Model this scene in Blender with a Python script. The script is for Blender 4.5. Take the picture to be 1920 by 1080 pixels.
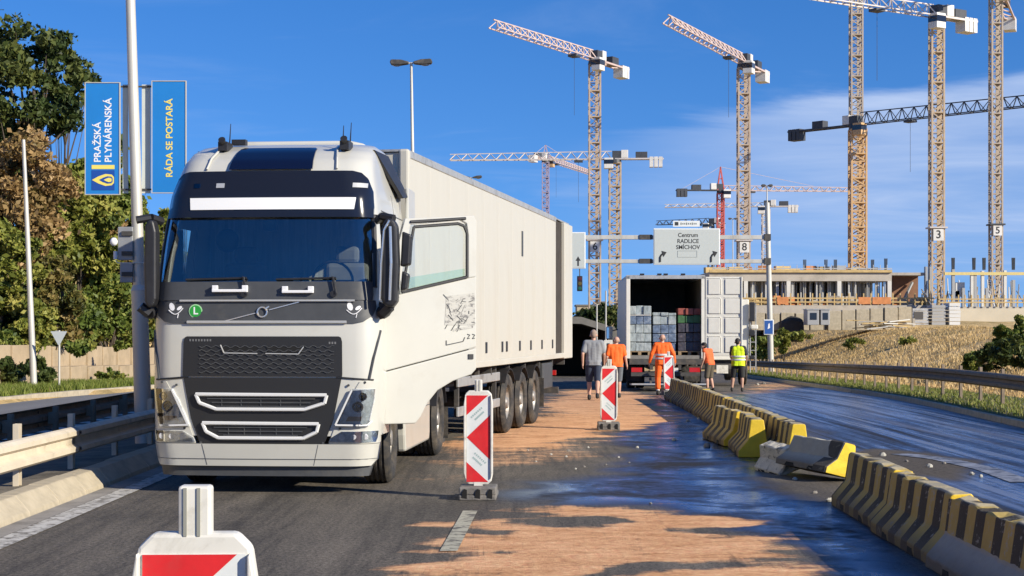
import bpy, bmesh, math, random
import numpy as np
from mathutils import Vector, Matrix

# ------------------------------------------------------------------ camera
scene = bpy.context.scene
for _o in list(bpy.data.objects):
    bpy.data.objects.remove(_o)
FPX, HOR, CAMZ = 3000.0, 618.0, 1.75          # focal length in photo pixels, horizon row, eye height
cam_data = bpy.data.cameras.new('camera')
cam_data.sensor_width = 36.0
cam_data.lens = FPX / 1920.0 * 36.0
cam_data.shift_y = (HOR - 540.0) / 1920.0
cam_data.clip_start = 0.1
cam_data.clip_end = 6000.0
camera = bpy.data.objects.new('camera', cam_data)
camera.location = (0, 0, CAMZ)
camera.rotation_euler = (math.radians(90), 0, 0)
scene.collection.objects.link(camera)
scene.camera = camera

# ------------------------------------------------------------------ sky, sun, exposure
SUN_EL = math.radians(26.0)
SUN_AZ = math.atan2(0.83, -0.56)               # direction to the sun, atan2(x, y)
sun_vec = Vector((math.sin(SUN_AZ) * math.cos(SUN_EL), math.cos(SUN_AZ) * math.cos(SUN_EL), math.sin(SUN_EL)))
world = bpy.data.worlds.new('World')
scene.world = world
world.use_nodes = True
wn, wl = world.node_tree.nodes, world.node_tree.links
wn.clear()
w_out = wn.new('ShaderNodeOutputWorld')
w_bg = wn.new('ShaderNodeBackground')
w_bg.inputs['Strength'].default_value = 0.085
w_sky = wn.new('ShaderNodeTexSky')
w_sky.sky_type = 'NISHITA'
w_sky.sun_disc = False
w_sky.sun_elevation = SUN_EL
w_sky.sun_rotation = SUN_AZ
w_sky.air_density = 1.0
w_sky.dust_density = 0.0
w_sky.ozone_density = 4.0
w_hsv = wn.new('ShaderNodeHueSaturation')
w_hsv.inputs['Hue'].default_value = 0.512
w_hsv.inputs['Saturation'].default_value = 1.29
w_hsv.inputs['Value'].default_value = 1.42
wl.new(w_sky.outputs[0], w_hsv.inputs['Color'])
w_tc = wn.new('ShaderNodeTexCoord')
w_lift = wn.new('ShaderNodeVectorMath')          # very clear air: less of the pale band low over the horizon
w_lift.operation = 'ADD'
w_lift.inputs[1].default_value = (0, 0, 0.155)
wl.new(w_tc.outputs['Generated'], w_lift.inputs[0])
w_norm = wn.new('ShaderNodeVectorMath')
w_norm.operation = 'NORMALIZE'
wl.new(w_lift.outputs[0], w_norm.inputs[0])
wl.new(w_norm.outputs[0], w_sky.inputs[0])


def wmath(op, a, b=None, c=None):
    n = wn.new('ShaderNodeMath')
    n.operation = op
    for i, v in enumerate((a, b, c)):
        if v is None:
            continue
        if isinstance(v, (int, float)):
            n.inputs[i].default_value = v
        else:
            wl.new(v, n.inputs[i])
    return n.outputs[0]


def wramp(v, a, b):
    n = wn.new('ShaderNodeMapRange')
    n.interpolation_type = 'SMOOTHSTEP'
    n.inputs['From Min'].default_value = a
    n.inputs['From Max'].default_value = b
    wl.new(v, n.inputs['Value'])
    return n.outputs['Result']


w_sep = wn.new('ShaderNodeSeparateXYZ')
wl.new(w_tc.outputs['Generated'], w_sep.inputs[0])
sx, sy, sz = w_sep.outputs
# thin veil of cirrus: a high sheet, seen in plane coordinates so that it runs all round the sky
den = wmath('ADD', wmath('MAXIMUM', sz, 0.0), 0.06)
px_, py_ = wmath('DIVIDE', sx, den), wmath('DIVIDE', sy, den)
w_cmb = wn.new('ShaderNodeCombineXYZ')
wl.new(wmath('MULTIPLY', px_, 0.55), w_cmb.inputs[0])
wl.new(wmath('MULTIPLY', py_, 0.9), w_cmb.inputs[1])
w_no = wn.new('ShaderNodeTexNoise')
w_no.inputs['Scale'].default_value = 1.3
w_no.inputs['Detail'].default_value = 7.0
w_no.inputs['Roughness'].default_value = 0.58
w_no.inputs['Distortion'].default_value = 0.6
wl.new(w_cmb.outputs[0], w_no.inputs['Vector'])
nz = w_no.outputs['Fac']
# the veil has one clear edge: it lies on the right of a great line across the sky
edge = wmath('SUBTRACT', wmath('ADD', wmath('MULTIPLY', sx, 0.17), wmath('MULTIPLY', sy, 0.113)), sz)
edge = wmath('ADD', edge, wmath('MULTIPLY', wmath('SUBTRACT', nz, 0.5), 0.045))
m_edge = wramp(edge, -0.002, 0.012)
m_left = wramp(wmath('SUBTRACT', sx, wmath('MULTIPLY', wmath('SUBTRACT', nz, 0.5), 0.10)), 0.0, 0.22)
m_low = wramp(sz, 0.0, 0.09)
veil = wmath('MULTIPLY', wmath('MULTIPLY', m_edge, m_left), wmath('ADD', wmath('MULTIPLY', m_low, 0.75), 0.12))
veil = wmath('MULTIPLY', veil, wmath('ADD', wmath('MULTIPLY', wramp(nz, 0.25, 0.70), 0.55), 0.45))
wisps = wmath('MULTIPLY', wramp(nz, 0.52, 0.78), 0.30)
cfac = wmath('MINIMUM', wmath('MULTIPLY', wmath('ADD', veil, wisps), 0.85), 0.9)
w_mix = wn.new('ShaderNodeMixRGB')
wl.new(cfac, w_mix.inputs['Fac'])
wl.new(w_hsv.outputs[0], w_mix.inputs['Color1'])
w_mix.inputs['Color2'].default_value = (4.6, 5.7, 8.0, 1)
wl.new(w_mix.outputs[0], w_bg.inputs['Color'])
wl.new(w_bg.outputs[0], w_out.inputs['Surface'])

sun_data = bpy.data.lights.new('sun', 'SUN')
sun_data.energy = 5.0
sun_data.angle = math.radians(0.5)
sun_data.color = (1.0, 0.915, 0.765)
sun = bpy.data.objects.new('sun', sun_data)
sun.rotation_euler = (-sun_vec).to_track_quat('-Z', 'Y').to_euler()
sun.location = (30, -30, 40)
scene.collection.objects.link(sun)

vs = scene.view_settings
vs.view_transform = 'Standard'
vs.look = 'None'
vs.exposure = 0.45
vs.gamma = 1.0
vs.use_curve_mapping = False
try:
    scene.cycles.max_bounces = 6
    scene.cycles.transparent_max_bounces = 12
    scene.cycles.caustics_reflective = False
    scene.cycles.caustics_refractive = False
except Exception:
    pass

rnd = random.Random(7)
rng = np.random.default_rng(7)


# ------------------------------------------------------------------ places
def ground_z(y):
    """The carriageway is level, then drops gently beyond about 39 m."""
    t = np.clip(np.asarray(y, float) - 39.0, -6.0, 81.0)
    s = np.where(t < -6, 0, np.where(t < 6, (t + 6) ** 2 / 24.0, t))
    return -0.016 * s


def gz(y):
    return float(ground_z(y))


def at(px, py, Y):
    """photo pixel at a known distance -> point"""
    return Vector(((px - 960.0) * Y / FPX, Y, CAMZ - (py - HOR) * Y / FPX))


def gp(px, py):
    """photo pixel on the carriageway -> (x, y)"""
    Y = CAMZ * FPX / max(py - HOR, 1.0)
    for _ in range(30):
        Y = (CAMZ - gz(Y)) * FPX / max(py - HOR, 1.0) * 0.5 + Y * 0.5
    return ((px - 960.0) * Y / FPX, Y)


def rail_x(y):
    return 10.3 + (y - 32.0) * 0.0556


# ------------------------------------------------------------------ materials
MATS = {}


def nd(nt, typ, **kw):
    n = nt.nodes.new(typ)
    for k, v in kw.items():
        if hasattr(n, k):
            setattr(n, k, v)
        else:
            n.inputs[k].default_value = v
    return n


def mat(name, col, rough=0.6, metal=0.0, var=0.0, vscale=6.0, bump=0.0, bscale=40.0, coat=0.0, dirt=None, dscale=2.0,
        dlow=0.52, dhigh=0.75, spec=0.5, stretch=(1, 1, 1), emit=0.0):
    """Principled material with noise in colour, a second layer of dirt, and fine relief."""
    if name in MATS:
        return MATS[name]
    m = bpy.data.materials.new(name)
    m.use_nodes = True
    nt = m.node_tree
    b = nt.nodes['Principled BSDF']
    b.inputs['Roughness'].default_value = rough
    b.inputs['Metallic'].default_value = metal
    b.inputs['Specular IOR Level'].default_value = spec
    if coat:
        b.inputs['Coat Weight'].default_value = coat
        b.inputs['Coat Roughness'].default_value = 0.08
    tc = nd(nt, 'ShaderNodeTexCoord')
    mp = nd(nt, 'ShaderNodeMapping')
    mp.inputs['Scale'].default_value = stretch
    nt.links.new(tc.outputs['Object'], mp.inputs['Vector'])
    out = None
    if var > 0:
        n1 = nd(nt, 'ShaderNodeTexNoise', Scale=vscale, Detail=5.0, Roughness=0.6)
        nt.links.new(mp.outputs[0], n1.inputs['Vector'])
        mx = nd(nt, 'ShaderNodeMixRGB')
        lo = [max(0.0, c * (1 - var)) for c in col[:3]]
        hi = [min(1.0, c * (1 + var)) for c in col[:3]]
        mx.inputs['Color1'].default_value = (*lo, 1)
        mx.inputs['Color2'].default_value = (*hi, 1)
        r = nd(nt, 'ShaderNodeMapRange')
        r.inputs['From Min'].default_value = 0.3
        r.inputs['From Max'].default_value = 0.7
        nt.links.new(n1.outputs['Fac'], r.inputs['Value'])
        nt.links.new(r.outputs[0], mx.inputs['Fac'])
        out = mx.outputs[0]
    if dirt is not None:
        n2 = nd(nt, 'ShaderNodeTexNoise', Scale=dscale, Detail=8.0, Roughness=0.68, Distortion=0.4)
        nt.links.new(mp.outputs[0], n2.inputs['Vector'])
        r2 = nd(nt, 'ShaderNodeMapRange')
        r2.inputs['From Min'].default_value = dlow
        r2.inputs['From Max'].default_value = dhigh
        nt.links.new(n2.outputs['Fac'], r2.inputs['Value'])
        m2 = nd(nt, 'ShaderNodeMixRGB')
        if out is None:
            m2.inputs['Color1'].default_value = (*col[:3], 1)
        else:
            nt.links.new(out, m2.inputs['Color1'])
        m2.inputs['Color2'].default_value = (*dirt[:3], 1)
        nt.links.new(r2.outputs[0], m2.inputs['Fac'])
        out = m2.outputs[0]
    if out is None:
        b.inputs['Base Color'].default_value = (*col[:3], 1)
    else:
        nt.links.new(out, b.inputs['Base Color'])
    if bump > 0:
        n3 = nd(nt, 'ShaderNodeTexNoise', Scale=bscale, Detail=4.0, Roughness=0.6)
        nt.links.new(mp.outputs[0], n3.inputs['Vector'])
        bp = nd(nt, 'ShaderNodeBump', Strength=bump, Distance=0.02)
        nt.links.new(n3.outputs['Fac'], bp.inputs['Height'])
        nt.links.new(bp.outputs[0], b.inputs['Normal'])
    if emit:
        b.inputs['Emission Color'].default_value = (*col[:3], 1)
        b.inputs['Emission Strength'].default_value = emit
    MATS[name] = m
    return m


def glass(name, tint, refl=0.06, rough=0.02):
    if name in MATS:
        return MATS[name]
    m = bpy.data.materials.new(name)
    m.use_nodes = True
    nt = m.node_tree
    nt.nodes.clear()
    o = nd(nt, 'ShaderNodeOutputMaterial')
    t = nd(nt, 'ShaderNodeBsdfTransparent')
    t.inputs['Color'].default_value = (*tint, 1)
    g = nd(nt, 'ShaderNodeBsdfGlossy', Roughness=rough)
    g.inputs['Color'].default_value = (0.95, 0.97, 1, 1)
    f = nd(nt, 'ShaderNodeFresnel', IOR=1.5)
    a = nd(nt, 'ShaderNodeMath', operation='ADD')
    a.use_clamp = True
    a.inputs[1].default_value = refl
    nt.links.new(f.outputs[0], a.inputs[0])
    mx = nd(nt, 'ShaderNodeMixShader')
    nt.links.new(a.outputs[0], mx.inputs[0])
    nt.links.new(t.outputs[0], mx.inputs[1])
    nt.links.new(g.outputs[0], mx.inputs[2])
    nt.links.new(mx.outputs[0], o.inputs['Surface'])
    MATS[name] = m
    return m


def leaf_mat(name, cols, rough=0.55, trans=0.25):
    """Foliage: colour by a per-leaf random value stored on the mesh."""
    if name in MATS:
        return MATS[name]
    m = bpy.data.materials.new(name)
    m.use_nodes = True
    nt = m.node_tree
    b = nt.nodes['Principled BSDF']
    b.inputs['Roughness'].default_value = rough
    b.inputs['Specular IOR Level'].default_value = 0.3
    at_ = nd(nt, 'ShaderNodeAttribute', attribute_name='tint')
    cr = nd(nt, 'ShaderNodeValToRGB')
    el = cr.color_ramp.elements
    el[0].position, el[0].color = 0.0, (*cols[0], 1)
    el[1].position, el[1].color = 1.0, (*cols[-1], 1)
    for i in range(1, len(cols) - 1):
        e = el.new(i / (len(cols) - 1))
        e.color = (*cols[i], 1)
    nt.links.new(at_.outputs['Fac'], cr.inputs['Fac'])
    nt.links.new(cr.outputs[0], b.inputs['Base Color'])
    tr = nd(nt, 'ShaderNodeBsdfTranslucent')
    nt.links.new(cr.outputs[0], tr.inputs['Color'])
    mx = nd(nt, 'ShaderNodeMixShader')
    mx.inputs[0].default_value = trans
    nt.links.new(b.outputs[0], mx.inputs[1])
    nt.links.new(tr.outputs[0], mx.inputs[2])
    nt.links.new(mx.outputs[0], nt.nodes['Material Output'].inputs['Surface'])
    MATS[name] = m
    return m


# ------------------------------------------------------------------ mesh helpers
COL = scene.collection


def empty(name, loc=(0, 0, 0), rz=0.0, label=None, cat=None, group=None):
    o = bpy.data.objects.new(name, None)
    o.empty_display_size = 0.3
    o.location = loc
    o.rotation_euler = (0, 0, rz)
    COL.objects.link(o)
    tag(o, label, cat, group)
    return o


def tag(o, label=None, cat=None, group=None, kind=None):
    if label:
        o['label'] = label
    if cat:
        o['category'] = cat
    if group:
        o['group'] = group
    if kind:
        o['kind'] = kind
    return o


class MB:
    """Collects simple solids, then links them as one mesh object."""

    def __init__(self):
        self.v, self.f = [], []

    def add(self, vs_, fs_):
        k = len(self.v)
        self.v.extend([tuple(p) for p in vs_])
        self.f.extend([tuple(i + k for i in f) for f in fs_])
        return self

    def box(self, c, s, rot=None):
        x, y, z = s[0] / 2, s[1] / 2, s[2] / 2
        p = [Vector((a, b, d)) for a in (-x, x) for b in (-y, y) for d in (-z, z)]
        if rot is not None:
            if not isinstance(rot, Matrix):
                rot = Matrix.Rotation(rot, 3, 'Z')
            p = [rot @ q for q in p]
        p = [(q[0] + c[0], q[1] + c[1], q[2] + c[2]) for q in p]
        return self.add(p, [(0, 1, 3, 2), (4, 6, 7, 5), (0, 4, 5, 1), (2, 3, 7, 6), (0, 2, 6, 4), (1, 5, 7, 3)])

    def box2(self, lo, hi):
        return self.box([(a + b) / 2 for a, b in zip(lo, hi)], [b - a for a, b in zip(lo, hi)])

    def cyl(self, p0, p1, r0, r1=None, n=10, caps=True):
        r1 = r0 if r1 is None else r1
        p0, p1 = Vector(p0), Vector(p1)
        d = (p1 - p0)
        if d.length < 1e-6:
            return self
        d.normalize()
        a = Vector((0, 0, 1)) if abs(d.z) < 0.95 else Vector((1, 0, 0))
        u = d.cross(a).normalized()
        w = d.cross(u)
        vs_, fs_ = [], []
        for p, r in ((p0, r0), (p1, r1)):
            for i in range(n):
                t = 2 * math.pi * i / n + math.pi / n
                vs_.append(p + (u * math.cos(t) + w * math.sin(t)) * r)
        for i in range(n):
            j = (i + 1) % n
            fs_.append((i, j, n + j, n + i))
        if caps:
            fs_.append(tuple(range(n - 1, -1, -1)))
            fs_.append(tuple(range(n, 2 * n)))
        return self.add(vs_, fs_)

    def bar(self, p0, p1, w, h=None):
        """square member between two points"""
        return self.cyl(p0, p1, w * 0.7071, (h or w) * 0.7071, n=4)

    def tube(self, pts, r, n=6):
        for a, b in zip(pts[:-1], pts[1:]):
            self.cyl(a, b, r, r, n)
        return self

    def prism(self, poly, axis, a, b):
        """extrude a polygon: axis 0/1/2 is the extrusion axis, polygon gives the two others in order"""
        n = len(poly)

        def mk(p, t):
            q = list(p)
            q.insert(axis, t)
            return q
        vs_ = [mk(p, a) for p in poly] + [mk(p, b) for p in poly]
        fs_ = [tuple(range(n)), tuple(range(2 * n - 1, n - 1, -1))]
        for i in range(n):
            j = (i + 1) % n
            fs_.append((i, n + i, n + j, j))
        return self.add(vs_, fs_)

    def lathe(self, prof, c, axis='x', n=28):
        """profile of (radius, offset along axis)"""
        vs_, fs_ = [], []
        m = len(prof)
        for i in range(n):
            t = 2 * math.pi * i / n
            for r, o in prof:
                if axis == 'x':
                    p = (c[0] + o, c[1] + r * math.cos(t), c[2] + r * math.sin(t))
                elif axis == 'y':
                    p = (c[0] + r * math.cos(t), c[1] + o, c[2] + r * math.sin(t))
                else:
                    p = (c[0] + r * math.cos(t), c[1] + r * math.sin(t), c[2] + o)
                vs_.append(p)
        for i in range(n):
            j = (i + 1) % n
            for k in range(m - 1):
                fs_.append((i * m + k, i * m + k + 1, j * m + k + 1, j * m + k))
        return self.add(vs_, fs_)

    def sphere(self, c, s, n=12, m=8):
        vs_, fs_ = [], []
        for i in range(m + 1):
            a = math.pi * i / m
            for j in range(n):
                t = 2 * math.pi * j / n
                vs_.append((c[0] + s[0] * math.sin(a) * math.cos(t), c[1] + s[1] * math.sin(a) * math.sin(t), c[2] + s[2] * math.cos(a)))
        for i in range(m):
            for j in range(n):
                k = (j + 1) % n
                fs_.append((i * n + j, i * n + k, (i + 1) * n + k, (i + 1) * n + j))
        return self.add(vs_, fs_)

    def grid(self, rows):
        """rows: list of equal-length point lists"""
        m = len(rows[0])
        vs_ = [p for r in rows for p in r]
        fs_ = []
        for i in range(len(rows) - 1):
            for j in range(m - 1):
                fs_.append((i * m + j, i * m + j + 1, (i + 1) * m + j + 1, (i + 1) * m + j))
        return self.add(vs_, fs_)

    def mesh(self, name, m=None, smooth=False, fix=True):
        me = bpy.data.meshes.new(name)
        me.from_pydata(self.v, [], self.f)
        if fix:
            bm = bmesh.new()
            bm.from_mesh(me)
            bmesh.ops.remove_doubles(bm, verts=bm.verts, dist=1e-5)
            bmesh.ops.recalc_face_normals(bm, faces=bm.faces)
            bm.to_mesh(me)
            bm.free()
        if smooth:
            me.polygons.foreach_set('use_smooth', [True] * len(me.polygons))
            try:
                me.set_sharp_from_angle(angle=math.radians(38))
            except Exception:
                pass
        if m is not None:
            me.materials.append(m)
        me.update()
        return me

    def build(self, name, m, parent=None, smooth=False, bevel=0.0, loc=None, rot=None, seg=2, fix=True):
        o = bpy.data.objects.new(name, self.mesh(name, m, smooth, fix))
        COL.objects.link(o)
        if parent is not None:
            o.parent = parent
        if loc is not None:
            o.location = loc
        if rot is not None:
            o.rotation_euler = rot
        if bevel > 0:
            b = o.modifiers.new('bevel', 'BEVEL')
            b.width = bevel
            b.segments = seg
            b.limit_method = 'ANGLE'
            b.angle_limit = math.radians(35)
        return o


def inst(name, me, parent=None, loc=(0, 0, 0), rot=(0, 0, 0), scale=(1, 1, 1)):
    o = bpy.data.objects.new(name, me)
    COL.objects.link(o)
    o.parent = parent
    o.location, o.rotation_euler, o.scale = loc, rot, scale
    return o


def copy_tree(o, parent=None):
    c = o.copy()
    COL.objects.link(c)
    c.parent = parent
    for ch in list(o.children):
        copy_tree(ch, c)
    return c


def lettering(name, body, size, m, parent, loc, rot, ext=0.002, align='CENTER', bold=0.0, sx_=1.0):
    cu = bpy.data.curves.new(name, 'FONT')
    cu.body = body
    cu.size = size
    cu.extrude = ext
    cu.offset = bold
    cu.align_x = align
    cu.align_y = 'CENTER'
    t = bpy.data.objects.new(name, cu)
    COL.objects.link(t)
    dg = bpy.context.evaluated_depsgraph_get()
    me = bpy.data.meshes.new_from_object(t.evaluated_get(dg))
    bpy.data.objects.remove(t)
    me.materials.clear()
    me.materials.append(m)
    o = bpy.data.objects.new(name, me)
    COL.objects.link(o)
    o.parent = parent
    o.location, o.rotation_euler = loc, rot
    o.scale = (sx_, 1, 1)
    return o


def quad_cloud(centers, sizes, tints, name, m, parent=None, up=0.0, aspect=1.0, flat=0.0):
    """One mesh of many small leaf faces: each a bent two-triangle quad, randomly turned."""
    n = len(centers)
    c = np.asarray(centers, float)
    a = rng.normal(size=(n, 3))
    a[:, 2] *= (1 - flat)
    a[:, 2] += up
    a /= np.linalg.norm(a, axis=1)[:, None] + 1e-9
    b = rng.normal(size=(n, 3))
    b -= a * np.sum(a * b, axis=1)[:, None]
    b /= np.linalg.norm(b, axis=1)[:, None] + 1e-9
    nn = np.cross(a, b)
    s = np.asarray(sizes, float)[:, None]
    v = np.empty((n, 4, 3))
    v[:, 0] = c - a * s
    v[:, 1] = c + b * s * 0.55 * aspect + nn * s * 0.18
    v[:, 2] = c + a * s
    v[:, 3] = c - b * s * 0.55 * aspect + nn * s * 0.18
    me = bpy.data.meshes.new(name)
    me.vertices.add(4 * n)
    me.vertices.foreach_set('co', v.reshape(-1))
    me.loops.add(4 * n)
    me.loops.foreach_set('vertex_index', np.arange(4 * n, dtype=np.int32))
    me.polygons.add(n)
    me.polygons.foreach_set('loop_start', np.arange(0, 4 * n, 4, dtype=np.int32))
    me.polygons.foreach_set('loop_total', np.full(n, 4, dtype=np.int32))
    at_ = me.attributes.new('tint', 'FLOAT', 'POINT')
    at_.data.foreach_set('value', np.repeat(np.clip(np.asarray(tints, float), 0, 1), 4))
    me.materials.append(m)
    me.update()
    me.validate()
    o = bpy.data.objects.new(name, me)
    COL.objects.link(o)
    o.parent = parent
    return o


def blade_field(pts, hts, tints, name, m, width=0.02, lean=0.35, parent=None):
    """grass: one thin bent blade (a quad and a tip) at each point"""
    n = len(pts)
    p = np.asarray(pts, float)
    th = rng.uniform(0, 2 * np.pi, n)
    w = np.stack([np.cos(th), np.sin(th), np.zeros(n)], 1) * (np.asarray(width) * np.ones(n))[:, None]
    ln = rng.normal(size=(n, 3)) * lean
    ln[:, 2] = 0
    h = np.asarray(hts, float)[:, None]
    mid = p + np.array([0, 0, 1.0]) * h * 0.55 + ln * h * 0.3
    tip = p + np.array([0, 0, 1.0]) * h + ln * h
    v = np.empty((n, 5, 3))
    v[:, 0], v[:, 1], v[:, 2], v[:, 3], v[:, 4] = p - w, p + w, mid + w * 0.7, mid - w * 0.7, tip
    k = np.arange(n)[:, None] * 5
    me = bpy.data.meshes.new(name)
    me.vertices.add(5 * n)
    me.vertices.foreach_set('co', v.reshape(-1))
    q = np.concatenate([k + np.array([0, 1, 2, 3]), k + np.array([3, 2, 4])], 1).reshape(-1)
    me.loops.add(len(q))
    me.loops.foreach_set('vertex_index', q.astype(np.int32))
    st = (np.arange(n)[:, None] * 7 + np.array([0, 4])).reshape(-1)
    me.polygons.add(2 * n)
    me.polygons.foreach_set('loop_start', st.astype(np.int32))
    me.polygons.foreach_set('loop_total', np.tile([4, 3], n).astype(np.int32))
    a = me.attributes.new('tint', 'FLOAT', 'POINT')
    a.data.foreach_set('value', np.repeat(np.clip(np.asarray(tints, float), 0, 1), 5))
    me.materials.append(m)
    me.update()
    me.validate()
    o = bpy.data.objects.new(name, me)
    COL.objects.link(o)
    o.parent = parent
    return o


def vnoise(x, y, scale, seed=0):
    """cheap smooth value noise on arrays"""
    r = np.random.default_rng(seed).random((256, 256))
    x, y = np.asarray(x) * scale, np.asarray(y) * scale
    xi, yi = np.floor(x).astype(int), np.floor(y).astype(int)
    fx, fy = x - xi, y - yi
    fx, fy = fx * fx * (3 - 2 * fx), fy * fy * (3 - 2 * fy)
    g = lambda i, j: r[(xi + i) % 256, (yi + j) % 256]
    return (g(0, 0) * (1 - fx) + g(1, 0) * fx) * (1 - fy) + (g(0, 1) * (1 - fx) + g(1, 1) * fx) * fy


def fbm(x, y, scale, seed=0, oct_=4):
    s, a, t = 0, 1.0, 0
    for k in range(oct_):
        s = s + a * vnoise(x, y, scale * 2 ** k, seed + k)
        t += a
        a *= 0.55
    return s / t


# ------------------------------------------------------------------ the setting: terrain and roads
def smooth01(t):
    t = np.clip(t, 0, 1)
    return t * t * (3 - 2 * t)


def terrain_height(x, y):
    x, y = np.broadcast_arrays(np.asarray(x, float), np.asarray(y, float))
    g = ground_z(y)
    base = g - 0.07
    r = x - rail_x(y)
    plateau = 1.75 + np.clip((y - 118) * 0.02, 0, 1.0)
    bumps = (fbm(x, y, 0.22, 11) - 0.5) * 0.7
    rt = smooth01((r - 1.3) / 14.0)
    z = base + (plateau + bumps * (rt > 0) - base) * rt
    # far end: the cutting closes beyond the underpass
    end = smooth01((y - 112) / 26.0) * (r < 1.3)
    z = z * (1 - end) + (2.4 - base * 0) * end
    # left bank behind the retaining wall
    l = -15.9 - x - np.clip(y - 38, 0, 100) * -0.03
    lt = np.clip((l - 3.5) / 14.0, 0, 1)
    up = 1.35 + lt * 6.5 + (fbm(x, y, 0.15, 21) - 0.5) * 1.2
    z = np.where(l > 0, base + (up - base) * smooth01(l / 1.2), z)
    verge = (x < -12.3 + np.clip(y - 38, 0, 100) * 0.03) & (l <= 0)
    z = np.where(verge, g + 0.10, z)
    return z


def axis(parts):
    out = []
    for a, b, s in parts:
        out.extend(np.arange(a, b, s))
    out.append(parts[-1][1])
    return np.array(out)


xs = axis([(-900, -200, 70), (-200, -40, 10), (-40, -18, 1.0), (-18, -11, 0.35), (-11, 10, 1.5), (10, 40, 0.6), (40, 120, 4), (120, 1200, 90)])
ys = axis([(-60, 0, 10), (0, 24, 2), (24, 150, 0.9), (150, 260, 6), (260, 700, 40), (700, 3200, 250)])
TX, TY = np.meshgrid(xs, ys)
TZ = terrain_height(TX, TY)
tb = MB()
tb.v = np.stack([TX, TY, TZ], -1).reshape(-1, 3).tolist()
nx_ = len(xs)
ii, jj = np.meshgrid(np.arange(len(ys) - 1), np.arange(nx_ - 1), indexing='ij')
a0 = (ii * nx_ + jj).reshape(-1)
tb.f = np.stack([a0, a0 + 1, a0 + nx_ + 1, a0 + nx_], 1).tolist()


def terrain_material():
    m = bpy.data.materials.new('bank_soil_and_dry_grass')
    m.use_nodes = True
    nt = m.node_tree
    b = nt.nodes['Principled BSDF']
    b.inputs['Roughness'].default_value = 0.95
    b.inputs['Specular IOR Level'].default_value = 0.1
    tc = nd(nt, 'ShaderNodeTexCoord')
    n1 = nd(nt, 'ShaderNodeTexNoise', Scale=0.35, Detail=7.0, Roughness=0.65)
    n2 = nd(nt, 'ShaderNodeTexNoise', Scale=3.0, Detail=5.0, Roughness=0.7)
    nt.links.new(tc.outputs['Object'], n1.inputs['Vector'])
    nt.links.new(tc.outputs['Object'], n2.inputs['Vector'])
    c1 = nd(nt, 'ShaderNodeValToRGB')
    e = c1.color_ramp.elements
    e[0].position, e[0].color = 0.32, (0.22, 0.17, 0.065, 1)
    e[1].position, e[1].color = 0.70, (0.64, 0.46, 0.23, 1)
    k = e.new(0.5)
    k.color = (0.52, 0.37, 0.17, 1)
    nt.links.new(n1.outputs['Fac'], c1.inputs['Fac'])
    mx = nd(nt, 'ShaderNodeMixRGB', blend_type='OVERLAY')
    mx.inputs['Fac'].default_value = 0.6
    nt.links.new(c1.outputs[0], mx.inputs['Color1'])
    nt.links.new(n2.outputs['Fac'], mx.inputs['Color2'])
    nt.links.new(mx.outputs[0], b.inputs['Base Color'])
    bp = nd(nt, 'ShaderNodeBump', Strength=0.7, Distance=0.12)
    nt.links.new(n2.outputs['Fac'], bp.inputs['Height'])
    nt.links.new(bp.outputs[0], b.inputs['Normal'])
    return m


terrain = tb.build('terrain', terrain_material(), smooth=True, fix=False)
tag(terrain, kind='structure')


# ---- the carriageway, with masks for spilled oil and for the spread sand
def poly_ground(pts):
    return np.array([gp(*p) for p in pts])


def sdf(poly, x, y):
    """signed distance to a polygon on the ground, positive inside"""
    d = np.full(x.shape, 1e9)
    ins = np.zeros(x.shape, bool)
    n = len(poly)
    for i in range(n):
        ax, ay = poly[i]
        bx, by = poly[(i + 1) % n]
        ex, ey = bx - ax, by - ay
        t = np.clip(((x - ax) * ex + (y - ay) * ey) / (ex * ex + ey * ey + 1e-12), 0, 1)
        d = np.minimum(d, np.hypot(x - ax - t * ex, y - ay - t * ey))
        c = ((ay > y) != (by > y)) & (x < (bx - ax) * (y - ay) / (by - ay + 1e-12) + ax)
        ins ^= c
    return np.where(ins, d, -d)


def soft(sd, w):
    return smooth01(sd / (2 * w) + 0.5)


ry = axis([(-10, 6, 1.0), (6, 30, 0.09), (30, 64, 0.16), (64, 128, 1.0)])
NU = 170
U = np.linspace(0, 1, NU)
x_left = np.full(len(ry), -4.5)
x_right = rail_x(ry) - 0.9
RX = x_left[:, None] + (x_right - x_left)[:, None] * U[None, :]
RY = np.repeat(ry[:, None], NU, 1)
RZ = ground_z(RY)
nA, nB = fbm(RX * 0.8, RY, 0.9, 31) - 0.5, fbm(RX, RY, 0.35, 41) - 0.5
nC = fbm(RX * 0.55, RY, 2.3, 51) - 0.5
s1 = soft(sdf(poly_ground([(1078, 728), (1190, 738), (1235, 764), (1222, 790), (1185, 806), (1080, 824), (960, 842), (880, 838), (935, 815), (1030, 785), (1055, 750)]), RX, RY) + nA * 1.5 + nC * 1.0 + 0.25, 0.5)
s2 = soft(sdf(poly_ground([(885, 957), (1060, 950), (1200, 953), (1330, 968), (1425, 978), (1480, 1012), (1570, 1085), (1640, 1300), (640, 1300), (830, 1075), (855, 1010)]), RX, RY) + nA * 1.5 + nC * 1.6, 0.45)
for ex, ey, wx, wy in ((1070, 979, 120, 12), (1350, 996, 120, 13), (1240, 1062, 110, 10), (1130, 1078, 90, 8), (930, 1000, 50, 6), (940, 1035, 70, 7)):
    cx, cy = gp(ex, ey)
    hx = abs(gp(ex + wx, ey)[0] - cx)
    hy = abs(gp(ex, ey - wy)[1] - cy)
    q = np.hypot((RX - cx) / hx, (RY - cy) / hy) + nC * 3.0 + nA * 1.6
    s2 = s2 * smooth01((q - 0.25) / 0.9)
dust = 0.50 * soft(sdf(poly_ground([(830, 830), (1120, 818), (1110, 850), (1020, 872), (930, 885), (840, 905), (800, 880)]), RX, RY) + nA * 2.0, 0.8)
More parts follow.
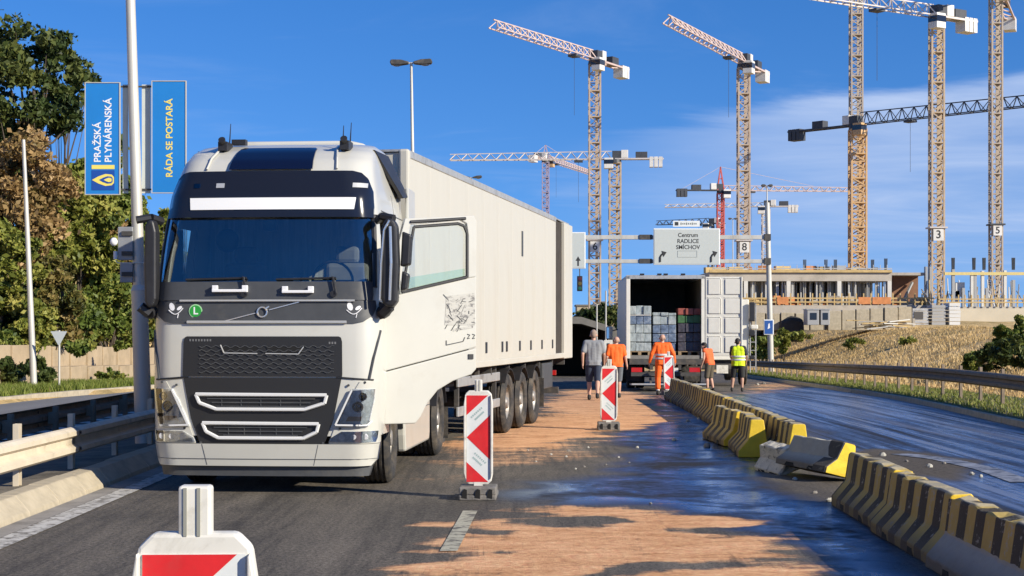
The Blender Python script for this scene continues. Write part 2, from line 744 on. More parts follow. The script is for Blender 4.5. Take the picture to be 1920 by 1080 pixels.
dust = np.maximum(dust, 0.62 * soft(sdf(poly_ground([(1385, 724), (1470, 712), (1560, 716), (1500, 730), (1420, 740), (1375, 744)]), RX, RY) + nA * 3.0, 1.2))
sand = np.clip(np.maximum(np.maximum(s1, s2), dust), 0, 1)
w1 = soft(sdf(poly_ground([(1185, 742), (1290, 742), (1345, 805), (1450, 880), (1560, 950), (1700, 1050), (1850, 1160), (1620, 1160), (1480, 1010), (1425, 975), (1330, 964), (1170, 948), (1040, 942), (960, 930), (1010, 905), (1120, 895), (1200, 850), (1150, 812), (1225, 795)]), RX, RY) + nB * 1.8 + nA * 1.0, 0.5)
w2 = soft(sdf(poly_ground([(1280, 748), (1390, 736), (1480, 727), (1640, 727), (1800, 757), (1990, 812), (2250, 900), (2250, 1150), (1900, 985), (1600, 855), (1500, 795)]), RX, RY) + nA * 1.0, 0.8)
dry = soft(sdf(poly_ground([(1560, 850), (1640, 842), (1760, 850), (1840, 868), (1800, 902), (1700, 890), (1600, 880)]), RX, RY) + nA * 0.8, 0.25)
wet = np.clip(np.maximum(w1, w2 * 0.92), 0, 1) * (1 - 0.9 * dry)
gravel = np.clip(dry + 0.6 * soft(sdf(poly_ground([(1500, 880), (1570, 905), (1560, 950), (1440, 905), (1400, 870)]), RX, RY) + nA, 0.3), 0, 1)
right_lane = smooth01((RX - 3.3) / 0.5)
rb = MB()
rb.v = np.stack([RX, RY, RZ], -1).reshape(-1, 3).tolist()
ii, jj = np.meshgrid(np.arange(len(ry) - 1), np.arange(NU - 1), indexing='ij')
a0 = (ii * NU + jj).reshape(-1)
rb.f = np.stack([a0, a0 + 1, a0 + NU + 1, a0 + NU], 1).tolist()


def road_material():
    m = bpy.data.materials.new('asphalt_with_oil_and_sand')
    m.use_nodes = True
    nt = m.node_tree
    L = nt.links.new
    b = nt.nodes['Principled BSDF']
    tc = nd(nt, 'ShaderNodeTexCoord')

    def noise(scale, detail, stretch=(1, 1, 1), rough=0.6, dist=0.0):
        mp = nd(nt, 'ShaderNodeMapping')
        mp.inputs['Scale'].default_value = stretch
        L(tc.outputs['Object'], mp.inputs['Vector'])
        n = nd(nt, 'ShaderNodeTexNoise', Scale=scale, Detail=detail, Roughness=rough, Distortion=dist)
        L(mp.outputs[0], n.inputs['Vector'])
        return n.outputs['Fac']

    def attr(n):
        return nd(nt, 'ShaderNodeAttribute', attribute_name=n).outputs['Fac']

    def rng_(v, a, b_, c=0.0, d=1.0):
        n = nd(nt, 'ShaderNodeMapRange')
        n.inputs['From Min'].default_value, n.inputs['From Max'].default_value = a, b_
        n.inputs['To Min'].default_value, n.inputs['To Max'].default_value = c, d
        L(v, n.inputs['Value'])
        return n.outputs[0]

    def mth(op, a, b_=None):
        n = nd(nt, 'ShaderNodeMath', operation=op)
        for i, v in enumerate((a, b_)):
            if v is None:
                continue
            if isinstance(v, (int, float)):
                n.inputs[i].default_value = v
            else:
                L(v, n.inputs[i])
        return n.outputs[0]

    def mixc(f, c1, c2, mode='MIX'):
        n = nd(nt, 'ShaderNodeMixRGB', blend_type=mode)
        for s, v in (('Fac', f), ('Color1', c1), ('Color2', c2)):
            if isinstance(v, tuple):
                n.inputs[s].default_value = (*v, 1)
            elif isinstance(v, (int, float)):
                n.inputs[s].default_value = v
            else:
                L(v, n.inputs[s])
        return n.outputs[0]

    big = noise(0.55, 4)
    tracks = noise(1.0, 6, (1.6, 0.09, 1), 0.6)
    fine = noise(90, 3, (1, 1, 1), 0.7)
    mid = noise(7, 5, (1, 1, 1), 0.65)
    streak = noise(4.5, 8, (1.0, 0.02, 1), 0.68, 0.3)
    sand_n = noise(2.2, 7, (0.55, 1.2, 1), 0.66, 0.5)
    sand_f = noise(28, 4, (0.5, 1, 1), 0.7)
    sd, wt, gv, rl = attr('sand'), attr('wet'), attr('gravel'), attr('right_lane')
    asp = mixc(rng_(mth('ADD', mth('MULTIPLY', big, 0.5), mth('MULTIPLY', tracks, 0.5)), 0.36, 0.64), (0.075, 0.067, 0.055), (0.145, 0.124, 0.096))
    skid = noise(3.2, 5, (2.2, 0.16, 1), 0.7, 0.6)
    asp = mixc(rng_(skid, 0.46, 0.66, 0, 0.7), asp, (0.045, 0.040, 0.035))
    asp = mixc(rng_(noise(1.1, 5, (1.4, 0.12, 1), 0.6), 0.52, 0.72, 0, 0.55), asp, (0.23, 0.195, 0.15))
    grain = noise(34, 4, (1, 0.6, 1), 0.75)
    asp = mixc(0.55, asp, rng_(fine, 0.25, 0.75), 'OVERLAY')
    asp = mixc(0.75, asp, rng_(grain, 0.30, 0.70), 'OVERLAY')
    asp = mixc(rng_(mid, 0.5, 0.75, 0, 0.35), asp, (0.20, 0.17, 0.13))
    # oil film: darker stone under it, gloss over it
    soak = rng_(wt, 0.1, 0.7)
    pool = noise(0.9, 6, (0.8, 0.8, 1), 0.62, 0.6)
    mixn = mth('ADD', mth('MULTIPLY', mth('ADD', mth('MULTIPLY', streak, rl), mth('MULTIPLY', pool, mth('SUBTRACT', 1.0, rl))), 0.75), mth('MULTIPLY', mid, 0.25))
    film = mth('MULTIPLY', wt, rng_(mixn, 0.38, 0.54))
    col = mixc(soak, asp, mixc(rng_(grain, 0.35, 0.7), (0.010, 0.010, 0.011), (0.040, 0.037, 0.035)))
    col = mixc(film, col, (0.007, 0.008, 0.012))
    scr = mth('MULTIPLY', mth('MULTIPLY', rl, wt), rng_(streak, 0.52, 0.58, 0, 0.75))
    col = mixc(scr, col, (0.21, 0.205, 0.225))
    wide = noise(1.3, 5, (1.0, 0.03, 1), 0.6, 0.4)
    pale = mth('MULTIPLY', mth('MULTIPLY', rl, wt), rng_(wide, 0.54, 0.66, 0, 0.55))
    col = mixc(pale, col, (0.24, 0.24, 0.27))
    col = mixc(mth('MULTIPLY', gv, 0.8), col, mixc(rng_(sand_f, 0.35, 0.65), (0.045, 0.040, 0.036), (0.15, 0.13, 0.11)))
    # sand, thin where it was swept
    broom = noise(3.6, 7, (0.5, 1.25, 1), 0.72, 1.2)
    sf = mth('ADD', mth('MULTIPLY', mth('SUBTRACT', sand_n, 0.5), 1.3), mth('SUBTRACT', mth('MULTIPLY', sd, 1.55), 0.35))
    sf = mth('ADD', sf, mth('MULTIPLY', mth('SUBTRACT', broom, 0.5), 1.3))
    sf = mth('ADD', sf, mth('MULTIPLY', mth('SUBTRACT', sand_f, 0.5), 0.7))
    sf = mth('SUBTRACT', sf, rng_(skid, 0.44, 0.76, 0.0, 0.45))
    sfac = nd(nt, 'ShaderNodeMapRange')
    sfac.interpolation_type = 'SMOOTHSTEP'
    sfac.inputs['From Min'].default_value, sfac.inputs['From Max'].default_value = 0.0, 1.0
    L(sf, sfac.inputs['Value'])
    sfac = mth('MULTIPLY', sfac.outputs[0], rng_(sd, 0.02, 0.12))
    sc = mixc(rng_(mth('ADD', mth('MULTIPLY', sand_n, 0.5), mth('MULTIPLY', broom, 0.5)), 0.36, 0.62), (0.52, 0.25, 0.11), (0.84, 0.485, 0.265))
    sc = mixc(0.5, sc, rng_(sand_f, 0.25, 0.75), 'OVERLAY')
    col = mixc(sfac, col, sc)
    L(col, b.inputs['Base Color'])
    rgh = mixc(film, (0.78, 0.78, 0.78), (0.13, 0.13, 0.13))
    rgh = mixc(scr, rgh, (0.42, 0.42, 0.42))
    rgh = mixc(mth('MAXIMUM', sfac, mth('MULTIPLY', gv, 0.9)), rgh, (0.95, 0.95, 0.95))
    L(rgh, b.inputs['Roughness'])
    spec = mixc(film, (0.25, 0.25, 0.25), (1.0, 1.0, 1.0))
    spec = mixc(mth('MAXIMUM', sfac, gv), spec, (0.08, 0.08, 0.08))
    L(spec, b.inputs['Specular IOR Level'])
    hh = mth('ADD', mth('MULTIPLY', fine, 0.5), mth('ADD', mth('MULTIPLY', mid, 0.6), mth('MULTIPLY', mth('MULTIPLY', sand_f, sfac), 1.6)))
    hh = mth('ADD', hh, mth('MULTIPLY', big, 0.8))
    bp = nd(nt, 'ShaderNodeBump', Strength=0.55, Distance=0.02)
    L(rng_(film, 0.0, 1.0, 0.6, 0.07), bp.inputs['Strength'])
    tint = mixc(film, (1.0, 1.0, 1.0), (0.62, 0.78, 1.0))  # reflected sky blue painted into the film's specular colour
    L(tint, b.inputs['Specular Tint'])
    L(hh, bp.inputs['Height'])
    L(bp.outputs[0], b.inputs['Normal'])
    gl = nd(nt, 'ShaderNodeBsdfGlossy', Roughness=0.14)          # thin oil film, its mirror tinted blue to deepen the sky's reflection
    gl.inputs['Color'].default_value = (0.42, 0.66, 1.0, 1)
    L(bp.outputs[0], gl.inputs['Normal'])
    lw = nd(nt, 'ShaderNodeLayerWeight', Blend=0.35)
    oil = mth('MULTIPLY', mth('MULTIPLY', film, mth('SUBTRACT', 1.0, mth('MAXIMUM', sfac, gv))), mth('MULTIPLY', lw.outputs['Facing'], 0.62))
    oil = mth('MULTIPLY', oil, mth('SUBTRACT', 1.0, mth('MULTIPLY', scr, 0.7)))
    ms = nd(nt, 'ShaderNodeMixShader')
    L(oil, ms.inputs[0])
    L(b.outputs[0], ms.inputs[1])
    L(gl.outputs[0], ms.inputs[2])
    L(ms.outputs[0], nt.nodes['Material Output'].inputs['Surface'])
    return m


road = rb.build('road', road_material(), smooth=True, fix=False)
tag(road, kind='structure')
for nm, arr in (('sand', sand), ('wet', wet), ('gravel', gravel), ('right_lane', right_lane)):
    a = road.data.attributes.new(nm, 'FLOAT', 'POINT')
    a.data.foreach_set('value', arr.reshape(-1).astype(np.float32))

M_line = mat('worn_white_paint', (0.52, 0.50, 0.45), 0.8, dirt=(0.16, 0.145, 0.12), dscale=9, dlow=0.46, dhigh=0.60, bump=0.2)
M_line2 = mat('worn_yellowish_paint', (0.44, 0.41, 0.30), 0.85, dirt=(0.10, 0.09, 0.075), dscale=7, dlow=0.48, dhigh=0.62, bump=0.2)
M_asph2 = mat('far_asphalt', (0.17, 0.165, 0.16), 0.85, var=0.25, vscale=0.6, bump=0.3, bscale=60, stretch=(1, 0.15, 1))
M_conc = mat('kerb_concrete', (0.42, 0.36, 0.255), 0.9, var=0.16, vscale=5, bump=0.35, bscale=35, dirt=(0.20, 0.17, 0.13), dscale=1.6, dlow=0.55, dhigh=0.8)
M_gutter = mat('gutter_concrete', (0.27, 0.25, 0.22), 0.9, var=0.2, vscale=3, bump=0.3, dirt=(0.11, 0.10, 0.085), dscale=1.2)
M_soil = mat('median_soil', (0.075, 0.066, 0.05), 0.98, var=0.4, vscale=3, bump=0.8, bscale=12)


def strip(name, m, xa, xb, y0, y1, dz, parent=None, step=2.0):
    b_ = MB()
    ysv = list(np.arange(y0, y1, step)) + [y1]
    fa = xa if callable(xa) else (lambda y: xa)
    fb = xb if callable(xb) else (lambda y: xb)
    b_.grid([[(fa(y), y, gz(y) + dz), (fb(y), y, gz(y) + dz)] for y in ysv])
    return b_.build(name, m, parent)


edge_line = strip('edge_line', M_line, -4.28, -4.06, -5, 62, 0.008, road)
strip('gutter', M_gutter, -4.5, -4.29, -5, 62, 0.006, road)
# broken lane line: the short marks that are still to be seen
for y0, y1 in ((12.6, 15.4), (6.4, 9.2)):
    b_ = MB()
    xa, xb = -0.50 + (y0 - 12.6) * 0.035, -0.50 + (y1 - 12.6) * 0.035
    b_.grid([[(xa - 0.07, y0, 0.008), (xa + 0.07, y0, 0.008)], [(xb - 0.07, y1, 0.008), (xb + 0.07, y1, 0.008)]])
    b_.build('lane_mark', M_line2, road)
# long white mark swinging across the oily lane
pts = [gp(1920, 905), gp(1850, 880), gp(1770, 862), gp(1690, 852)]
b_ = MB()
b_.grid([[(x - 0.16, y, 0.007), (x + 0.16, y + 0.1, 0.007)] for x, y in pts])
b_.build('lane_mark', mat('smeared_paint', (0.30, 0.31, 0.34), 0.5, dirt=(0.05, 0.05, 0.055), dscale=5, dlow=0.42, dhigh=0.6), road)

# kerb on the right, and the shoulder under the guard rail
M_verge = mat('verge_soil', (0.10, 0.095, 0.04), 0.95, var=0.4, vscale=2.5, bump=0.6, bscale=14)
sh = MB()
yv = list(np.arange(2, 110, 3.0))
sh.grid([[(rail_x(y) - 0.9, y, gz(y) + 0.11), (rail_x(y) + 0.6, y, gz(y) + 0.13), (rail_x(y) + 1.6, y, gz(y) + 0.13)] for y in yv])
shoulder = sh.build('road_shoulder', M_verge)
tag(shoulder, kind='structure')


def kerb_run(name, x_of, y0, y1, length, sec, m, limit=99):
    """kerb of single stones; sec is the section as (across, up) points"""
    root = empty(name, (0, 0, 0))
    tag(root, kind='structure')
    meshes = []
    for k in range(3):
        b_ = MB()
        sec2 = [(a + rnd.uniform(-.006, .006), c + rnd.uniform(-.006, .006)) for a, c in sec]
        b_.prism(sec2, 1, 0.006, length - 0.006)
        meshes.append(b_.mesh('kerb_stone', m))
    y, k = y0, 0
    while y < y1 and k < limit:
        x = x_of(y)
        dx = x_of(y + length) - x
        o = inst('kerb_stone', meshes[k % 3], root, (x + rnd.uniform(-.006, .006), y, gz(y) + rnd.uniform(-.004, .004)), (math.atan2(gz(y + length) - gz(y), length), 0, -math.atan2(dx, length)))
        bv = o.modifiers.new('bevel', 'BEVEL')
        bv.width, bv.segments = 0.012, 2
        y += length
        k += 1
    return root


kerb_run('median_kerb', lambda y: -4.5, 8.0, 48, 1.0, [(-0.34, -0.05), (0.0, -0.05), (-0.02, 0.05), (-0.16, 0.19), (-0.34, 0.20)], M_conc)
kerb_run('shoulder_kerb', lambda y: rail_x(y) - 1.02, 20, 104, 2.0, [(0, -0.06), (0.12, -0.06), (0.12, 0.115), (0.02, 0.115)], M_conc)
LK = lambda y: -12.35 + max(0.0, y - 38) * 0.03
kerb_run('verge_kerb', LK, 34, 84, 1.0, [(-0.16, -0.05), (0.0, -0.05), (-0.015, 0.13), (-0.16, 0.14)], M_conc)

# median between the carriageways and the opposite carriageway
md = MB()
md.grid([[(-4.83, y, gz(y) + 0.17), (-5.6, y, gz(y) + 0.13), (-6.9, y, gz(y) + 0.02)] for y in list(np.arange(-4, 90, 2.0))])
median = md.build('median_strip', mat('median_paving', (0.19, 0.165, 0.125), 0.95, spec=0.1, var=0.3, vscale=2, bump=0.5, bscale=25, dirt=(0.06, 0.055, 0.045), dscale=0.9))
tag(median, kind='structure')
opp = MB()
opp.grid([[(-6.9, y, gz(y) - 0.01), (-9.5, y, gz(y) + 0.02), (LK(y) + 0.0, y, gz(y) - 0.01)] for y in list(np.arange(-4, 110, 2.0))])
opposite = opp.build('opposite_road', M_asph2)
tag(opposite, kind='structure')
strip('edge_line', M_line, -7.35, -7.20, 4, 90, 0.012, opposite)
for k in range(10):
    y0 = 12 + k * 6
    strip('lane_mark', M_line, -9.75, -9.6, y0, y0 + 3.0, 0.032, opposite)
b_ = MB()
for k in range(46):                                           # hatching painted beside the median
    y0 = 24 + k * 0.9
    b_.add([(-7.3, y0, gz(y0) + 0.014), (-7.3, y0 + 0.45, gz(y0) + 0.014), (-8.9, y0 + 0.95, gz(y0) + 0.028), (-8.9, y0 + 0.5, gz(y0) + 0.028)], [(0, 1, 2, 3)])
b_.build('hatching', M_line, opposite)


# ------------------------------------------------------------------ shared vehicle materials
M_white = mat('cab_white_paint', (0.535, 0.525, 0.465), 0.32, var=0.04, vscale=1.5, coat=0.5, dirt=(0.42, 0.385, 0.31), dscale=1.1, dlow=0.55, dhigh=0.95)
M_trailer = mat('trailer_white_panel', (0.53, 0.505, 0.43), 0.45, var=0.05, vscale=0.8, dirt=(0.47, 0.425, 0.335), dscale=0.9, dlow=0.50, dhigh=0.9, stretch=(1, 1, 0.35))
M_black = mat('black_plastic', (0.020, 0.020, 0.022), 0.45, var=0.25, vscale=8)
M_dgrey = mat('dark_grey_plastic', (0.060, 0.063, 0.066), 0.5, var=0.12, vscale=6, dirt=(0.14, 0.13, 0.11), dscale=2.5, dlow=0.55, dhigh=0.9)
M_gloss = mat('gloss_black_visor', (0.012, 0.012, 0.014), 0.12, coat=0.6)
M_grille = mat('grille_black', (0.018, 0.018, 0.018), 0.5)
M_chrome = mat('bright_trim', (0.75, 0.75, 0.74), 0.25, metal=0.85)
M_silver = mat('silver_paint', (0.55, 0.55, 0.53), 0.35, metal=0.4)
M_steel = mat('chassis_steel', (0.055, 0.052, 0.048), 0.7, var=0.3, vscale=5, dirt=(0.15, 0.12, 0.09), dscale=3)
M_rubber = mat('tyre_rubber', (0.028, 0.027, 0.026), 0.85, var=0.3, vscale=9, bump=0.3, bscale=50, dirt=(0.13, 0.105, 0.075), dscale=3.5, dlow=0.45, dhigh=0.75)
M_rim = mat('steel_rim', (0.42, 0.40, 0.36), 0.5, metal=0.5, var=0.2, dirt=(0.14, 0.10, 0.07), dscale=5, dlow=0.45, dhigh=0.7)
M_screen = glass('windscreen_glass', (0.78, 0.84, 0.80), 0.09)
M_winglass = glass('window_glass', (0.95, 0.97, 0.95), 0.0)
M_lens = glass('lamp_lens', (0.85, 0.88, 0.90), 0.06)
M_lampin = mat('lamp_reflector', (0.66, 0.66, 0.65), 0.3, metal=0.15, var=0.35, vscale=22)
M_drl = mat('white_light_guide', (0.68, 0.68, 0.66), 0.35)
M_amber = mat('amber_lens', (0.7, 0.25, 0.03), 0.25, coat=0.4)
M_red = mat('red_lens', (0.5, 0.02, 0.02), 0.25, coat=0.4)
M_blueglass = mat('tinted_roof_glass', (0.004, 0.006, 0.022), 0.06, coat=0.5)
M_cloth = mat('cab_fabric', (0.14, 0.14, 0.145), 0.9, var=0.2)
M_alu = mat('aluminium', (0.55, 0.54, 0.50), 0.45, metal=0.6, var=0.1, dirt=(0.25, 0.21, 0.16), dscale=3)
M_sticker = mat('white_sticker', (0.8, 0.8, 0.8), 0.5)
M_green = mat('green_sticker', (0.02, 0.30, 0.04), 0.5)


def arc_guard(r, t, a0_, a1, x0, x1, c):
    """curved mudguard: one closed band over a wheel"""
    n = 16
    o_ = [(c[0] + (r + t) * math.cos(a0_ + (a1 - a0_) * k / n), c[1] + (r + t) * math.sin(a0_ + (a1 - a0_) * k / n)) for k in range(n + 1)]
    i_ = [(c[0] + r * math.cos(a0_ + (a1 - a0_) * k / n), c[1] + r * math.sin(a0_ + (a1 - a0_) * k / n)) for k in range(n + 1)]
    b_ = MB()
    A = [[(x, y, z) for y, z in o_] for x in (x0, x1)]
    B = [[(x, y, z) for y, z in i_] for x in (x0, x1)]
    b_.grid(A)
    b_.grid(B)
    b_.grid([A[0], B[0]])
    b_.grid([A[1], B[1]])
    b_.add([A[0][0], A[1][0], B[1][0], B[0][0], A[0][-1], A[1][-1], B[1][-1], B[0][-1]], [(0, 1, 2, 3), (4, 5, 6, 7)])
    return b_


def make_wheel_meshes(r, w):
    """tyre with shoulder, grooves and a dished steel rim with nuts; axis x, outer face +x"""
    h = w / 2
    prof = [(r * 0.56, h * 0.62), (r * 0.60, h * 0.86), (r * 0.74, h * 1.0), (r * 0.90, h * 0.97), (r * 0.965, h * 0.80)]
    for k, g in enumerate((0.52, 0.18, -0.18, -0.52)):
        prof += [(r, h * (g + 0.10)), (r * 0.972, h * (g + 0.07)), (r * 0.972, h * (g - 0.07)), (r, h * (g - 0.10))]
    prof += [(r * 0.965, -h * 0.80), (r * 0.90, -h * 0.97), (r * 0.74, -h), (r * 0.60, -h * 0.86), (r * 0.56, -h * 0.6)]
    t = MB().lathe(prof, (0, 0, 0), 'x', 36).mesh('wheel', M_rubber, True)
    d = MB().lathe([(r * 0.575, -h * 0.6), (r * 0.575, h * 0.60), (r * 0.54, h * 0.66), (r * 0.50, h * 0.40), (r * 0.40, h * 0.18), (r * 0.31, h * 0.22),
                    (r * 0.27, h * 0.55), (r * 0.20, h * 0.62), (r * 0.17, h * 0.85), (r * 0.001, h * 0.88)], (0, 0, 0), 'x', 32)
    for k in range(10):
        a = 2 * math.pi * k / 10
        c = (h * 0.18, math.cos(a) * r * 0.335, math.sin(a) * r * 0.335)
        d.cyl(c, (h * 0.40, c[1], c[2]), r * 0.032, n=6)
    d = d.mesh('rim', M_rim, True)
    return t, d


TY_TRUCK = make_wheel_meshes(0.51, 0.33)


def wheel(parent, loc, side, meshes, steer=0.0):
    rz = (0 if side > 0 else math.pi) + steer
    o = inst('wheel', meshes[0], parent, loc, (rnd.uniform(0, 6), 0, rz))
    o.rotation_mode = 'XYZ'
    inst('rim', meshes[1], o)
    return o


# ------------------------------------------------------------------ the white tractor unit
K = 0.00565


def fx(px):
    return (px - 490.0) * K


def fz(py):
    return CAMZ - (py - HOR) * K


tractor = empty('truck_tractor', (-2.66, 17.0, 0), math.radians(-4.7),
                'white cab-over lorry tractor with open driver door and smiley stickers', 'truck')
ZK = [0.28, 0.55, 1.2, 1.7, 2.05, 2.25, 2.6, 3.0, 3.2, 3.47, 3.60, 3.72, 3.81, 3.87, 3.90]
YK = [0.03, 0.0, 0.0, 0.02, 0.05, 0.08, 0.155, 0.26, 0.30, 0.42, 0.54, 0.74, 1.00, 1.35, 1.75]
WK = [1.20, 1.235, 1.25, 1.25, 1.245, 1.235, 1.21, 1.165, 1.14, 1.08, 1.06, 1.03, 0.99, 0.94, 0.88]


def YF(z):
    return float(np.interp(z, ZK, YK))


def WF(z):
    return float(np.interp(z, ZK, WK))


CR = 0.26


def FR(x, z):
    w = WF(z)
    a = min(abs(x), w - 1e-4)
    y = YF(z) + 0.06 * (a / w) ** 2
    if a > w - CR:
        y += CR - math.sqrt(max(0, CR * CR - (a - (w - CR)) ** 2))
    return y


def panel(name, rows, m, parent, off=0.006, thick=0.03, nc=14, ns=5, bevel=0.0, smooth=True):
    """A patch of the cab front: rows are (z, x_left, x_right); follows the curved front."""
    rr = []
    for (z0, a0_, b0), (z1, a1, b1) in zip(rows[:-1], rows[1:]):
        for k in range(ns):
            t = k / ns
            rr.append((z0 + (z1 - z0) * t, a0_ + (a1 - a0_) * t, b0 + (b1 - b0) * t))
    rr.append(rows[-1])
    b_ = MB()
    fr, bk = [], []
    for z, a, b2 in rr:
        fr.append([(a + (b2 - a) * i / nc, FR(a + (b2 - a) * i / nc, z) - off, z) for i in range(nc + 1)])
        bk.append([(p[0], p[1] + thick, p[2]) for p in fr[-1]])
    b_.grid(fr)
    b_.grid([r[::-1] for r in bk])
    b_.grid([fr[0], bk[0]])
    b_.grid([bk[-1], fr[-1]])
    b_.grid([[r[0] for r in bk], [r[0] for r in fr]])
    b_.grid([[r[-1] for r in fr], [r[-1] for r in bk]])
    return b_.build(name, m, parent, smooth, bevel)


def on_front(pts, off):
    return [(x, FR(x, z) - off, z) for x, z in pts]


def dense(pts, closed=False, step=0.08):
    out = []
    q = list(pts) + ([pts[0]] if closed else [])
    for a, b2 in zip(q[:-1], q[1:]):
        n = max(1, int(math.hypot(b2[0] - a[0], b2[1] - a[1]) / step))
        for k in range(n):
            out.append((a[0] + (b2[0] - a[0]) * k / n, a[1] + (b2[1] - a[1]) * k / n))
    out.append(q[-1])
    return out


def cab_shell():
    zl = list(np.linspace(0.62, 2.2, 12)) + list(np.linspace(2.25, 3.0, 8)) + list(np.linspace(3.06, 3.5, 6)) + [3.55, 3.6, 3.64, 3.68, 3.72, 3.75, 3.78, 3.81, 3.84, 3.87, 3.885, 3.90]
    rows = []
    for z in zl:
        w = WF(z)
        yb = 2.30
        r = []
        ysd = FR(w, z)
        for t in np.linspace(0, 1, 9):
            r.append((-w, yb + (min(ysd, yb - 0.1) - yb) * t, z))
        for a in np.linspace(0.15, 0.99, 6):
            x = -(w - CR + CR * math.cos(a * math.pi / 2))
            r.append((x, min(FR(x, z), yb - 0.05), z))
        for x in np.linspace(-(w - CR), w - CR, 17)[1:-1]:
            r.append((x, FR(x, z), z))
        r += [(-p[0], p[1], p[2]) for p in r[:15][::-1]]
        rows.append(r)
    b_ = MB()
    m = len(rows[0])
    for r in rows:
        b_.v.extend(r)
    for i in range(len(rows) - 1):
        for j in range(m - 1):
            c = [sum(rows[a][k][d] for a in (i, i + 1) for k in (j, j + 1)) / 4 for d in range(3)]
            if 2.26 < c[2] < 2.98 and c[1] < 0.62 and abs(c[0]) < 1.16:
                continue                                       # windscreen opening
            if c[0] > 1.0 and 0.62 < c[1] < 1.62 and 0.7 < c[2] < 2.98:
                continue                                       # doorway of the open door
            if c[0] < -1.0 and 0.62 < c[1] < 1.4 and 2.26 < c[2] < 2.94:
                continue                                       # passenger window
            if abs(c[0]) > 1.0 and 0.85 < c[1] < 1.95 and c[2] < 1.12:
                continue                                       # wheel arches
            b_.f.append((i * m + j, i * m + j + 1, (i + 1) * m + j + 1, (i + 1) * m + j))
        b_.f.append((i * m + m - 1, i * m, (i + 1) * m, (i + 1) * m + m - 1))
    k = (len(rows) - 1) * m
    b_.f.append(tuple(range(k, k + m)))
    return b_.build('cab_body', M_white, tractor, True)


cab = cab_shell()
# roof: raised fairing lip behind, dark roof glass, side deflectors
rf = MB()
prof = [(-0.82, 3.84), (-0.80, 3.92), (-0.62, 3.96), (0.62, 3.96), (0.80, 3.92), (0.82, 3.84)]
rf.prism(prof, 1, 1.75, 2.36)
rf.build('roof_spoiler', M_white, tractor, True, 0.03)
panel('roof_glass', [(3.495, -0.46, 0.46), (3.56, -0.455, 0.455), (3.76, -0.43, 0.43), (3.78, -0.40, 0.40)], M_blueglass, tractor, 0.05, 0.03, 10, 6)
for s in (-1, 1):
    d = MB()
    d.add([(s * 1.02, 1.15, 3.78), (s * 1.04, 2.0, 3.80), (s * 1.23, 2.36, 3.34), (s * 1.215, 2.02, 3.30), (s * 1.12, 1.55, 3.54)], [(0, 1, 2, 3, 4)])
    d.v += [(x - s * 0.05, y, z) for x, y, z in d.v[:5]]
    d.f += [(9, 8, 7, 6, 5)] + [(i, 5 + i, 5 + (i + 1) % 5, (i + 1) % 5) for i in range(5)]
    d.build('side_deflector', M_black, tractor, bevel=0.008)
    g = MB()
    g.prism([(s * 1.19, 2.30), (s * 1.235, 2.30), (s * 1.235, 2.85), (s * 1.19, 2.85)], 2, 1.25, 3.45)
    g.build('side_fairing', M_white, tractor, bevel=0.015)
    hn = MB()                                                  # horn base with two whip aerials
    xx = s * 0.62 if s < 0 else 0.75
    hn.box((xx, 0.86, 3.79), (0.10, 0.26, 0.10))
    hn.cyl((xx, 0.78, 3.80), (xx, 0.70, 3.86), 0.03, 0.04, 10)
    hn.cyl((xx + 0.03, 0.92, 3.80), (xx + 0.045, 0.92, 4.06), 0.009, 0.004, 6)
    if s > 0:
        hn.cyl((xx - 0.04, 0.86, 3.80), (xx - 0.03, 0.86, 4.02), 0.009, 0.004, 6)
    hn.build('roof_aerial', M_black, tractor)
b_ = MB().box((-0.52, 1.1, 3.87), (0.16, 0.1, 0.06))
b_.build('roof_marker', M_black, tractor)

# visor with light strip
panel('visor', [(2.96, -1.135, 1.135), (3.08, -1.13, 1.13), (3.25, -1.11, 1.11), (3.40, -1.05, 1.05), (3.455, -0.99, 0.99), (3.475, -0.90, 0.90)], M_gloss, tractor, 0.045, 0.09, 30, 4)
panel('visor_light_strip', [(fz(389), fx(341), fx(657)), (fz(366), fx(339), fx(660))], mat('white_visor_strip', (0.82, 0.82, 0.80), 0.35), tractor, 0.058, 0.02, 20, 2)
for px0, px1 in ((344, 357), (388, 404), (652, 678)):
    panel('visor_lamp', [(fz(346), fx(px0), fx(px1)), (fz(337), fx(px0), fx(px1))], M_lens if px0 == 344 else M_silver, tractor, 0.052, 0.02, 4, 2)
# windscreen
panel('windscreen', [(2.25, -1.15, 1.15), (2.4, -1.145, 1.145), (2.75, -1.125, 1.125), (2.97, -1.10, 1.10)], M_screen, tractor, 0.004, 0.006, 32, 5)
# A pillars covered in black
for s in (-1, 1):
    pl = MB()
    pl.tube([(s * 1.17, FR(1.17, 2.2) + 0.02, 2.2), (s * 1.15, FR(1.15, 2.6) + 0.03, 2.6), (s * 1.12, FR(1.12, 2.98) + 0.03, 2.98)], 0.035, 8)
    pl.build('windscreen_pillar', M_black, tractor, True)
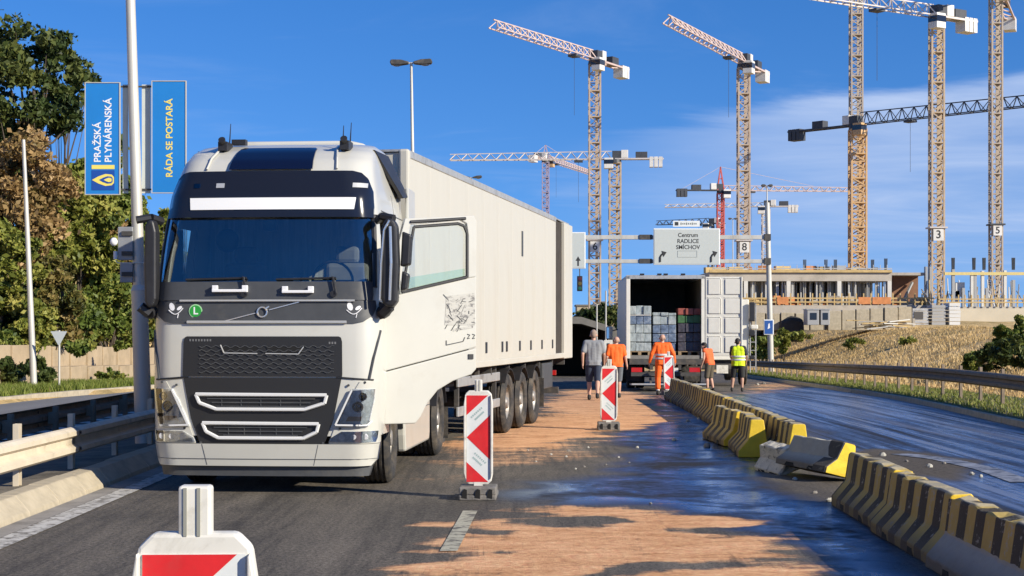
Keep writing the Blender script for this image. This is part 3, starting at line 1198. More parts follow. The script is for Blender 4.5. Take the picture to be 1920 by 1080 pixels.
# cowl, wipers, steps
panel('wiper_cowl', [(2.065, -1.165, 1.165), (2.12, -1.17, 1.17), (2.262, -1.16, 1.16)], M_dgrey, tractor, 0.022, 0.05, 30, 3)
for px0, px1, py in ((394, 462, 542), (528, 588, 544)):
    b_ = MB()
    x0, x1, z = fx(px0), fx(px1), fz(py)
    b_.box(((x0 + x1) / 2, FR(0, z) - 0.045, z - 0.015), (x1 - x0, 0.05, 0.03))
    for xx in (x0 + 0.03, x1 - 0.03):
        b_.box((xx, FR(0, z) - 0.04, z + 0.02), (0.06, 0.045, 0.045))
    b_.build('step_handle', M_sticker, tractor, bevel=0.006)
for xa, xb in ((fx(455), fx(340)), (fx(625), fx(515))):
    b_ = MB()
    z0 = 2.19
    b_.cyl((xa, FR(xa, z0) - 0.06, z0 - 0.06), (xa, FR(xa, z0) - 0.02, z0 - 0.06), 0.035, n=10)
    b_.tube([(xa + 0.03, FR(xa, z0) - 0.06, z0 - 0.06), (xa - 0.01, FR(xa, 2.3) - 0.055, 2.31), (xa - 0.02, FR(xa, 2.3) - 0.05, 2.30)], 0.013, 6)
    b_.tube(on_front(dense([(xa + 0.02, 2.30), (xb, 2.285)]), 0.03), 0.012, 6)
    b_.build('wiper', M_black, tractor)
# black band with maker's ring and diagonal bar
band = panel('front_band', [(1.815, -0.98, 0.98), (1.835, -1.08, 1.08), (1.90, -1.17, 1.17), (2.0, -1.20, 1.20), (2.062, -1.19, 1.19)], M_dgrey, tractor, 0.012, 0.03, 30, 3)
b_ = MB().tube(on_front(dense([(fx(330), 2.058), (fx(665), 2.058)]), 0.03), 0.012, 6)
b_.build('trim_strip', M_silver, band)
b_ = MB().tube(on_front(dense([(fx(345), 1.83), (fx(650), 1.83)]), 0.022), 0.016, 6)
b_.build('trim_strip', M_silver, band)
b_ = MB().tube(on_front(dense([(fx(418), fz(602)), (fx(477), fz(587))]), 0.02), 0.008, 5)
b_.build('emblem_bar', M_chrome, band)
b_ = MB().tube(on_front(dense([(fx(503), fz(581)), (fx(560), fz(566))]), 0.02), 0.008, 5)
b_.build('emblem_bar', M_chrome, band)
cxe, cze = fx(490), fz(585)
ring = [(cxe + 0.052 * math.cos(2 * math.pi * k / 20), cze + 0.052 * math.sin(2 * math.pi * k / 20)) for k in range(21)]
b_ = MB().tube(on_front(ring, 0.022), 0.011, 6)
b_.tube(on_front([(cxe + 0.035, cze + 0.035), (cxe + 0.075, cze + 0.06)], 0.024), 0.012, 5)
b_.build('emblem_ring', M_chrome, band)
# round green sticker with a letter, and two white face stickers
xs_, zs_ = fx(361), fz(583)
b_ = MB()
b_.cyl((xs_, FR(xs_, zs_) - 0.012, zs_), (xs_, FR(xs_, zs_) - 0.016, zs_), 0.074, n=24)
b_.build('sticker_rim', mat('pale_green_sticker', (0.35, 0.62, 0.33), 0.5), band)
b_ = MB()
b_.cyl((xs_, FR(xs_, zs_) - 0.014, zs_), (xs_, FR(xs_, zs_) - 0.019, zs_), 0.062, n=24)
st = b_.build('green_sticker', M_green, band)
lettering('sticker_letter', 'L', 0.11, M_sticker, st, (xs_, FR(xs_, zs_) - 0.020, zs_), (math.pi / 2, 0, 0), 0.001, bold=0.002)
for cx, flip in ((fx(322), 1), (fx(664), 1)):
    cz = fz(580)
    b_ = MB()
    # two slanting eyes and a crooked grin
    for ex, ez, s1_, s2_, an in ((-0.045, 0.03, 0.030, 0.045, 0.4), (0.04, 0.015, 0.034, 0.018, 0.6)):
        pl = []
        for k in range(10):
            t = 2 * math.pi * k / 10
            u, v = s1_ * math.cos(t), s2_ * math.sin(t)
            pl.append((cx + ex + u * math.cos(an) - v * math.sin(an), cz + ez + u * math.sin(an) + v * math.cos(an)))
        P3 = on_front(pl, 0.0155)
        b_.add(P3, [tuple(range(10))])
    grin = [(cx - 0.08 + 0.16 * t, cz - 0.005 - 0.055 * math.sin(math.pi * t) + 0.02 * t) for t in np.linspace(0, 1, 9)]
    b_.tube(on_front(grin, 0.0155), 0.006, 4)
    b_.tube(on_front([(cx + 0.03, cz - 0.045), (cx + 0.02, cz - 0.09)], 0.0155), 0.005, 4)
    b_.build('face_sticker', M_sticker, band)

# upper grille panel and its slot
ug = panel('upper_grille', [(1.252, -0.86, 0.86), (1.28, -0.862, 0.862), (1.62, -0.857, 0.857), (1.665, -0.845, 0.845), (1.678, -0.82, 0.82)], M_grille, tractor, 0.014, 0.03, 24, 4)
gm = MB()
for k in range(7):                                             # wavy mesh of the grille
    z = 1.30 + k * 0.045
    wav = [(x, z + 0.012 * math.sin(x * 60 + k * 3.1)) for x in np.arange(-0.68, 0.80, 0.026)]
    gm.tube(on_front(wav, 0.020), 0.0055, 4)
gm.build('grille_mesh', M_dgrey, ug)
b_ = MB()
for a, c in ((fx(413), fx(482)), (fx(498), fx(568))):
    b_.add(on_front([(a, fz(649)), (c, fz(650)), (c, fz(661)), (a + 0.03, fz(661))], 0.021), [(0, 1, 2, 3)])
b_.build('grille_slot', mat('slot_black', (0.004, 0.004, 0.004), 0.8), ug)
b_ = MB().tube(on_front(dense([(fx(411), fz(647)), (fx(418), fz(662)), (fx(482), fz(663))]), 0.024), 0.007, 5)
b_.build('slot_trim', M_silver, ug)
b_ = MB().tube(on_front(dense([(fx(498), fz(663)), (fx(560), fz(664)), (fx(570), fz(650))]), 0.024), 0.007, 5)
b_.build('slot_trim', M_silver, ug)
b_ = MB()
for a, c, z in ((fx(349), fx(394), fz(638)), (fx(616), fx(632), fz(643))):        # small raised marks, too worn to read
    n = max(2, int((c - a) / 0.03))
    for k in range(n):
        x = a + (c - a) * (k + 0.5) / n
        b_.add(on_front([(x - 0.009, z - 0.012), (x + 0.009, z - 0.012), (x + 0.009, z + 0.012), (x - 0.009, z + 0.012)], 0.018), [(0, 1, 2, 3)])
b_.build('raised_badge', mat('dull_badge', (0.16, 0.16, 0.16), 0.5), ug)
# lower grille with two outlined openings
lg = panel('lower_grille', [(0.515, -0.62, 0.62), (0.56, -0.68, 0.68), (0.80, -0.77, 0.77), (1.24, -0.855, 0.855)], M_grille, tractor, 0.010, 0.03, 24, 4)
for (tl, tr, bl, br, ytop, ymid, ybot) in ((364, 614, 404, 572, 740, 752, 768), (377, 599, 408, 570, 794, 806, 822)):
    o_ = [(fx(tl), fz(ytop)), (fx(tr), fz(ytop + 1)), (fx(tr - 4), fz(ymid + 4)), (fx(br), fz(ybot)), (fx(bl), fz(ybot)), (fx(tl + 7), fz(ymid + 4))]
    b_ = MB().tube(on_front(dense(o_, True), 0.030), 0.020, 6)
    fr_ = b_.build('opening_frame', M_drl, lg, True)
    i_ = MB()
    for k in range(3):
        z = fz(ytop) - 0.045 - 0.042 * k
        i_.tube(on_front(dense([(fx(tl + 22 + 9 * k), z), (fx(tr - 22 - 9 * k), z)]), 0.018), 0.008, 5)
    for x in np.linspace(fx(tl + 50), fx(tr - 50), 5):
        i_.tube(on_front([(x, fz(ytop) - 0.02), (x, fz(ybot) + 0.02)], 0.016), 0.006, 4)
    i_.build('opening_bars', M_dgrey, lg)
# bumper and lamps
bmp = panel('bumper', [(0.30, -1.15, 1.15), (0.36, -1.195, 1.195), (0.535, -1.222, 1.222)], M_white, tractor, 0.030, 0.14, 36, 3)
b_ = MB().tube(on_front(dense([(-1.20, 0.375), (1.20, 0.375)]), 0.032), 0.004, 4)
b_.build('bumper_groove', M_dgrey, bmp)
for xx in (fx(376), fx(598)):
    b_ = MB().tube(on_front(dense([(xx, 0.53), (xx + (0.05 if xx < 0 else -0.05), 0.31)]), 0.031), 0.003, 4)
    b_.build('bumper_joint', M_dgrey, bmp)
panel('air_dam', [(0.19, -1.12, 1.12), (0.295, -1.15, 1.15)], M_dgrey, tractor, -0.02, 0.10, 24, 2)
for s in (-1, 1):
    def mir(rows):
        return rows if s > 0 else [(z, -b2, -a) for z, a, b2 in rows]
    panel('lamp_surround', mir([(0.54, 0.72, 1.225), (0.70, 0.78, 1.23), (1.0, 0.93, 1.236), (1.20, 1.05, 1.236)]), M_white, tractor, 0.012, 0.10, 12, 3)
    hl = panel('headlamp', mir([(0.715, 0.78, 1.12), (0.76, 0.79, 1.145), (1.0, 0.90, 1.19), (1.12, 0.975, 1.20)]), M_lampin, tractor, 0.020, 0.02, 10, 3)
    panel('lamp_lens', mir([(0.715, 0.78, 1.12), (0.76, 0.79, 1.145), (1.0, 0.90, 1.19), (1.12, 0.975, 1.20)]), M_lens, hl, 0.045, 0.006, 10, 3)
    b_ = MB().tube(on_front(dense([(s * 0.975, 1.11), (s * 0.795, 0.735), (s * 1.10, 0.725)] if s < 0 else [(0.97, 1.11), (0.795, 0.74), (1.12, 0.735), (1.165, 0.78)]), 0.032), 0.017, 6)
    b_.build('daylight_strip', M_drl, hl, True)
    for (ex, ez, r) in ((1.03, 0.93, 0.06), (1.08, 1.04, 0.045)):
        b_ = MB()
        y = FR(ex, ez) - 0.022
        b_.lathe([(r, 0.0), (r * 0.95, -0.018), (r * 0.72, -0.016), (r * 0.6, 0.0), (r * 0.5, -0.012), (0.001, -0.016)], (s * ex, y, ez), 'y', 20)
        b_.build('projector', mat('projector_black', (0.06, 0.06, 0.065), 0.15, metal=0.4), hl, True)
    panel('indicator', mir([(0.78, 0.90, 1.06), (0.83, 0.93, 1.07)]), mat('pale_amber', (0.55, 0.30, 0.16), 0.3), hl, 0.024, 0.01, 4, 2)
    fg = panel('fog_lamp', mir([(0.555, 0.72, 1.20), (0.60, 0.74, 1.215), (0.672, 0.86, 1.222)]), M_lampin, tractor, 0.022, 0.02, 10, 2)
    panel('lamp_lens', mir([(0.555, 0.72, 1.20), (0.60, 0.74, 1.215), (0.672, 0.86, 1.222)]), M_lens, fg, 0.032, 0.006, 10, 2)
    for ex in (0.86, 0.98, 1.10):
        MB().cyl((s * ex, FR(ex, .61) - 0.022, 0.612), (s * ex, FR(ex, .61) - 0.03, 0.612), 0.036, 0.03, 14).build('fog_reflector', M_lampin, fg)
    # corner air deflector with its dark gap
    b_ = MB().tube([(s * 1.14, FR(1.14, 1.22) - 0.012, 1.22), (s * 1.18, FR(1.18, 1.45) - 0.012, 1.45), (s * 1.215, FR(1.215, 1.62) - 0.012, 1.62), (s * 1.235, FR(1.235, 1.75) - 0.01, 1.74)], 0.014, 6)
    b_.build('corner_gap', M_dgrey, tractor)
    b_ = MB()
    b_.tube(on_front(dense([(s * 0.80, 1.245), (s * 1.18, 1.215)]), 0.008), 0.010, 5)
    b_.build('panel_gap', M_black, tractor)

for s in (-1, 1):
    MB().tube([(s * 0.72, FR(0.72, 3.50) - 0.02, 3.50), (s * 0.70, FR(0.70, 3.62) - 0.02, 3.635), (s * 0.66, FR(0.66, 3.74) - 0.02, 3.76), (s * 0.64, FR(0.64, 3.84) - 0.02, 3.86)], 0.012, 6).build('roof_ridge', M_white, tractor, True)
    MB().tube([(s * (WF(z) + 0.002), 1.66, z) for z in np.linspace(1.25, 3.3, 8)], 0.007, 5).build('panel_joint', M_dgrey, tractor)
    MB().tube([(s * (WF(3.06) + 0.002), y, 3.06) for y in np.linspace(0.75, 2.28, 6)], 0.006, 5).build('panel_joint', M_dgrey, tractor)
    b_ = MB()
    for ex, ez in ((0.66, 0.545), (0.84, 0.70), (0.93, 1.16), (1.10, 1.19)):
        b_.cyl((s * ex, FR(ex, ez) - 0.012, ez), (s * ex, FR(ex, ez) - 0.022, ez), 0.014, n=8)
    b_.build('panel_screw', M_dgrey, tractor)
# interior: dashboard, wheel, seats, rear curtain, floor
b_ = MB().prism([(0.30, 1.85), (0.85, 1.85), (0.85, 2.12), (0.70, 2.22), (0.34, 2.20)], 0, -1.12, 1.12)
b_.build('dashboard', M_black, tractor, bevel=0.02)
b_ = MB().lathe([(0.23, 0.0), (0.245, 0.015), (0.23, 0.03), (0.215, 0.015), (0.23, 0.0)], (0.58, 0.92, 2.28), 'y', 24)
b_.cyl((0.58, 0.80, 2.15), (0.58, 0.94, 2.28), 0.05, 0.06, 8)
b_.box((0.58, 0.93, 2.28), (0.44, 0.02, 0.05))
b_.build('steering_wheel', M_black, tractor, True)
for sx0 in (-0.6, 0.6):
    b_ = MB()
    b_.box((sx0, 1.45, 1.75), (0.52, 0.5, 0.18))
    b_.box((sx0, 1.72, 2.15), (0.50, 0.14, 0.75))
    b_.box((sx0, 1.73, 2.62), (0.28, 0.10, 0.2))
    b_.build('seat', M_cloth, tractor, bevel=0.05)
MB().box((0, 2.2, 2.4), (2.3, 0.04, 2.2)).build('rear_curtain', mat('cab_curtain', (0.34, 0.34, 0.34), 0.95, var=0.3, vscale=3, stretch=(8, 1, 0.4)), tractor)
MB().box((0, 1.2, 1.18), (2.36, 2.0, 0.05)).build('cab_floor', M_cloth, tractor)
b_ = MB().box2((-1.225, 0.62, 2.26), (-1.215, 1.42, 2.95))
b_.build('passenger_window', M_winglass, tractor)
b_ = MB().box2((-1.19, 0.60, 1.25), (-1.15, 1.55, 2.25))
b_.build('door_lining', mat('door_lining_grey', (0.30, 0.33, 0.27), 0.8), tractor)
b_ = MB().box2((-0.07, 0.36, 2.83), (0.07, 0.46, 2.95))
b_.build('mirror_camera', M_black, tractor, bevel=0.01)
b_ = MB()
for x0 in (0.28, 0.38):
    b_.box((x0, 0.45, 2.27), (0.07, 0.03, 0.10))
b_.build('dashboard_papers', M_sticker, tractor)
b_ = MB().sphere((-0.48, 0.42, 2.72), (0.13, 0.04, 0.13), 14, 8)
b_.build('hanging_ornament', M_black, tractor, True)

# mirrors
for s in (-1, 1):
    mo = 0.0 if s > 0 else -0.11
    mr = MB()
    # housing: rounded wedge
    prof = [(0.0, 2.08), (0.05, 2.00), (0.16, 1.98), (0.22, 2.05), (0.24, 2.45), (0.22, 2.86), (0.15, 2.93), (0.05, 2.92), (0.0, 2.80)]
    mr.prism([(s * (1.27 + mo + a * (0.80 if s > 0 else 0.55)), z) for a, z in prof], 1, 0.02, 0.20)
    house = mr.build('mirror', M_black, tractor, bevel=0.035, seg=3)
    b_ = MB().tube([(s * 1.19, 0.34, 2.93), (s * 1.26, 0.18, 2.96), (s * 1.40, 0.12, 2.93)], 0.045, 8)
    b_.build('mirror_arm', M_black, tractor, True)
    b_ = MB().tube([(s * 1.20, 0.34, 1.96), (s * 1.27, 0.16, 1.92), (s * 1.36, 0.12, 2.0)], 0.06, 8)
    b_.build('mirror_arm', M_black, tractor, True)
    if s > 0:
        b_ = MB().tube([(s * (1.265 + mo), 0.012, 2.06), (s * (1.28 + mo), 0.008, 2.45), (s * (1.31 + mo), 0.008, 2.80), (s * (1.37 + mo), 0.01, 2.905)], 0.013, 6)
        b_.build('mirror_trim', M_chrome, house, True)
        b_ = MB().tube([(s * (1.37 + mo), 0.01, 2.06), (s * (1.385 + mo), 0.006, 2.45), (s * (1.375 + mo), 0.008, 2.84)], 0.016, 6)
        b_.build('mirror_trim', M_chrome, house, True)
    b_ = MB().box2((min(s * (1.29 + mo), s * (1.43 + mo)), 0.203, 2.10), (max(s * (1.29 + mo), s * (1.43 + mo)), 0.207, 2.84))
    b_.build('mirror_glass', mat('mirror_face', (0.5, 0.55, 0.6), 0.03, metal=1.0), house)
    foot = MB().prism([(s * 1.14, 1.80), (s * 1.30, 1.90), (s * 1.36, 2.0), (s * 1.20, 2.06), (s * 1.14, 2.06)], 1, 0.25, 0.48)
    foot.build('mirror_foot', M_black, tractor, bevel=0.02)
# kerb-view mirrors on the driver side stick out past the housing
for z0, z1, w_ in ((2.42, 2.80, 0.10), (2.16, 2.38, 0.07)):
    b_ = MB().prism([(1.46, z0), (1.46 + w_, z0 + 0.02), (1.46 + w_ + 0.02, z1 - 0.04), (1.48, z1)], 1, 0.16, 0.32)
    b_.build('outer_mirror', M_black, tractor, bevel=0.02)

# the open driver door, swung well out on its front hinges
# local frame of the door: x runs from hinge to free edge (0..1.08), y is thickness, z up
DT = 0.07
b_ = MB().prism([(0.0, 1.295), (1.08, 1.555), (1.08, 2.34), (0.98, 2.32), (0.16, 2.13), (0.0, 2.10)], 1, 0.0, DT)
door = b_.build('driver_door', M_white, tractor, bevel=0.012, loc=(1.235, 0.50, 0), rot=(0, 0, math.radians(90 - 62)))
b_ = MB().prism([(0.0, 0.72), (0.36, 0.72), (0.42, 0.79), (0.50, 0.94), (0.62, 1.08), (0.80, 1.18), (1.02, 1.25), (1.08, 1.31), (1.08, 1.545), (0.0, 1.285)], 1, 0.0, DT)
b_.build('lower_panel', M_white, door, bevel=0.012)
b_ = MB().prism([(0.0, 2.102), (0.16, 2.132), (0.30, 2.90), (0.90, 2.965), (0.965, 2.93), (0.985, 2.80), (0.985, 2.325), (1.08, 2.342), (1.085, 2.95), (1.05, 3.02), (0.24, 2.965)], 1, 0.002, DT - 0.002)
b_.build('window_frame', M_white, door, bevel=0.008)
wpts = [(0.20, 2.16), (0.965, 2.335), (0.965, 2.82), (0.93, 2.90), (0.86, 2.925), (0.34, 2.875)]
b_ = MB().tube([(x, -0.004, z) for x, z in wpts + wpts[:1]], 0.017, 6)
b_.build('window_seal', M_black, door)
b_ = MB().tube([(0.30, -0.006, 2.93), (0.95, -0.006, 2.985)], 0.016, 6)
b_.build('rain_strip', M_black, door)
b_ = MB().prism([(0.18, 2.14), (0.97, 2.325), (0.97, 2.93), (0.32, 2.90)], 1, 0.03, 0.036)
b_.build('door_glass', M_winglass, door)
b_ = MB().prism([(0.21, 2.18), (0.955, 2.345), (0.955, 2.43), (0.225, 2.31)], 1, 0.040, 0.044)
b_.build('lowered_pane', glass('green_pane', (0.84, 0.95, 0.89), 0.0), door)
b_ = MB().prism([(-0.02, 1.90), (0.10, 1.97), (0.17, 2.11), (0.0, 2.11)], 1, -0.03, 0.02)
b_.build('mirror_socket', M_black, door, bevel=0.01)
M_scuff = mat('scuffed_print', (0.46, 0.45, 0.405), 0.6, dirt=(0.16, 0.155, 0.15), dscale=20, dlow=0.50, dhigh=0.62, stretch=(0.7, 1, 1.3))
b_ = MB().prism([(0.70, 1.80), (1.06, 1.80), (1.06, 2.16), (0.72, 2.12)], 1, -0.0035, -0.0015)
b_.build('worn_print', M_scuff, door)
b_ = MB()
for k in range(26):
    x0, z0 = rnd.uniform(0.72, 1.04), rnd.uniform(1.80, 2.12)
    b_.tube([(x0, -0.0042, z0), (x0 + rnd.uniform(-.12, .12) * 0.6, -0.0042, z0 + rnd.uniform(-.09, .09))], rnd.uniform(.002, .006), 4)
tag(b_.build('scratch_marks', M_dgrey, door), kind='stuff')
b_ = MB().prism([(0.80, 1.73), (1.04, 1.77), (1.04, 1.80), (0.80, 1.76)], 1, -0.0035, -0.0015)
b_.build('worn_print', M_scuff, door)
b_ = MB().tube([(0.72, -0.003, 1.63), (0.72, -0.003, 1.58), (0.92, -0.003, 1.62), (0.94, -0.003, 1.665)], 0.006, 4)
for x0 in (0.97, 1.03):
    b_.tube([(x0, -0.003, 1.70), (x0 + 0.03, -0.003, 1.69), (x0, -0.003, 1.65), (x0 + 0.03, -0.003, 1.655)], 0.005, 4)
b_.build('thin_marks', M_dgrey, door)
b_ = MB().box((1.01, -0.006, 1.45), (0.06, 0.012, 0.055))
b_.build('door_latch', M_black, door)
b_ = MB().prism([(0.06, 1.2), (1.02, 1.45), (1.02, 2.2), (0.10, 2.05)], 1, DT + 0.001, DT + 0.04)
b_.build('door_lining', M_dgrey, door, bevel=0.015)

# front wheels, steps, fairing behind them, chassis, drive axle
for s in (-1, 1):
    wheel(tractor, (s * 1.03, 1.42, 0.51), s, TY_TRUCK, math.radians(3))
    arc_guard(0.60, 0.02, 0.1, math.pi - 0.1, min(s * 0.89, s * 1.21), max(s * 0.89, s * 1.21), (1.42, 0.52)).build('wheel_arch', M_black, tractor, True)
    b_ = MB().prism([(2.10, 0.30), (4.15, 0.30), (4.22, 0.40), (4.22, 1.05), (2.30, 1.20), (2.06, 1.20), (1.98, 0.9), (2.04, 0.5)], 0, min(s * 1.12, s * 1.235), max(s * 1.12, s * 1.235))
    b_.build('side_fairing', M_white, tractor, bevel=0.03)
    b_ = MB().box((s * 1.238, 2.16, 0.86), (0.006, 0.05, 0.14))
    b_.build('fairing_vent', M_black, tractor)
    b_ = MB().tube([(s * 1.239, 2.02, 0.77), (s * 1.239, 4.2, 0.77)], 0.005, 4)
    b_.build('fairing_joint', M_dgrey, tractor)
    for y in (5.40,):
        wheel(tractor, (s * 1.06, y, 0.51), s, TY_TRUCK)
        wheel(tractor, (s * 0.71, y, 0.51), s, TY_TRUCK)
    arc_guard(0.58, 0.02, 0.35, math.pi - 0.35, min(s * 0.56, s * 1.24), max(s * 0.56, s * 1.24), (5.40, 0.51)).build('rear_mudguard', M_black, tractor, True)
    b_ = MB().box((s * 0.42, 3.5, 0.86), (0.09, 6.2, 0.26))
    b_.build('chassis_beam', M_steel, tractor)
    MB().box((s * 0.95, 6.05, 0.42), (0.6, 0.012, 0.45)).build('mud_flap', M_rubber, tractor)
for y in (1.42, 5.40):
    MB().cyl((-1.0, y, 0.51), (1.0, y, 0.51), 0.09, n=12).build('axle', M_steel, tractor)
b_ = MB().cyl((0, 4.75, 1.02), (0, 4.75, 1.12), 0.48, n=24)
b_.box((0, 4.75, 1.0), (0.8, 0.9, 0.1))
b_.build('fifth_wheel', M_steel, tractor)
MB().box((0, 1.2, 0.75), (0.9, 1.6, 0.7)).build('engine_block', M_steel, tractor)

# ------------------------------------------------------------------ the semi-trailer
TR = math.radians(10.3)
trailer = empty('semi_trailer', (-1.30 - 1.27 * math.cos(TR), 20.0 + 1.27 * math.sin(TR), 0), -TR,
                'long cream box semi-trailer coupled behind the white tractor', 'trailer')
TL, TZ0, TZ1, TW = 14.35, 1.17, 4.0, 1.27
b_ = MB()
b_.box2((-TW + 0.02, 0.03, TZ0 + 0.05), (TW - 0.02, 12.15, TZ1 - 0.03))
b_.build('box_core', M_trailer, trailer)
np_ = 10
pw = (12.15) / np_
for s in (-1, 1):
    pm = MB().box2((-0.012, 0.0015, TZ0 + 0.10), (0.012, pw - 0.0015, TZ1 - 0.10)).mesh('side_panel', M_trailer)
    for k in range(np_):
        o = inst('side_panel', pm, trailer, (s * (TW - 0.01), k * pw, 0))
        bv = o.modifiers.new('bevel', 'BEVEL')
        bv.width, bv.segments = 0.0025, 1
    MB().box2((min(s * (TW - 0.06), s * (TW + 0.012)), 0.0, TZ1 - 0.10), (max(s * (TW - 0.06), s * (TW + 0.012)), 12.15, TZ1)).build('roof_rail', M_alu, trailer, bevel=0.01)
    MB().box2((min(s * (TW - 0.06), s * (TW + 0.012)), 0.0, TZ0), (max(s * (TW - 0.06), s * (TW + 0.012)), TL - 0.05, TZ0 + 0.10)).build('lower_rail', M_trailer, trailer, bevel=0.01)
    b_ = MB().box2((min(s * (TW - 0.12), s * (TW + 0.014)), -0.02, TZ0), (max(s * (TW - 0.12), s * (TW + 0.014)), 0.10, TZ1 + 0.01))
    b_.build('corner_post', M_trailer, trailer, bevel=0.03)
    # rear: dark recess, then the white end frame
    MB().box2((min(s * (TW - 0.3), s * (TW - 0.05)), 12.14, TZ0 + 0.1), (max(s * (TW - 0.3), s * (TW - 0.05)), 13.30, TZ1 - 0.05)).build('rear_recess', mat('dark_recess', (0.045, 0.036, 0.026), 0.8, var=0.3), trailer)
    MB().box2((min(s * (TW - 0.10), s * (TW + 0.015)), 13.28, TZ0 - 0.02), (max(s * (TW - 0.10), s * (TW + 0.015)), TL + 0.06, TZ1 - 0.04)).build('rear_post', M_trailer, trailer, bevel=0.015)
    slot = MB().box((0, 0, 0), (0.012, 0.12, 0.17)).mesh('lashing_slot', M_black)
    for y in (5.0, 6.35, 6.75, 8.0, 9.15, 10.4, 11.7):
        inst('lashing_slot', slot, trailer, (s * (TW + 0.008), y, 1.47))
    MB().box((s * (TW + 0.008), 8.25, 3.26), (0.012, 0.12, 0.44)).build('side_marker_plate', M_dgrey, trailer)
    for y in (7.22, 8.58, 9.96):
        wheel(trailer, (s * 1.07, y, 0.51), s, TY_TRUCK)
    for z in (0.55, 0.98):
        MB().box2((min(s * 1.16, s * 1.20), 3.3, z - 0.07), (max(s * 1.16, s * 1.20), 6.55, z + 0.07)).build('side_guard_rail', M_alu, trailer, bevel=0.01)
    for y in (3.5, 5.0, 6.4):
        MB().box((s * 1.13, y, 0.83), (0.06, 0.08, 0.72)).build('guard_bracket', M_steel, trailer)
    MB().box2((min(s * 0.35, s * 0.48), 0.4, 0.86), (max(s * 0.35, s * 0.48), TL, TZ0 - 0.02)).build('chassis_beam', M_steel, trailer)
    b_ = MB().box((s * 0.95, 2.7, 0.72), (0.14, 0.14, 0.85))
    b_.box((s * 0.95, 2.7, 0.18), (0.3, 0.3, 0.05))
    b_.build('landing_leg', M_steel, trailer)
    for y in (7.22, 8.58, 9.96):
        arc_guard(0.57, 0.015, 0.65, math.pi - 0.65, min(s * 0.86, s * 1.25), max(s * 0.86, s * 1.25), (y, 0.51)).build('mudguard', M_black, trailer, True)
    MB().box((s * 0.98, 10.75, 0.55), (0.55, 0.012, 0.55)).build('mud_flap', M_rubber, trailer)
    MB().box((s * 0.95, 13.3, 0.86), (0.3, 0.07, 0.10)).build('rear_lamp', M_red, trailer)
    MB().box((s * 1.0, 11.6, 0.85), (0.4, 1.2, 0.5)).build('pallet_box', M_dgrey, trailer, bevel=0.02)
for y in (7.22, 8.58, 9.96):
    MB().cyl((-1.0, y, 0.51), (1.0, y, 0.51), 0.08, n=12).build('axle', M_steel, trailer)
MB().box((0, 13.3, 0.5), (2.3, 0.12, 0.13)).build('rear_bumper', M_steel, trailer)
for y in np.arange(1.0, TL, 1.6):
    MB().box((0, y, 1.08), (2.4, 0.08, 0.12)).build('cross_member', M_steel, trailer)
MB().box2((-TW + 0.05, 0.0, TZ1 - 0.02), (TW - 0.05, TL, TZ1 + 0.008)).build('roof', M_alu, trailer)
for s in (-1, 1):
    MB().box((s * 0.60, TL - 0.10, 2.6), (1.12, 0.05, 2.7)).build('rear_door', M_trailer, trailer, bevel=0.01)


# ------------------------------------------------------------------ guard rails
M_galv = mat('weathered_galvanised_steel', (0.62, 0.54, 0.41), 0.6, metal=0.05, var=0.12, vscale=2.5, dirt=(0.22, 0.17, 0.11), dscale=2.2, dlow=0.55, dhigh=0.85)
M_galv2 = mat('dull_shaded_rail_steel', (0.27, 0.215, 0.16), 0.9, metal=0.0, spec=0.1, var=0.15, dirt=(0.15, 0.10, 0.07), dscale=1.5)  # shade of the unlit rail side is put into this dark brown
W_SEC = [(0.0, 0.155), (0.035, 0.145), (0.08, 0.115), (0.08, 0.065), (0.015, 0.03), (0.015, -0.03), (0.08, -0.065), (0.08, -0.115), (0.035, -0.145), (0.0, -0.155)]


def guard_rail(name, label, x_of, y0, y1, zc, face, m, post_step=2.0, sect=4.0, post_h=None, dz=0.0):
    """W-beam on posts: every rail length and every post is its own part. face = +1: corrugation towards +x"""
    x_m = x_of((y0 + y1) / 2)
    root = empty(name, (0, 0, 0), 0, label, 'guard rail')
    y = y0
    k = 0
    while y < y1 - 0.1:
        L_ = min(sect, y1 - y)
        b_ = MB()
        pa, pb = [], []
        for o_, h in W_SEC:
            pa.append((x_of(y) + face * o_, y, gz(y) + zc + h))
            pb.append((x_of(y + L_) + face * o_, y + L_ + 0.06, gz(y + L_) + zc + h))
        b_.grid([pa, pb])
        o = b_.build('rail', m, root, fix=False)
        o.modifiers.new('thick', 'SOLIDIFY').thickness = 0.006
        b_ = MB()
        for hh in (-0.09, 0.09):
            b_.cyl((x_of(y) + face * 0.075, y + 0.05, gz(y) + zc + hh), (x_of(y) + face * 0.095, y + 0.05, gz(y) + zc + hh), 0.016, n=6)
        b_.build('rail_bolt', M_steel, o)
        y += L_
    pm = MB().prism([(-0.03, -0.05), (0.03, -0.05), (0.03, -0.042), (-0.022, -0.042), (-0.022, 0.042), (0.03, 0.042), (0.03, 0.05), (-0.03, 0.05)], 2, -0.12, zc + 0.13).mesh('post', m)
    sm = MB().box((0.04 * face, 0, zc), (0.10, 0.12, 0.16)).mesh('spacer', m)
    y = y0 + 0.3
    while y < y1:
        o = inst('post', pm, root, (x_of(y) - face * 0.09, y, gz(y) + dz), (0, 0, rnd.uniform(-.03, .03)))
        inst('spacer', sm, o, (0, 0, -dz))
        y += post_step
    return root


guard_rail('guard_rail', 'pale steel guard rail on the median kerb beside the white truck', lambda y: -4.95, 10.0, 46, 0.50, 1, M_galv, dz=0.16)
guard_rail('guard_rail', 'second steel guard rail at the far side of the median, facing the opposite road', lambda y: -6.45, 10.0, 62, 0.52, -1, M_galv2, dz=0.03)
guard_rail('guard_rail', 'brown shade-tinted guard rail below the dry grass bank', lambda y: rail_x(y), 18.0, 102, 0.66, -1, M_galv2, dz=0.12)

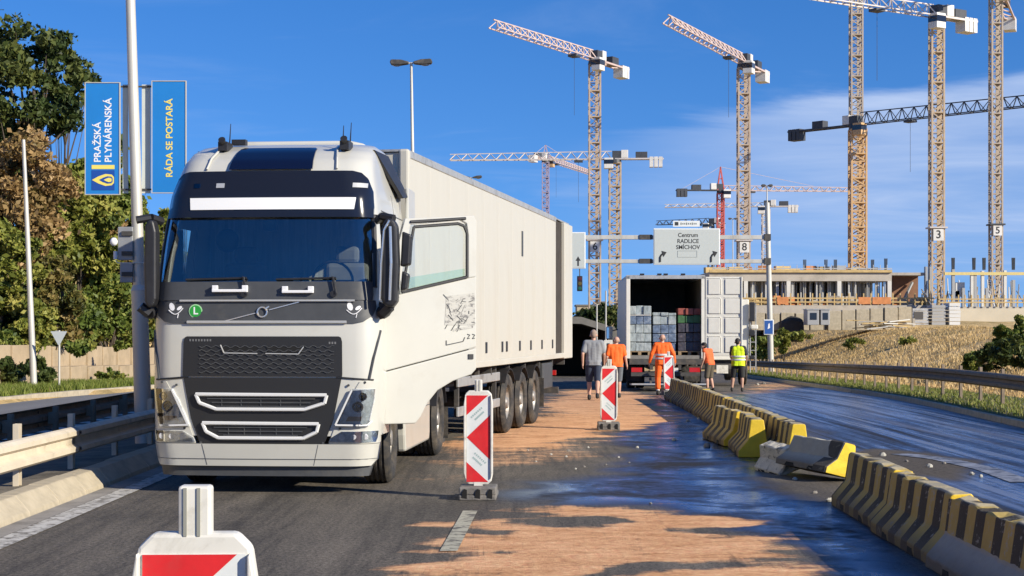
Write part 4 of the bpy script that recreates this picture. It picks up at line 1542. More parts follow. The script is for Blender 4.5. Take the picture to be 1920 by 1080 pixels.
# ------------------------------------------------------------------ red and white guide panels
M_dwhite = mat('panel_white_plastic', (0.68, 0.66, 0.59), 0.45, var=0.05, dirt=(0.38, 0.35, 0.28), dscale=5, dlow=0.50, dhigh=0.75)
M_refl_w = mat('reflective_white', (0.66, 0.68, 0.66), 0.4, var=0.04, vscale=30)
M_refl_r = mat('reflective_red', (0.62, 0.020, 0.022), 0.42, var=0.14, vscale=9, dirt=(0.45, 0.06, 0.05), dscale=7, dlow=0.52, dhigh=0.8)
M_foot = mat('recycled_rubber_foot', (0.16, 0.15, 0.135), 0.9, var=0.25, vscale=10, bump=0.4, dirt=(0.26, 0.23, 0.19), dscale=4)
M_faint = mat('faint_green_print', (0.33, 0.44, 0.42), 0.6)


def guide_panel(loc, label, rz=0.0, tilt=0.0):
    t = empty('guide_panel', loc, rz, label, 'traffic panel', 'red and white guide panels along the closed lane')
    if tilt:
        t.rotation_euler = (0, tilt, rz)
    hw, z0, z1 = 0.125, 0.155, 1.085
    # body: shallow tray with rounded shoulders
    n = 8
    outl = [(-0.135, z0 + 0.03), (-0.10, z0 - 0.005), (0.10, z0 - 0.005), (0.135, z0 + 0.03), (0.150, z0 + 0.10), (0.150, z1 - 0.10), (0.135, z1 + 0.0), (0.10, z1 + 0.035), (-0.10, z1 + 0.035), (-0.135, z1 + 0.0), (-0.150, z1 - 0.10), (-0.150, z0 + 0.10)]
    body = MB().prism(outl, 1, -0.012, 0.045).build('panel_body', M_dwhite, t, bevel=0.010)
    for s in (-1, 1):                                          # raised rims at the sides
        b_ = MB().prism([(s * 0.128, z0 + 0.05), (s * 0.150, z0 + 0.11), (s * 0.150, z1 - 0.11), (s * 0.134, z1 - 0.01), (s * 0.128, z1 - 0.02)], 1, -0.036, 0.0)
        b_.build('rim', M_dwhite, t, bevel=0.006)
    fw = MB().box2((-0.122, -0.0155, z0 + 0.02), (0.122, -0.0125, z1 - 0.015)).build('white_face', M_refl_w, t)
    zt, zb = z1 - 0.015, z0 + 0.02
    h = zt - zb
    c = zb + h * 0.515
    a = 0.122
    y = -0.0175
    tri = [[(-a, zt), (a - 0.02, zt), (-a, zt - 0.205)], [(-a + 0.002, c), (a, c + 0.232), (a, c - 0.232)], [(-a, zb), (a - 0.02, zb), (-a, zb + 0.205)]]
    for q in tri:
        MB().add([(x, y, z) for x, z in q], [(0, 1, 2)]).build('red_field', M_refl_r, t)
    b_ = MB()
    for cz_, sl in ((c + 0.235, 1), (c - 0.235, -1)):          # two lines of faint print along each white stripe
        for k, (off, ln) in enumerate(((0.028, 0.14), (-0.016, 0.11))):
            ang = sl * 0.74
            for q in range(7):
                s_ = (q / 6 - 0.5) * ln
                wd = 0.0075
                px0, pz0 = s_ * math.cos(ang) - off * math.sin(ang), s_ * math.sin(ang) + off * math.cos(ang)
                u, v = (math.cos(ang) * wd, math.sin(ang) * wd), (-math.sin(ang) * 0.009, math.cos(ang) * 0.009)
                P = [(px0 - u[0] - v[0], pz0 - u[1] - v[1]), (px0 + u[0] - v[0], pz0 + u[1] - v[1]), (px0 + u[0] + v[0], pz0 + u[1] + v[1]), (px0 - u[0] + v[0], pz0 - u[1] + v[1])]
                b_.add([(x, -0.0172, cz_ + z) for x, z in P], [(0, 1, 2, 3)])
    b_.build('faint_print', M_faint, t)
    nk = MB().box((0, 0.015, z1 + 0.085), (0.078, 0.05, 0.125))
    neck = nk.build('handle_neck', M_dwhite, t, bevel=0.008)
    for xg in (-0.022, 0.010):
        MB().box((xg, -0.0105, z1 + 0.085), (0.008, 0.006, 0.115)).build('groove', mat('groove_grey', (0.26, 0.26, 0.22), 0.7), neck)
    b_ = MB()
    b_.box2((-0.19, -0.20, 0.0), (0.19, 0.42, 0.055))
    b_.box2((-0.19, -0.19, 0.055), (0.19, 0.22, 0.135))
    foot = b_.build('foot', M_foot, t, bevel=0.012)
    for xg in (-0.135, 0.0, 0.125):
        MB().prism([(xg - 0.028, 0.03), (xg + 0.028, 0.02), (xg + 0.028, 0.11), (xg, 0.12), (xg - 0.02, 0.09)], 1, -0.203, -0.17).build('grip_hole', mat('hole_black', (0.006, 0.006, 0.006), 0.9), foot)
    MB().box((0, 0.015, 0.145), (0.09, 0.06, 0.06)).build('stem', M_dwhite, t)
    return t


x4, y4 = gp(1255, 741)
guide_panel((-0.826, 4.17, 0.0), 'red and white guide panel on dark asphalt facing the truck cab front', math.radians(2)).scale = (1.09, 1.09, 1.09)
guide_panel((*gp(897, 935), 0.0), 'red and white guide panel at the lane mark beside the open truck door', math.radians(-2))
guide_panel((*gp(1141, 806), 0.0), 'red and white guide panel standing in orange sand behind the walking men', math.radians(-1), 0.012)
guide_panel((x4, y4, gz(y4)), 'red and white guide panel at the far end of the barrier row', math.radians(6), -0.02)

# ------------------------------------------------------------------ low concrete barriers
BH = 0.53
B_SEC = [(-0.26, 0.0), (-0.26, 0.09), (-0.125, 0.245), (-0.085, BH - 0.02), (-0.065, BH), (0.065, BH), (0.085, BH - 0.02), (0.125, 0.245), (0.26, 0.09), (0.26, 0.0)]


def barrier_material(name, stripes=True, grey_foot=False, pitch=0.44):
    m = bpy.data.materials.new(name)
    m.use_nodes = True
    nt = m.node_tree
    L = nt.links.new
    b = nt.nodes['Principled BSDF']
    b.inputs['Roughness'].default_value = 0.85
    b.inputs['Specular IOR Level'].default_value = 0.2
    tc = nd(nt, 'ShaderNodeTexCoord')
    sp = nd(nt, 'ShaderNodeSeparateXYZ')
    L(tc.outputs['Object'], sp.inputs[0])
    nz_ = nd(nt, 'ShaderNodeTexNoise', Scale=6.0, Detail=6.0, Roughness=0.65)
    nf = nd(nt, 'ShaderNodeTexNoise', Scale=38.0, Detail=4.0, Roughness=0.7)
    L(tc.outputs['Object'], nz_.inputs['Vector'])
    L(tc.outputs['Object'], nf.inputs['Vector'])

    def mth(op, a, b_=None):
        n = nd(nt, 'ShaderNodeMath', operation=op)
        for i, v in enumerate((a, b_)):
            if v is None:
                continue
            if isinstance(v, (int, float)):
                n.inputs[i].default_value = v
            else:
                L(v, n.inputs[i])
        return n.outputs[0]

    def mixc(f, c1, c2):
        n = nd(nt, 'ShaderNodeMixRGB')
        for s, v in (('Fac', f), ('Color1', c1), ('Color2', c2)):
            if isinstance(v, tuple):
                n.inputs[s].default_value = (*v, 1)
            elif isinstance(v, (int, float)):
                n.inputs[s].default_value = v
            else:
                L(v, n.inputs[s])
        return n.outputs[0]
    yel = mixc(nz_.outputs['Fac'], (0.42, 0.29, 0.07), (0.56, 0.41, 0.14))
    conc = mixc(nz_.outputs['Fac'], (0.30, 0.28, 0.22), (0.46, 0.43, 0.35))
    if stripes:
        fr = mth('FRACT', mth('DIVIDE', mth('ADD', sp.outputs[1], mth('MULTIPLY', nz_.outputs['Fac'], 0.02)), pitch))
        dark = mth('GREATER_THAN', fr, 0.5)
        col = mixc(dark, yel, (0.075, 0.063, 0.045))
    else:
        col = conc
    chip = nd(nt, 'ShaderNodeMapRange')
    chip.inputs['From Min'].default_value, chip.inputs['From Max'].default_value = 0.555, 0.62
    L(mth('ADD', mth('MULTIPLY', nz_.outputs['Fac'], 0.6), mth('MULTIPLY', nf.outputs['Fac'], 0.4)), chip.inputs['Value'])
    col = mixc(chip.outputs[0], col, conc)
    if grey_foot:
        col = mixc(mth('LESS_THAN', mth('ADD', sp.outputs[2], mth('MULTIPLY', nz_.outputs['Fac'], 0.05)), 0.29), col, conc)
    # mud splashed along the foot
    mud = nd(nt, 'ShaderNodeMapRange')
    mud.inputs['From Min'].default_value, mud.inputs['From Max'].default_value = 0.12, -0.02
    L(mth('SUBTRACT', sp.outputs[2], mth('MULTIPLY', nz_.outputs['Fac'], 0.16)), mud.inputs['Value'])
    col = mixc(mth('MULTIPLY', mud.outputs[0], 0.75), col, (0.13, 0.10, 0.07))
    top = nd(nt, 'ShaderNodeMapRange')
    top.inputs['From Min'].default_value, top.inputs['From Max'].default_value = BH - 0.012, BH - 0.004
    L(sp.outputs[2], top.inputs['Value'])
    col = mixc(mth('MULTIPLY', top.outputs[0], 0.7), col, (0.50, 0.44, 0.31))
    L(col, b.inputs['Base Color'])
    bp = nd(nt, 'ShaderNodeBump', Strength=0.5, Distance=0.02)
    L(nf.outputs['Fac'], bp.inputs['Height'])
    L(bp.outputs[0], b.inputs['Normal'])
    return m


M_bar = barrier_material('striped_barrier_concrete')
M_bar_foot = barrier_material('striped_barrier_grey_foot', True, True)
M_bar_grey = barrier_material('bare_barrier_concrete', False)
M_bar_pale = mat('fresh_broken_concrete', (0.60, 0.55, 0.44), 0.9, var=0.15, vscale=7, bump=0.8, bscale=22, dirt=(0.12, 0.105, 0.085), dscale=8, dlow=0.54, dhigh=0.64)
M_bar_end = mat('yellow_end_paint', (0.72, 0.50, 0.03), 0.75, var=0.12, vscale=6, dirt=(0.35, 0.28, 0.16), dscale=6, dlow=0.58, dhigh=0.8, bump=0.3)


def barrier_mesh(length, m, chips=True, seed=0, broken=0.0):
    r = random.Random(seed)
    nseg = 10
    rows = []
    for k in range(nseg + 1):
        y = length * k / nseg
        row = []
        for i, (a, h) in enumerate(B_SEC):
            dx, dz = r.uniform(-.006, .006), r.uniform(-.006, .004)
            yy = y
            if broken and k == 0:
                yy += r.uniform(-broken, broken)
            if chips and i in (4, 5) and r.random() < 0.25:
                dz -= r.uniform(0.01, 0.035)
            row.append((a + dx, yy, max(h + dz, 0.0) if h > 0 else 0.0))
        rows.append(row)
    b_ = MB().grid(rows)
    n = len(B_SEC)
    b_.f.append(tuple(range(n - 1, -1, -1)))
    b_.f.append(tuple(range(nseg * n, nseg * n + n)))
    b_.grid([[r_[0] for r_ in rows], [r_[-1] for r_ in rows]])
    me = b_.mesh('concrete_barrier', m)
    me.materials.append(M_bar_end)
    for p in me.polygons:                                      # painted end faces
        if abs(p.normal.y) > 0.75 and broken < 0.05:
            p.material_index = 1
    return me


def barrier(label, x, y, rz, length, m, seed, tilt=(0, 0), group=None, dz=0.0, broken=0.0):
    t = inst('concrete_barrier', barrier_mesh(length, m, True, seed, broken), None, (x, y, gz(y) + dz), (tilt[0], tilt[1], rz))
    tag(t, label, 'barrier', group)
    bv = t.modifiers.new('bevel', 'BEVEL')
    bv.width, bv.segments, bv.limit_method = 0.012, 2, 'ANGLE'
    # drain notches under the foot and lifting loops on top
    for q in (0.28, 0.72):
        for s in (-1, 1):
            MB().prism([(length * q - 0.10, 0.0), (length * q + 0.10, 0.0), (length * q + 0.07, 0.06), (length * q - 0.07, 0.06)], 0, min(s * 0.20, s * 0.2625), max(s * 0.20, s * 0.2625)).build('drain_notch', MATS['hole_black'], t)
    return t


bx = lambda y: 3.35 + (y - 12) * 0.022
barrier('striped barrier with a bare grey foot, next but two from the toppled block', bx(9.9) - 0.02, 9.75, -0.012, 2.05, M_bar_foot, 1)
barrier('striped barrier with a bare grey foot at the open end of the row', bx(7.6) - 0.03, 7.62, -0.012, 2.05, M_bar_foot, 2)
barrier('yellow and black striped barrier between the toppled block and the grey-footed ones', bx(11.9), 11.88, -0.01, 2.02, M_bar, 3)
barrier('yellow and black striped barrier just past the yellow-ended toppled block', bx(14.0) + 0.02, 13.98, -0.02, 2.02, M_bar, 4)
tb_ = barrier('toppled grey barrier with its bright yellow end turned to the sun', 3.80, 18.35, 0.42, 1.05, M_bar_grey, 5, (0.03, 0.24), None, 0.06, 0.012)
tb_.scale = (0.95, 1.0, 0.74)
b_ = MB().prism([(a * 1.03, h * 1.012 + (0.002 if h else 0)) for a, h in B_SEC], 1, 0.03, 0.27)
b_.build('painted_band', mat('scuffed_dark_paint', (0.06, 0.052, 0.042), 0.85, var=0.3, dirt=(0.3, 0.27, 0.2), dscale=7, dlow=0.58, dhigh=0.7), tb_)
barrier('broken pale concrete block leaning against the striped barrier end', 3.44, 19.35, 0.30, 0.66, M_bar_pale, 6, (0.05, -0.35), None, 0.05, 0.07).scale = (0.9, 1.0, 0.55)
barrier('striped barrier with a yellow end pushed out of line beside the sand', 3.36, 21.9, -0.06, 1.9, M_bar, 7)
barrier('scraped striped barrier pushed out of line behind the yellow-ended one', 3.42, 23.9, 0.05, 1.9, M_bar, 8, (0, 0.03))
yy = 20.75
for k in range(10):
    xx = 3.72 + (yy - 20.6) * 0.0215
    lab = 'striped barrier at the broken end of the long standing row' if k == 0 else ('striped barrier at the lorry end of the long standing row' if k == 9 else 'striped barrier inside the long standing row')
    barrier(lab, xx, yy, -0.0215 + rnd.uniform(-.008, .008), 1.98, M_bar, 20 + k, (0, rnd.uniform(-.015, .015)), 'barriers in the long standing row' if 0 < k < 9 else None)
    yy += 2.02

# ------------------------------------------------------------------ the tall lamp post with two banners
M_pole = mat('pale_galvanised_pole', (0.55, 0.53, 0.47), 0.5, metal=0.25, var=0.10, vscale=2, dirt=(0.34, 0.31, 0.25), dscale=1.5, stretch=(1, 1, 0.2))
M_blue = mat('banner_blue', (0.012, 0.20, 0.56), 0.5, var=0.08, vscale=1.2)
M_bluedk = mat('banner_dark_blue', (0.010, 0.07, 0.33), 0.5)
M_yel = mat('banner_yellow', (0.82, 0.68, 0.14), 0.5)
M_sgrey = mat('sign_back_grey', (0.30, 0.31, 0.32), 0.55, metal=0.3, var=0.08)
M_spale = mat('sign_pale_grey', (0.56, 0.59, 0.54), 0.6, var=0.05)
PY = 22.6
pbase = at(268, 780, PY)
ptop = at(243, -40, PY)
post = empty('lamp_post', (pbase.x, PY, 0.10), 0, 'tall grey lamp post on the median carrying two blue banners', 'lamp post')
H_ = 9.6
lean = (ptop.x - pbase.x) / (ptop.z - pbase.z)


def pol(z, off=0.0):
    return (lean * (z - pbase.z) + off, 0.0, z)


b_ = MB()
b_.cyl(pol(0.0), pol(2.2), 0.125, 0.115, 14)
b_.cyl(pol(2.2), pol(H_), 0.085, 0.055, 14)
b_.build('pole', M_pole, post, True)
b_ = MB().cyl(pol(2.2), pol(2.28), 0.12, 0.09, 14)
b_.build('collar', M_pole, post, True)
b_ = MB().tube([pol(H_), (lean * H_ - 0.6, 0, H_ + 0.35), (lean * H_ - 1.6, 0, H_ + 0.45)], 0.04, 8)
b_.build('arm', M_pole, post)
b_ = MB().box((lean * H_ - 1.9, 0, H_ + 0.44), (0.75, 0.28, 0.14))
b_.build('lamp_head', M_sgrey, post, bevel=0.04)


def banner(px0, px1, py0, py1, label):
    c0, c1 = at(px0, py0, PY - 0.02), at(px1, py1, PY - 0.02)
    t = empty('banner', (c0.x, PY - 0.02, c1.z), 0, label, 'banner')
    w, h = c1.x - c0.x, c0.z - c1.z
    MB().box2((0, -0.012, 0), (w, 0.012, h)).build('sheet', M_blue, t)
    fr_ = MB()
    for a, b2 in (((-0.012, -0.02, -0.012), (w + 0.012, 0.02, 0.0)), ((-0.012, -0.02, h), (w + 0.012, 0.02, h + 0.012)), ((-0.012, -0.02, 0.0), (0.0, 0.02, h)), ((w, -0.02, 0.0), (w + 0.012, 0.02, h))):
        fr_.box2(a, b2)
    fr_.build('frame', M_pole, t)
    return t, w, h


bl, w, h = banner(161, 224, 156, 364, 'blue banner with white lettering and a flame emblem on the lamp post')
RB = (math.pi / 2, -math.pi / 2, 0)
yb_ = -0.0145
lettering('lettering', 'PRAŽSKÁ', 0.135, M_sticker, bl, (w * 0.36, yb_, h * 0.285), RB, 0.001, 'LEFT', 0.0022)
lettering('lettering', 'PLYNÁRENSKÁ', 0.135, M_sticker, bl, (w * 0.68, yb_, h * 0.285), RB, 0.001, 'LEFT', 0.0022)
MB().box2((w * 0.18, yb_ - 0.002, h * 0.225), (w * 0.86, yb_, h * 0.262)).build('yellow_stripe', M_yel, bl)
em = MB().box2((w * 0.18, yb_ - 0.001, h * 0.035), (w * 0.86, yb_, h * 0.215)).build('emblem_field', M_bluedk, bl)
cxm, czm = w * 0.55, h * 0.127


def drop(sc):
    return [(cxm + sc * a, czm + sc * b2) for a, b2 in ((-0.17, 0), (-0.08, 0.05), (0.02, 0.085), (0.11, 0.075), (0.14, 0.04), (0.14, -0.04), (0.11, -0.075), (0.02, -0.085), (-0.08, -0.05))]


MB().add([(x, yb_ - 0.003, z) for x, z in drop(1.0)], [tuple(range(9))]).build('emblem_flame', M_yel, em)
MB().add([(x + 0.035, yb_ - 0.005, z) for x, z in drop(0.62)], [tuple(range(9))]).build('emblem_flame', M_bluedk, em)
MB().add([(x + 0.058, yb_ - 0.007, z) for x, z in drop(0.36)], [tuple(range(9))]).build('emblem_flame', M_yel, em)
br, w2, h2 = banner(286, 348, 153, 361, 'blue banner with yellow lettering on the lamp post')
lettering('lettering', 'RÁDA SE POSTARÁ', 0.130, M_yel, br, (w2 * 0.52, yb_, h2 * 0.49), RB, 0.001, 'CENTER', 0.0022)
b_ = MB()
for py_ in (162, 355):                                         # brackets that hold the banners
    c = at(255, py_, PY)
    b_.bar((at(162, py_, PY).x - post.location.x, 0.02, c.z - 0.10), (at(347, py_, PY).x - post.location.x, 0.02, c.z - 0.10), 0.022)
b_.build('banner_bracket', M_steel, post)
for px0, px1 in ((229, 239), (265, 281)):
    c0, c1 = at(px0, 158, PY), at(px1, 362, PY)
    MB().box2((c0.x - post.location.x, 0.03, c1.z - 0.10), (c1.x - post.location.x, 0.05, c0.z - 0.10)).build('backing_strip', M_spale, post)
# sign with its back to the road and a small lamp, on the same post
c0, c1 = at(224, 426, PY), at(252, 530, PY)
sg = empty('road_sign', (c0.x, PY - 0.10, c1.z), 0, 'grey back of a road sign clamped to the shaded lamp post', 'road sign')
sw, shh = c1.x - c0.x, c0.z - c1.z
MB().box2((0, 0, shh * 0.40), (sw, 0.05, shh)).build('panel', M_sgrey, sg, bevel=0.01)
MB().box2((0.03, 0, 0), (sw, 0.05, shh * 0.36)).build('panel', M_sgrey, sg, bevel=0.01)
for z in (0.15, 0.52, 0.88):
    MB().box2((0.06, -0.03, shh * z - 0.03), (sw, -0.001, shh * z + 0.03)).build('clamp', M_steel, sg)
b_ = MB().sphere((-0.055, 0.0, shh * 0.73), (0.055, 0.05, 0.06), 12, 8)
b_.cyl((-0.03, 0, shh * 0.42), (-0.03, 0, shh * 0.56), 0.03, n=8)
b_.build('small_lamp', M_sticker, sg, True)
b_ = MB().tube([(-0.03, 0.0, shh * 0.4), (0.0, 0.0, shh * 0.35), (0.6, 0.02, shh * 0.35)], 0.008, 5)
b_.build('thin_rod', M_alu, sg)


# ------------------------------------------------------------------ other lamp posts
def lamp_post(label, px_top, py_top, px_base, Y, zb, heads, r=0.09, head_w=0.75):
    top = at(px_top, py_top, Y)
    bx_ = (px_base - 960) * Y / FPX
    t = empty('lamp_post', (bx_, Y, zb), 0, label, 'lamp post')
    dx = top.x - bx_
    hh = top.z - zb
    MB().cyl((0, 0, 0), (dx, 0, hh), r, r * 0.5, 12).build('pole', M_pole, t, True)
    for s, tilt in heads:
        b_ = MB()
        rot = Matrix.Rotation(-s * tilt, 3, 'Y')
        prof = [(0.10, -0.045), (head_w * 0.55, -0.10), (head_w, -0.085), (head_w + 0.05, 0.0), (head_w, 0.10), (head_w * 0.5, 0.10), (0.08, 0.03)]
        b_.prism([(s * a, c) for a, c in prof], 1, -0.16, 0.16)
        b_.v = [tuple(rot @ Vector(v) + Vector((dx, 0, hh))) for v in b_.v]
        hd = b_.build('lamp_head', M_steel, t, bevel=0.03)
        b_ = MB().sphere((s * head_w * 0.72, 0, -0.08), (head_w * 0.24, 0.13, 0.07), 12, 6)
        b_.v = [tuple(rot @ Vector(v) + Vector((dx, 0, hh))) for v in b_.v]
        b_.build('lamp_bowl', mat('frosted_bowl', (0.25, 0.27, 0.3), 0.3), hd, True)
        MB().bar((dx, 0, hh - 0.01), (dx + s * 0.14, 0, hh + 0.0), 0.05).build('stub', M_pole, t)
    return t


lamp_post('lamp post with two lamp heads rising behind the trailer roof', 771, 118, 780, 60, gz(60), ((-1, 0.02), (1, 0.06)), 0.10)
lamp_post('lamp post whose two heads barely clear the long trailer roof', 884, 333, 886, 120, -1.2, ((-1, 0.02), (1, 0.09)), 0.10)
lamp_post('slim lamp post standing behind the sign gantry pole', 1438, 348, 1441, 130, 2.0, ((-1, 0.0), (1, 0.0)), 0.09, 0.42)
lamp_post('small lamp post beyond the red crane mast', 1374, 410, 1374, 190, 3.0, ((-1, 0.0), (1, 0.0)), 0.09, 0.5)
yb0 = 47.0
lamp_post('slim white lamp post on the grass verge by the give-way sign', 44, 262, 64, yb0, gz(yb0) + 0.08, (), 0.10)

# give-way sign, seen from behind
xg, yg = -0.283 * 46.5, 46.5
gw = empty('give_way_sign', (xg, yg, gz(yg) + 0.1), 0, 'grey back of a triangular give-way sign on a thin post', 'road sign')
MB().cyl((0, 0, 0), (0, 0, 1.75), 0.03, n=8).build('post', M_pole, gw)
MB().prism([(-0.24, 1.72), (0.24, 1.72), (0.02, 1.32), (-0.02, 1.32)], 1, -0.05, -0.032).build('plate', mat('pale_sign_back', (0.52, 0.56, 0.56), 0.5, metal=0.2), gw, bevel=0.004)
MB().box((-0.07, 0.0, 1.6), (0.09, 0.03, 0.28)).build('bracket', M_sgrey, gw)

# ------------------------------------------------------------------ sign gantry over the far lanes
GY = 100.0
gq = lambda px, py: at(px, py, GY)
gb = gq(1446, 680)
gantry = empty('sign_gantry', (gb.x, GY, gz(GY)), 0, 'pale steel sign gantry reaching across the far lanes', 'gantry')
ox, oz = gantry.location.x, gantry.location.z
MB().cyl((0, 0, 0), (-0.25, 0, gq(0, 380).z - oz), 0.19, 0.15, 14).build('pole', M_pole, gantry, True)
for py_, h_ in ((445, 0.26), (490, 0.24)):
    z = gq(0, py_).z - oz
    MB().box2((gq(1030, py_).x - ox, -0.12, z - h_ / 2), (-0.1, 0.12, z + h_ / 2)).build('beam', M_pole, gantry, bevel=0.02)
    MB().box2((gq(1199, py_).x - ox, -0.20, z - 0.14), (gq(1222, py_).x - ox, 0.20, z + 0.16)).build('beam_joint', M_steel, gantry)
    MB().box2((-0.45, -0.22, z - 0.2), (-0.05, 0.22, z + 0.2)).build('beam_clamp', M_steel, gantry)


def flat_sign(px0, py0, px1, py1, Y, label, m, name='road_sign', edge=None):
    a, c = at(px0, py0, Y), at(px1, py1, Y)
    t = empty(name, (a.x, Y, c.z), 0, label, 'road sign')
    w_, h_ = c.x - a.x, a.z - c.z
    if edge:
        MB().box2((-0.06, 0.0, -0.06), (w_ + 0.06, 0.06, h_ + 0.06)).build('border', edge, t, bevel=0.05)
    MB().box2((0, -0.015, 0), (w_, 0.05, h_)).build('board', m, t)
    return t, w_, h_


M_txt = mat('sign_print_black', (0.03, 0.03, 0.03), 0.6)
M_sign = mat('sign_pale_face', (0.50, 0.53, 0.50), 0.55, var=0.03)
M_edge = mat('sign_white_edge', (0.72, 0.74, 0.72), 0.5)
sgn, sw_, sh_ = flat_sign(1227, 430, 1348, 495, GY - 0.35, 'large pale direction sign with three place names and two bent arrows', M_sign, edge=M_edge)
RT = (math.pi / 2, 0, 0)
for t_, zz in (('Centrum', 0.83), ('RADLICE', 0.655), ('SMÍCHOV', 0.48)):
    lettering('lettering', t_, 0.36, M_txt, sgn, (sw_ * 0.52, -0.018, sh_ * zz), RT, 0.002, bold=0.006, sx_=0.95)
b_ = MB()
x0, x1, z0, z1 = sw_ * 0.36, sw_ * 0.66, sh_ * 0.20, sh_ * 0.38
for a, c in (((x0, z0), (x1, z0)), ((x0, z1), (x1, z1)), ((x0, z0), (x0, z1)), ((x1, z0), (x1, z1))):
    b_.bar((a[0], -0.018, a[1]), (c[0], -0.018, c[1]), 0.02)
b_.build('blank_frame', mat('sign_faint_line', (0.34, 0.36, 0.34), 0.6), sgn)
for cx in (0.09, 0.88):
    b_ = MB().tube([(sw_ * cx, -0.02, sh_ * 0.06), (sw_ * cx, -0.02, sh_ * 0.20), (sw_ * cx + 0.08, -0.02, sh_ * 0.27), (sw_ * cx + 0.18, -0.02, sh_ * 0.30)], 0.055, 6)
    b_.add([(sw_ * cx + 0.08, -0.03, sh_ * 0.38), (sw_ * cx + 0.40, -0.03, sh_ * 0.34), (sw_ * cx + 0.20, -0.03, sh_ * 0.20)], [(0, 1, 2)])
    b_.build('bent_arrow', M_txt, sgn)
s2_, a_, c_ = flat_sign(1262, 414, 1312, 425, GY - 0.33, 'small white sign with a dark mark on top of the large pale one', M_edge)
MB().box2((a_ * 0.06, -0.02, c_ * 0.2), (a_ * 0.2, -0.017, c_ * 0.8)).build('dark_mark', M_txt, s2_)
b_ = MB()
for k in range(9):
    b_.box((a_ * (0.30 + 0.07 * k), -0.018, c_ * 0.5), (a_ * 0.04, 0.004, c_ * (0.28 + 0.12 * (k % 3 == 0))))
b_.build('small_print', mat('small_print_grey', (0.14, 0.16, 0.15), 0.6), s2_)
s3_, a_, c_ = flat_sign(1062, 437, 1096, 502, GY - 0.35, 'tall pale lane sign with an up arrow behind the trailer end', M_sign, edge=M_edge)
b_ = MB().box2((a_ * 0.60, -0.02, c_ * 0.05), (a_ * 0.69, -0.017, c_ * 0.22))
b_.add([(a_ * 0.50, -0.018, c_ * 0.20), (a_ * 0.79, -0.018, c_ * 0.20), (a_ * 0.645, -0.018, c_ * 0.33)], [(0, 1, 2)])
b_.build('arrow', M_txt, s3_)
tl = empty('traffic_light', tuple(gq(1087, 546)), 0, 'black three-lens traffic light hanging below the lane sign', 'traffic light')
MB().box2((-0.17, -0.1, 0), (0.17, 0.1, 0.95)).build('housing', M_black, tl, bevel=0.03)
for k in range(3):
    b_ = MB().lathe([(0.12, 0.0), (0.11, -0.02), (0.001, -0.03)], (0, -0.101, 0.17 + 0.30 * k), 'y', 16)
    b_.build('lens', mat(('lens_green', 'lens_amber', 'lens_red')[k], ((0.02, 0.10, 0.06), (0.12, 0.09, 0.02), (0.10, 0.02, 0.02))[k], 0.3), tl, True)
MB().bar((0, 0.05, 0.95), (0, 0.3, 1.6), 0.06).build('hanger', M_steel, tl)
bs, a_, c_ = flat_sign(1434, 601, 1449, 626, 97.0, 'small blue square sign on the gantry pole', mat('sign_blue', (0.02, 0.09, 0.32), 0.5), edge=M_edge)
MB().prism([(a_ * 0.35, c_ * 0.35), (a_ * 0.65, c_ * 0.45), (a_ * 0.60, c_ * 0.8), (a_ * 0.45, c_ * 0.75)], 1, -0.02, -0.016).build('symbol', M_sticker, bs)


# ------------------------------------------------------------------ box lorry with open rear, and its load
LY = 51.0
lz = gz(LY)
lorry = empty('box_lorry', (at(1248, 0, LY).x, LY, lz), math.radians(-1.5), 'white box lorry with its rear open and a panelled door swung out', 'truck')
LW, LF, LT, LLEN = 1.19, 1.12, 3.62, 7.0
M_lw = mat('lorry_white', (0.70, 0.68, 0.60), 0.45, var=0.05, dirt=(0.60, 0.57, 0.48), dscale=1.2, dlow=0.55, dhigh=0.9)
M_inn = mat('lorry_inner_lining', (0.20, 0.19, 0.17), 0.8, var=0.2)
for s in (-1, 1):
    MB().box2((min(s * LW, s * (LW + 0.05)), 0, LF), (max(s * LW, s * (LW + 0.05)), LLEN, LT)).build('side_wall', M_lw, lorry, bevel=0.01)
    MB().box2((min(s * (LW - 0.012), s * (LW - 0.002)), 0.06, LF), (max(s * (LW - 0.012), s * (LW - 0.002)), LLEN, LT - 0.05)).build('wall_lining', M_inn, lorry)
    MB().box2((min(s * (LW - 0.06), s * (LW + 0.065)), -0.04, LF - 0.1), (max(s * (LW - 0.06), s * (LW + 0.065)), 0.05, LT + 0.03)).build('rear_post', M_lw, lorry, bevel=0.01)
MB().box2((-LW - 0.05, 0, LT), (LW + 0.05, LLEN, LT + 0.05)).build('roof', M_lw, lorry, bevel=0.01)
MB().box2((-LW - 0.06, -0.04, LT - 0.06), (LW + 0.06, 0.05, LT + 0.06)).build('rear_lintel', M_alu, lorry)
for x in (-0.75, -0.2, 0.0, 0.55):
    MB().box((x, -0.03, LT + 0.085), (0.14, 0.06, 0.05)).build('roof_lamp', M_black, lorry)
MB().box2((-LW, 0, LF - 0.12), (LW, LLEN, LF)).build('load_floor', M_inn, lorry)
MB().box2((-LW, LLEN - 0.05, LF), (LW, LLEN, LT)).build('front_wall', M_inn, lorry)
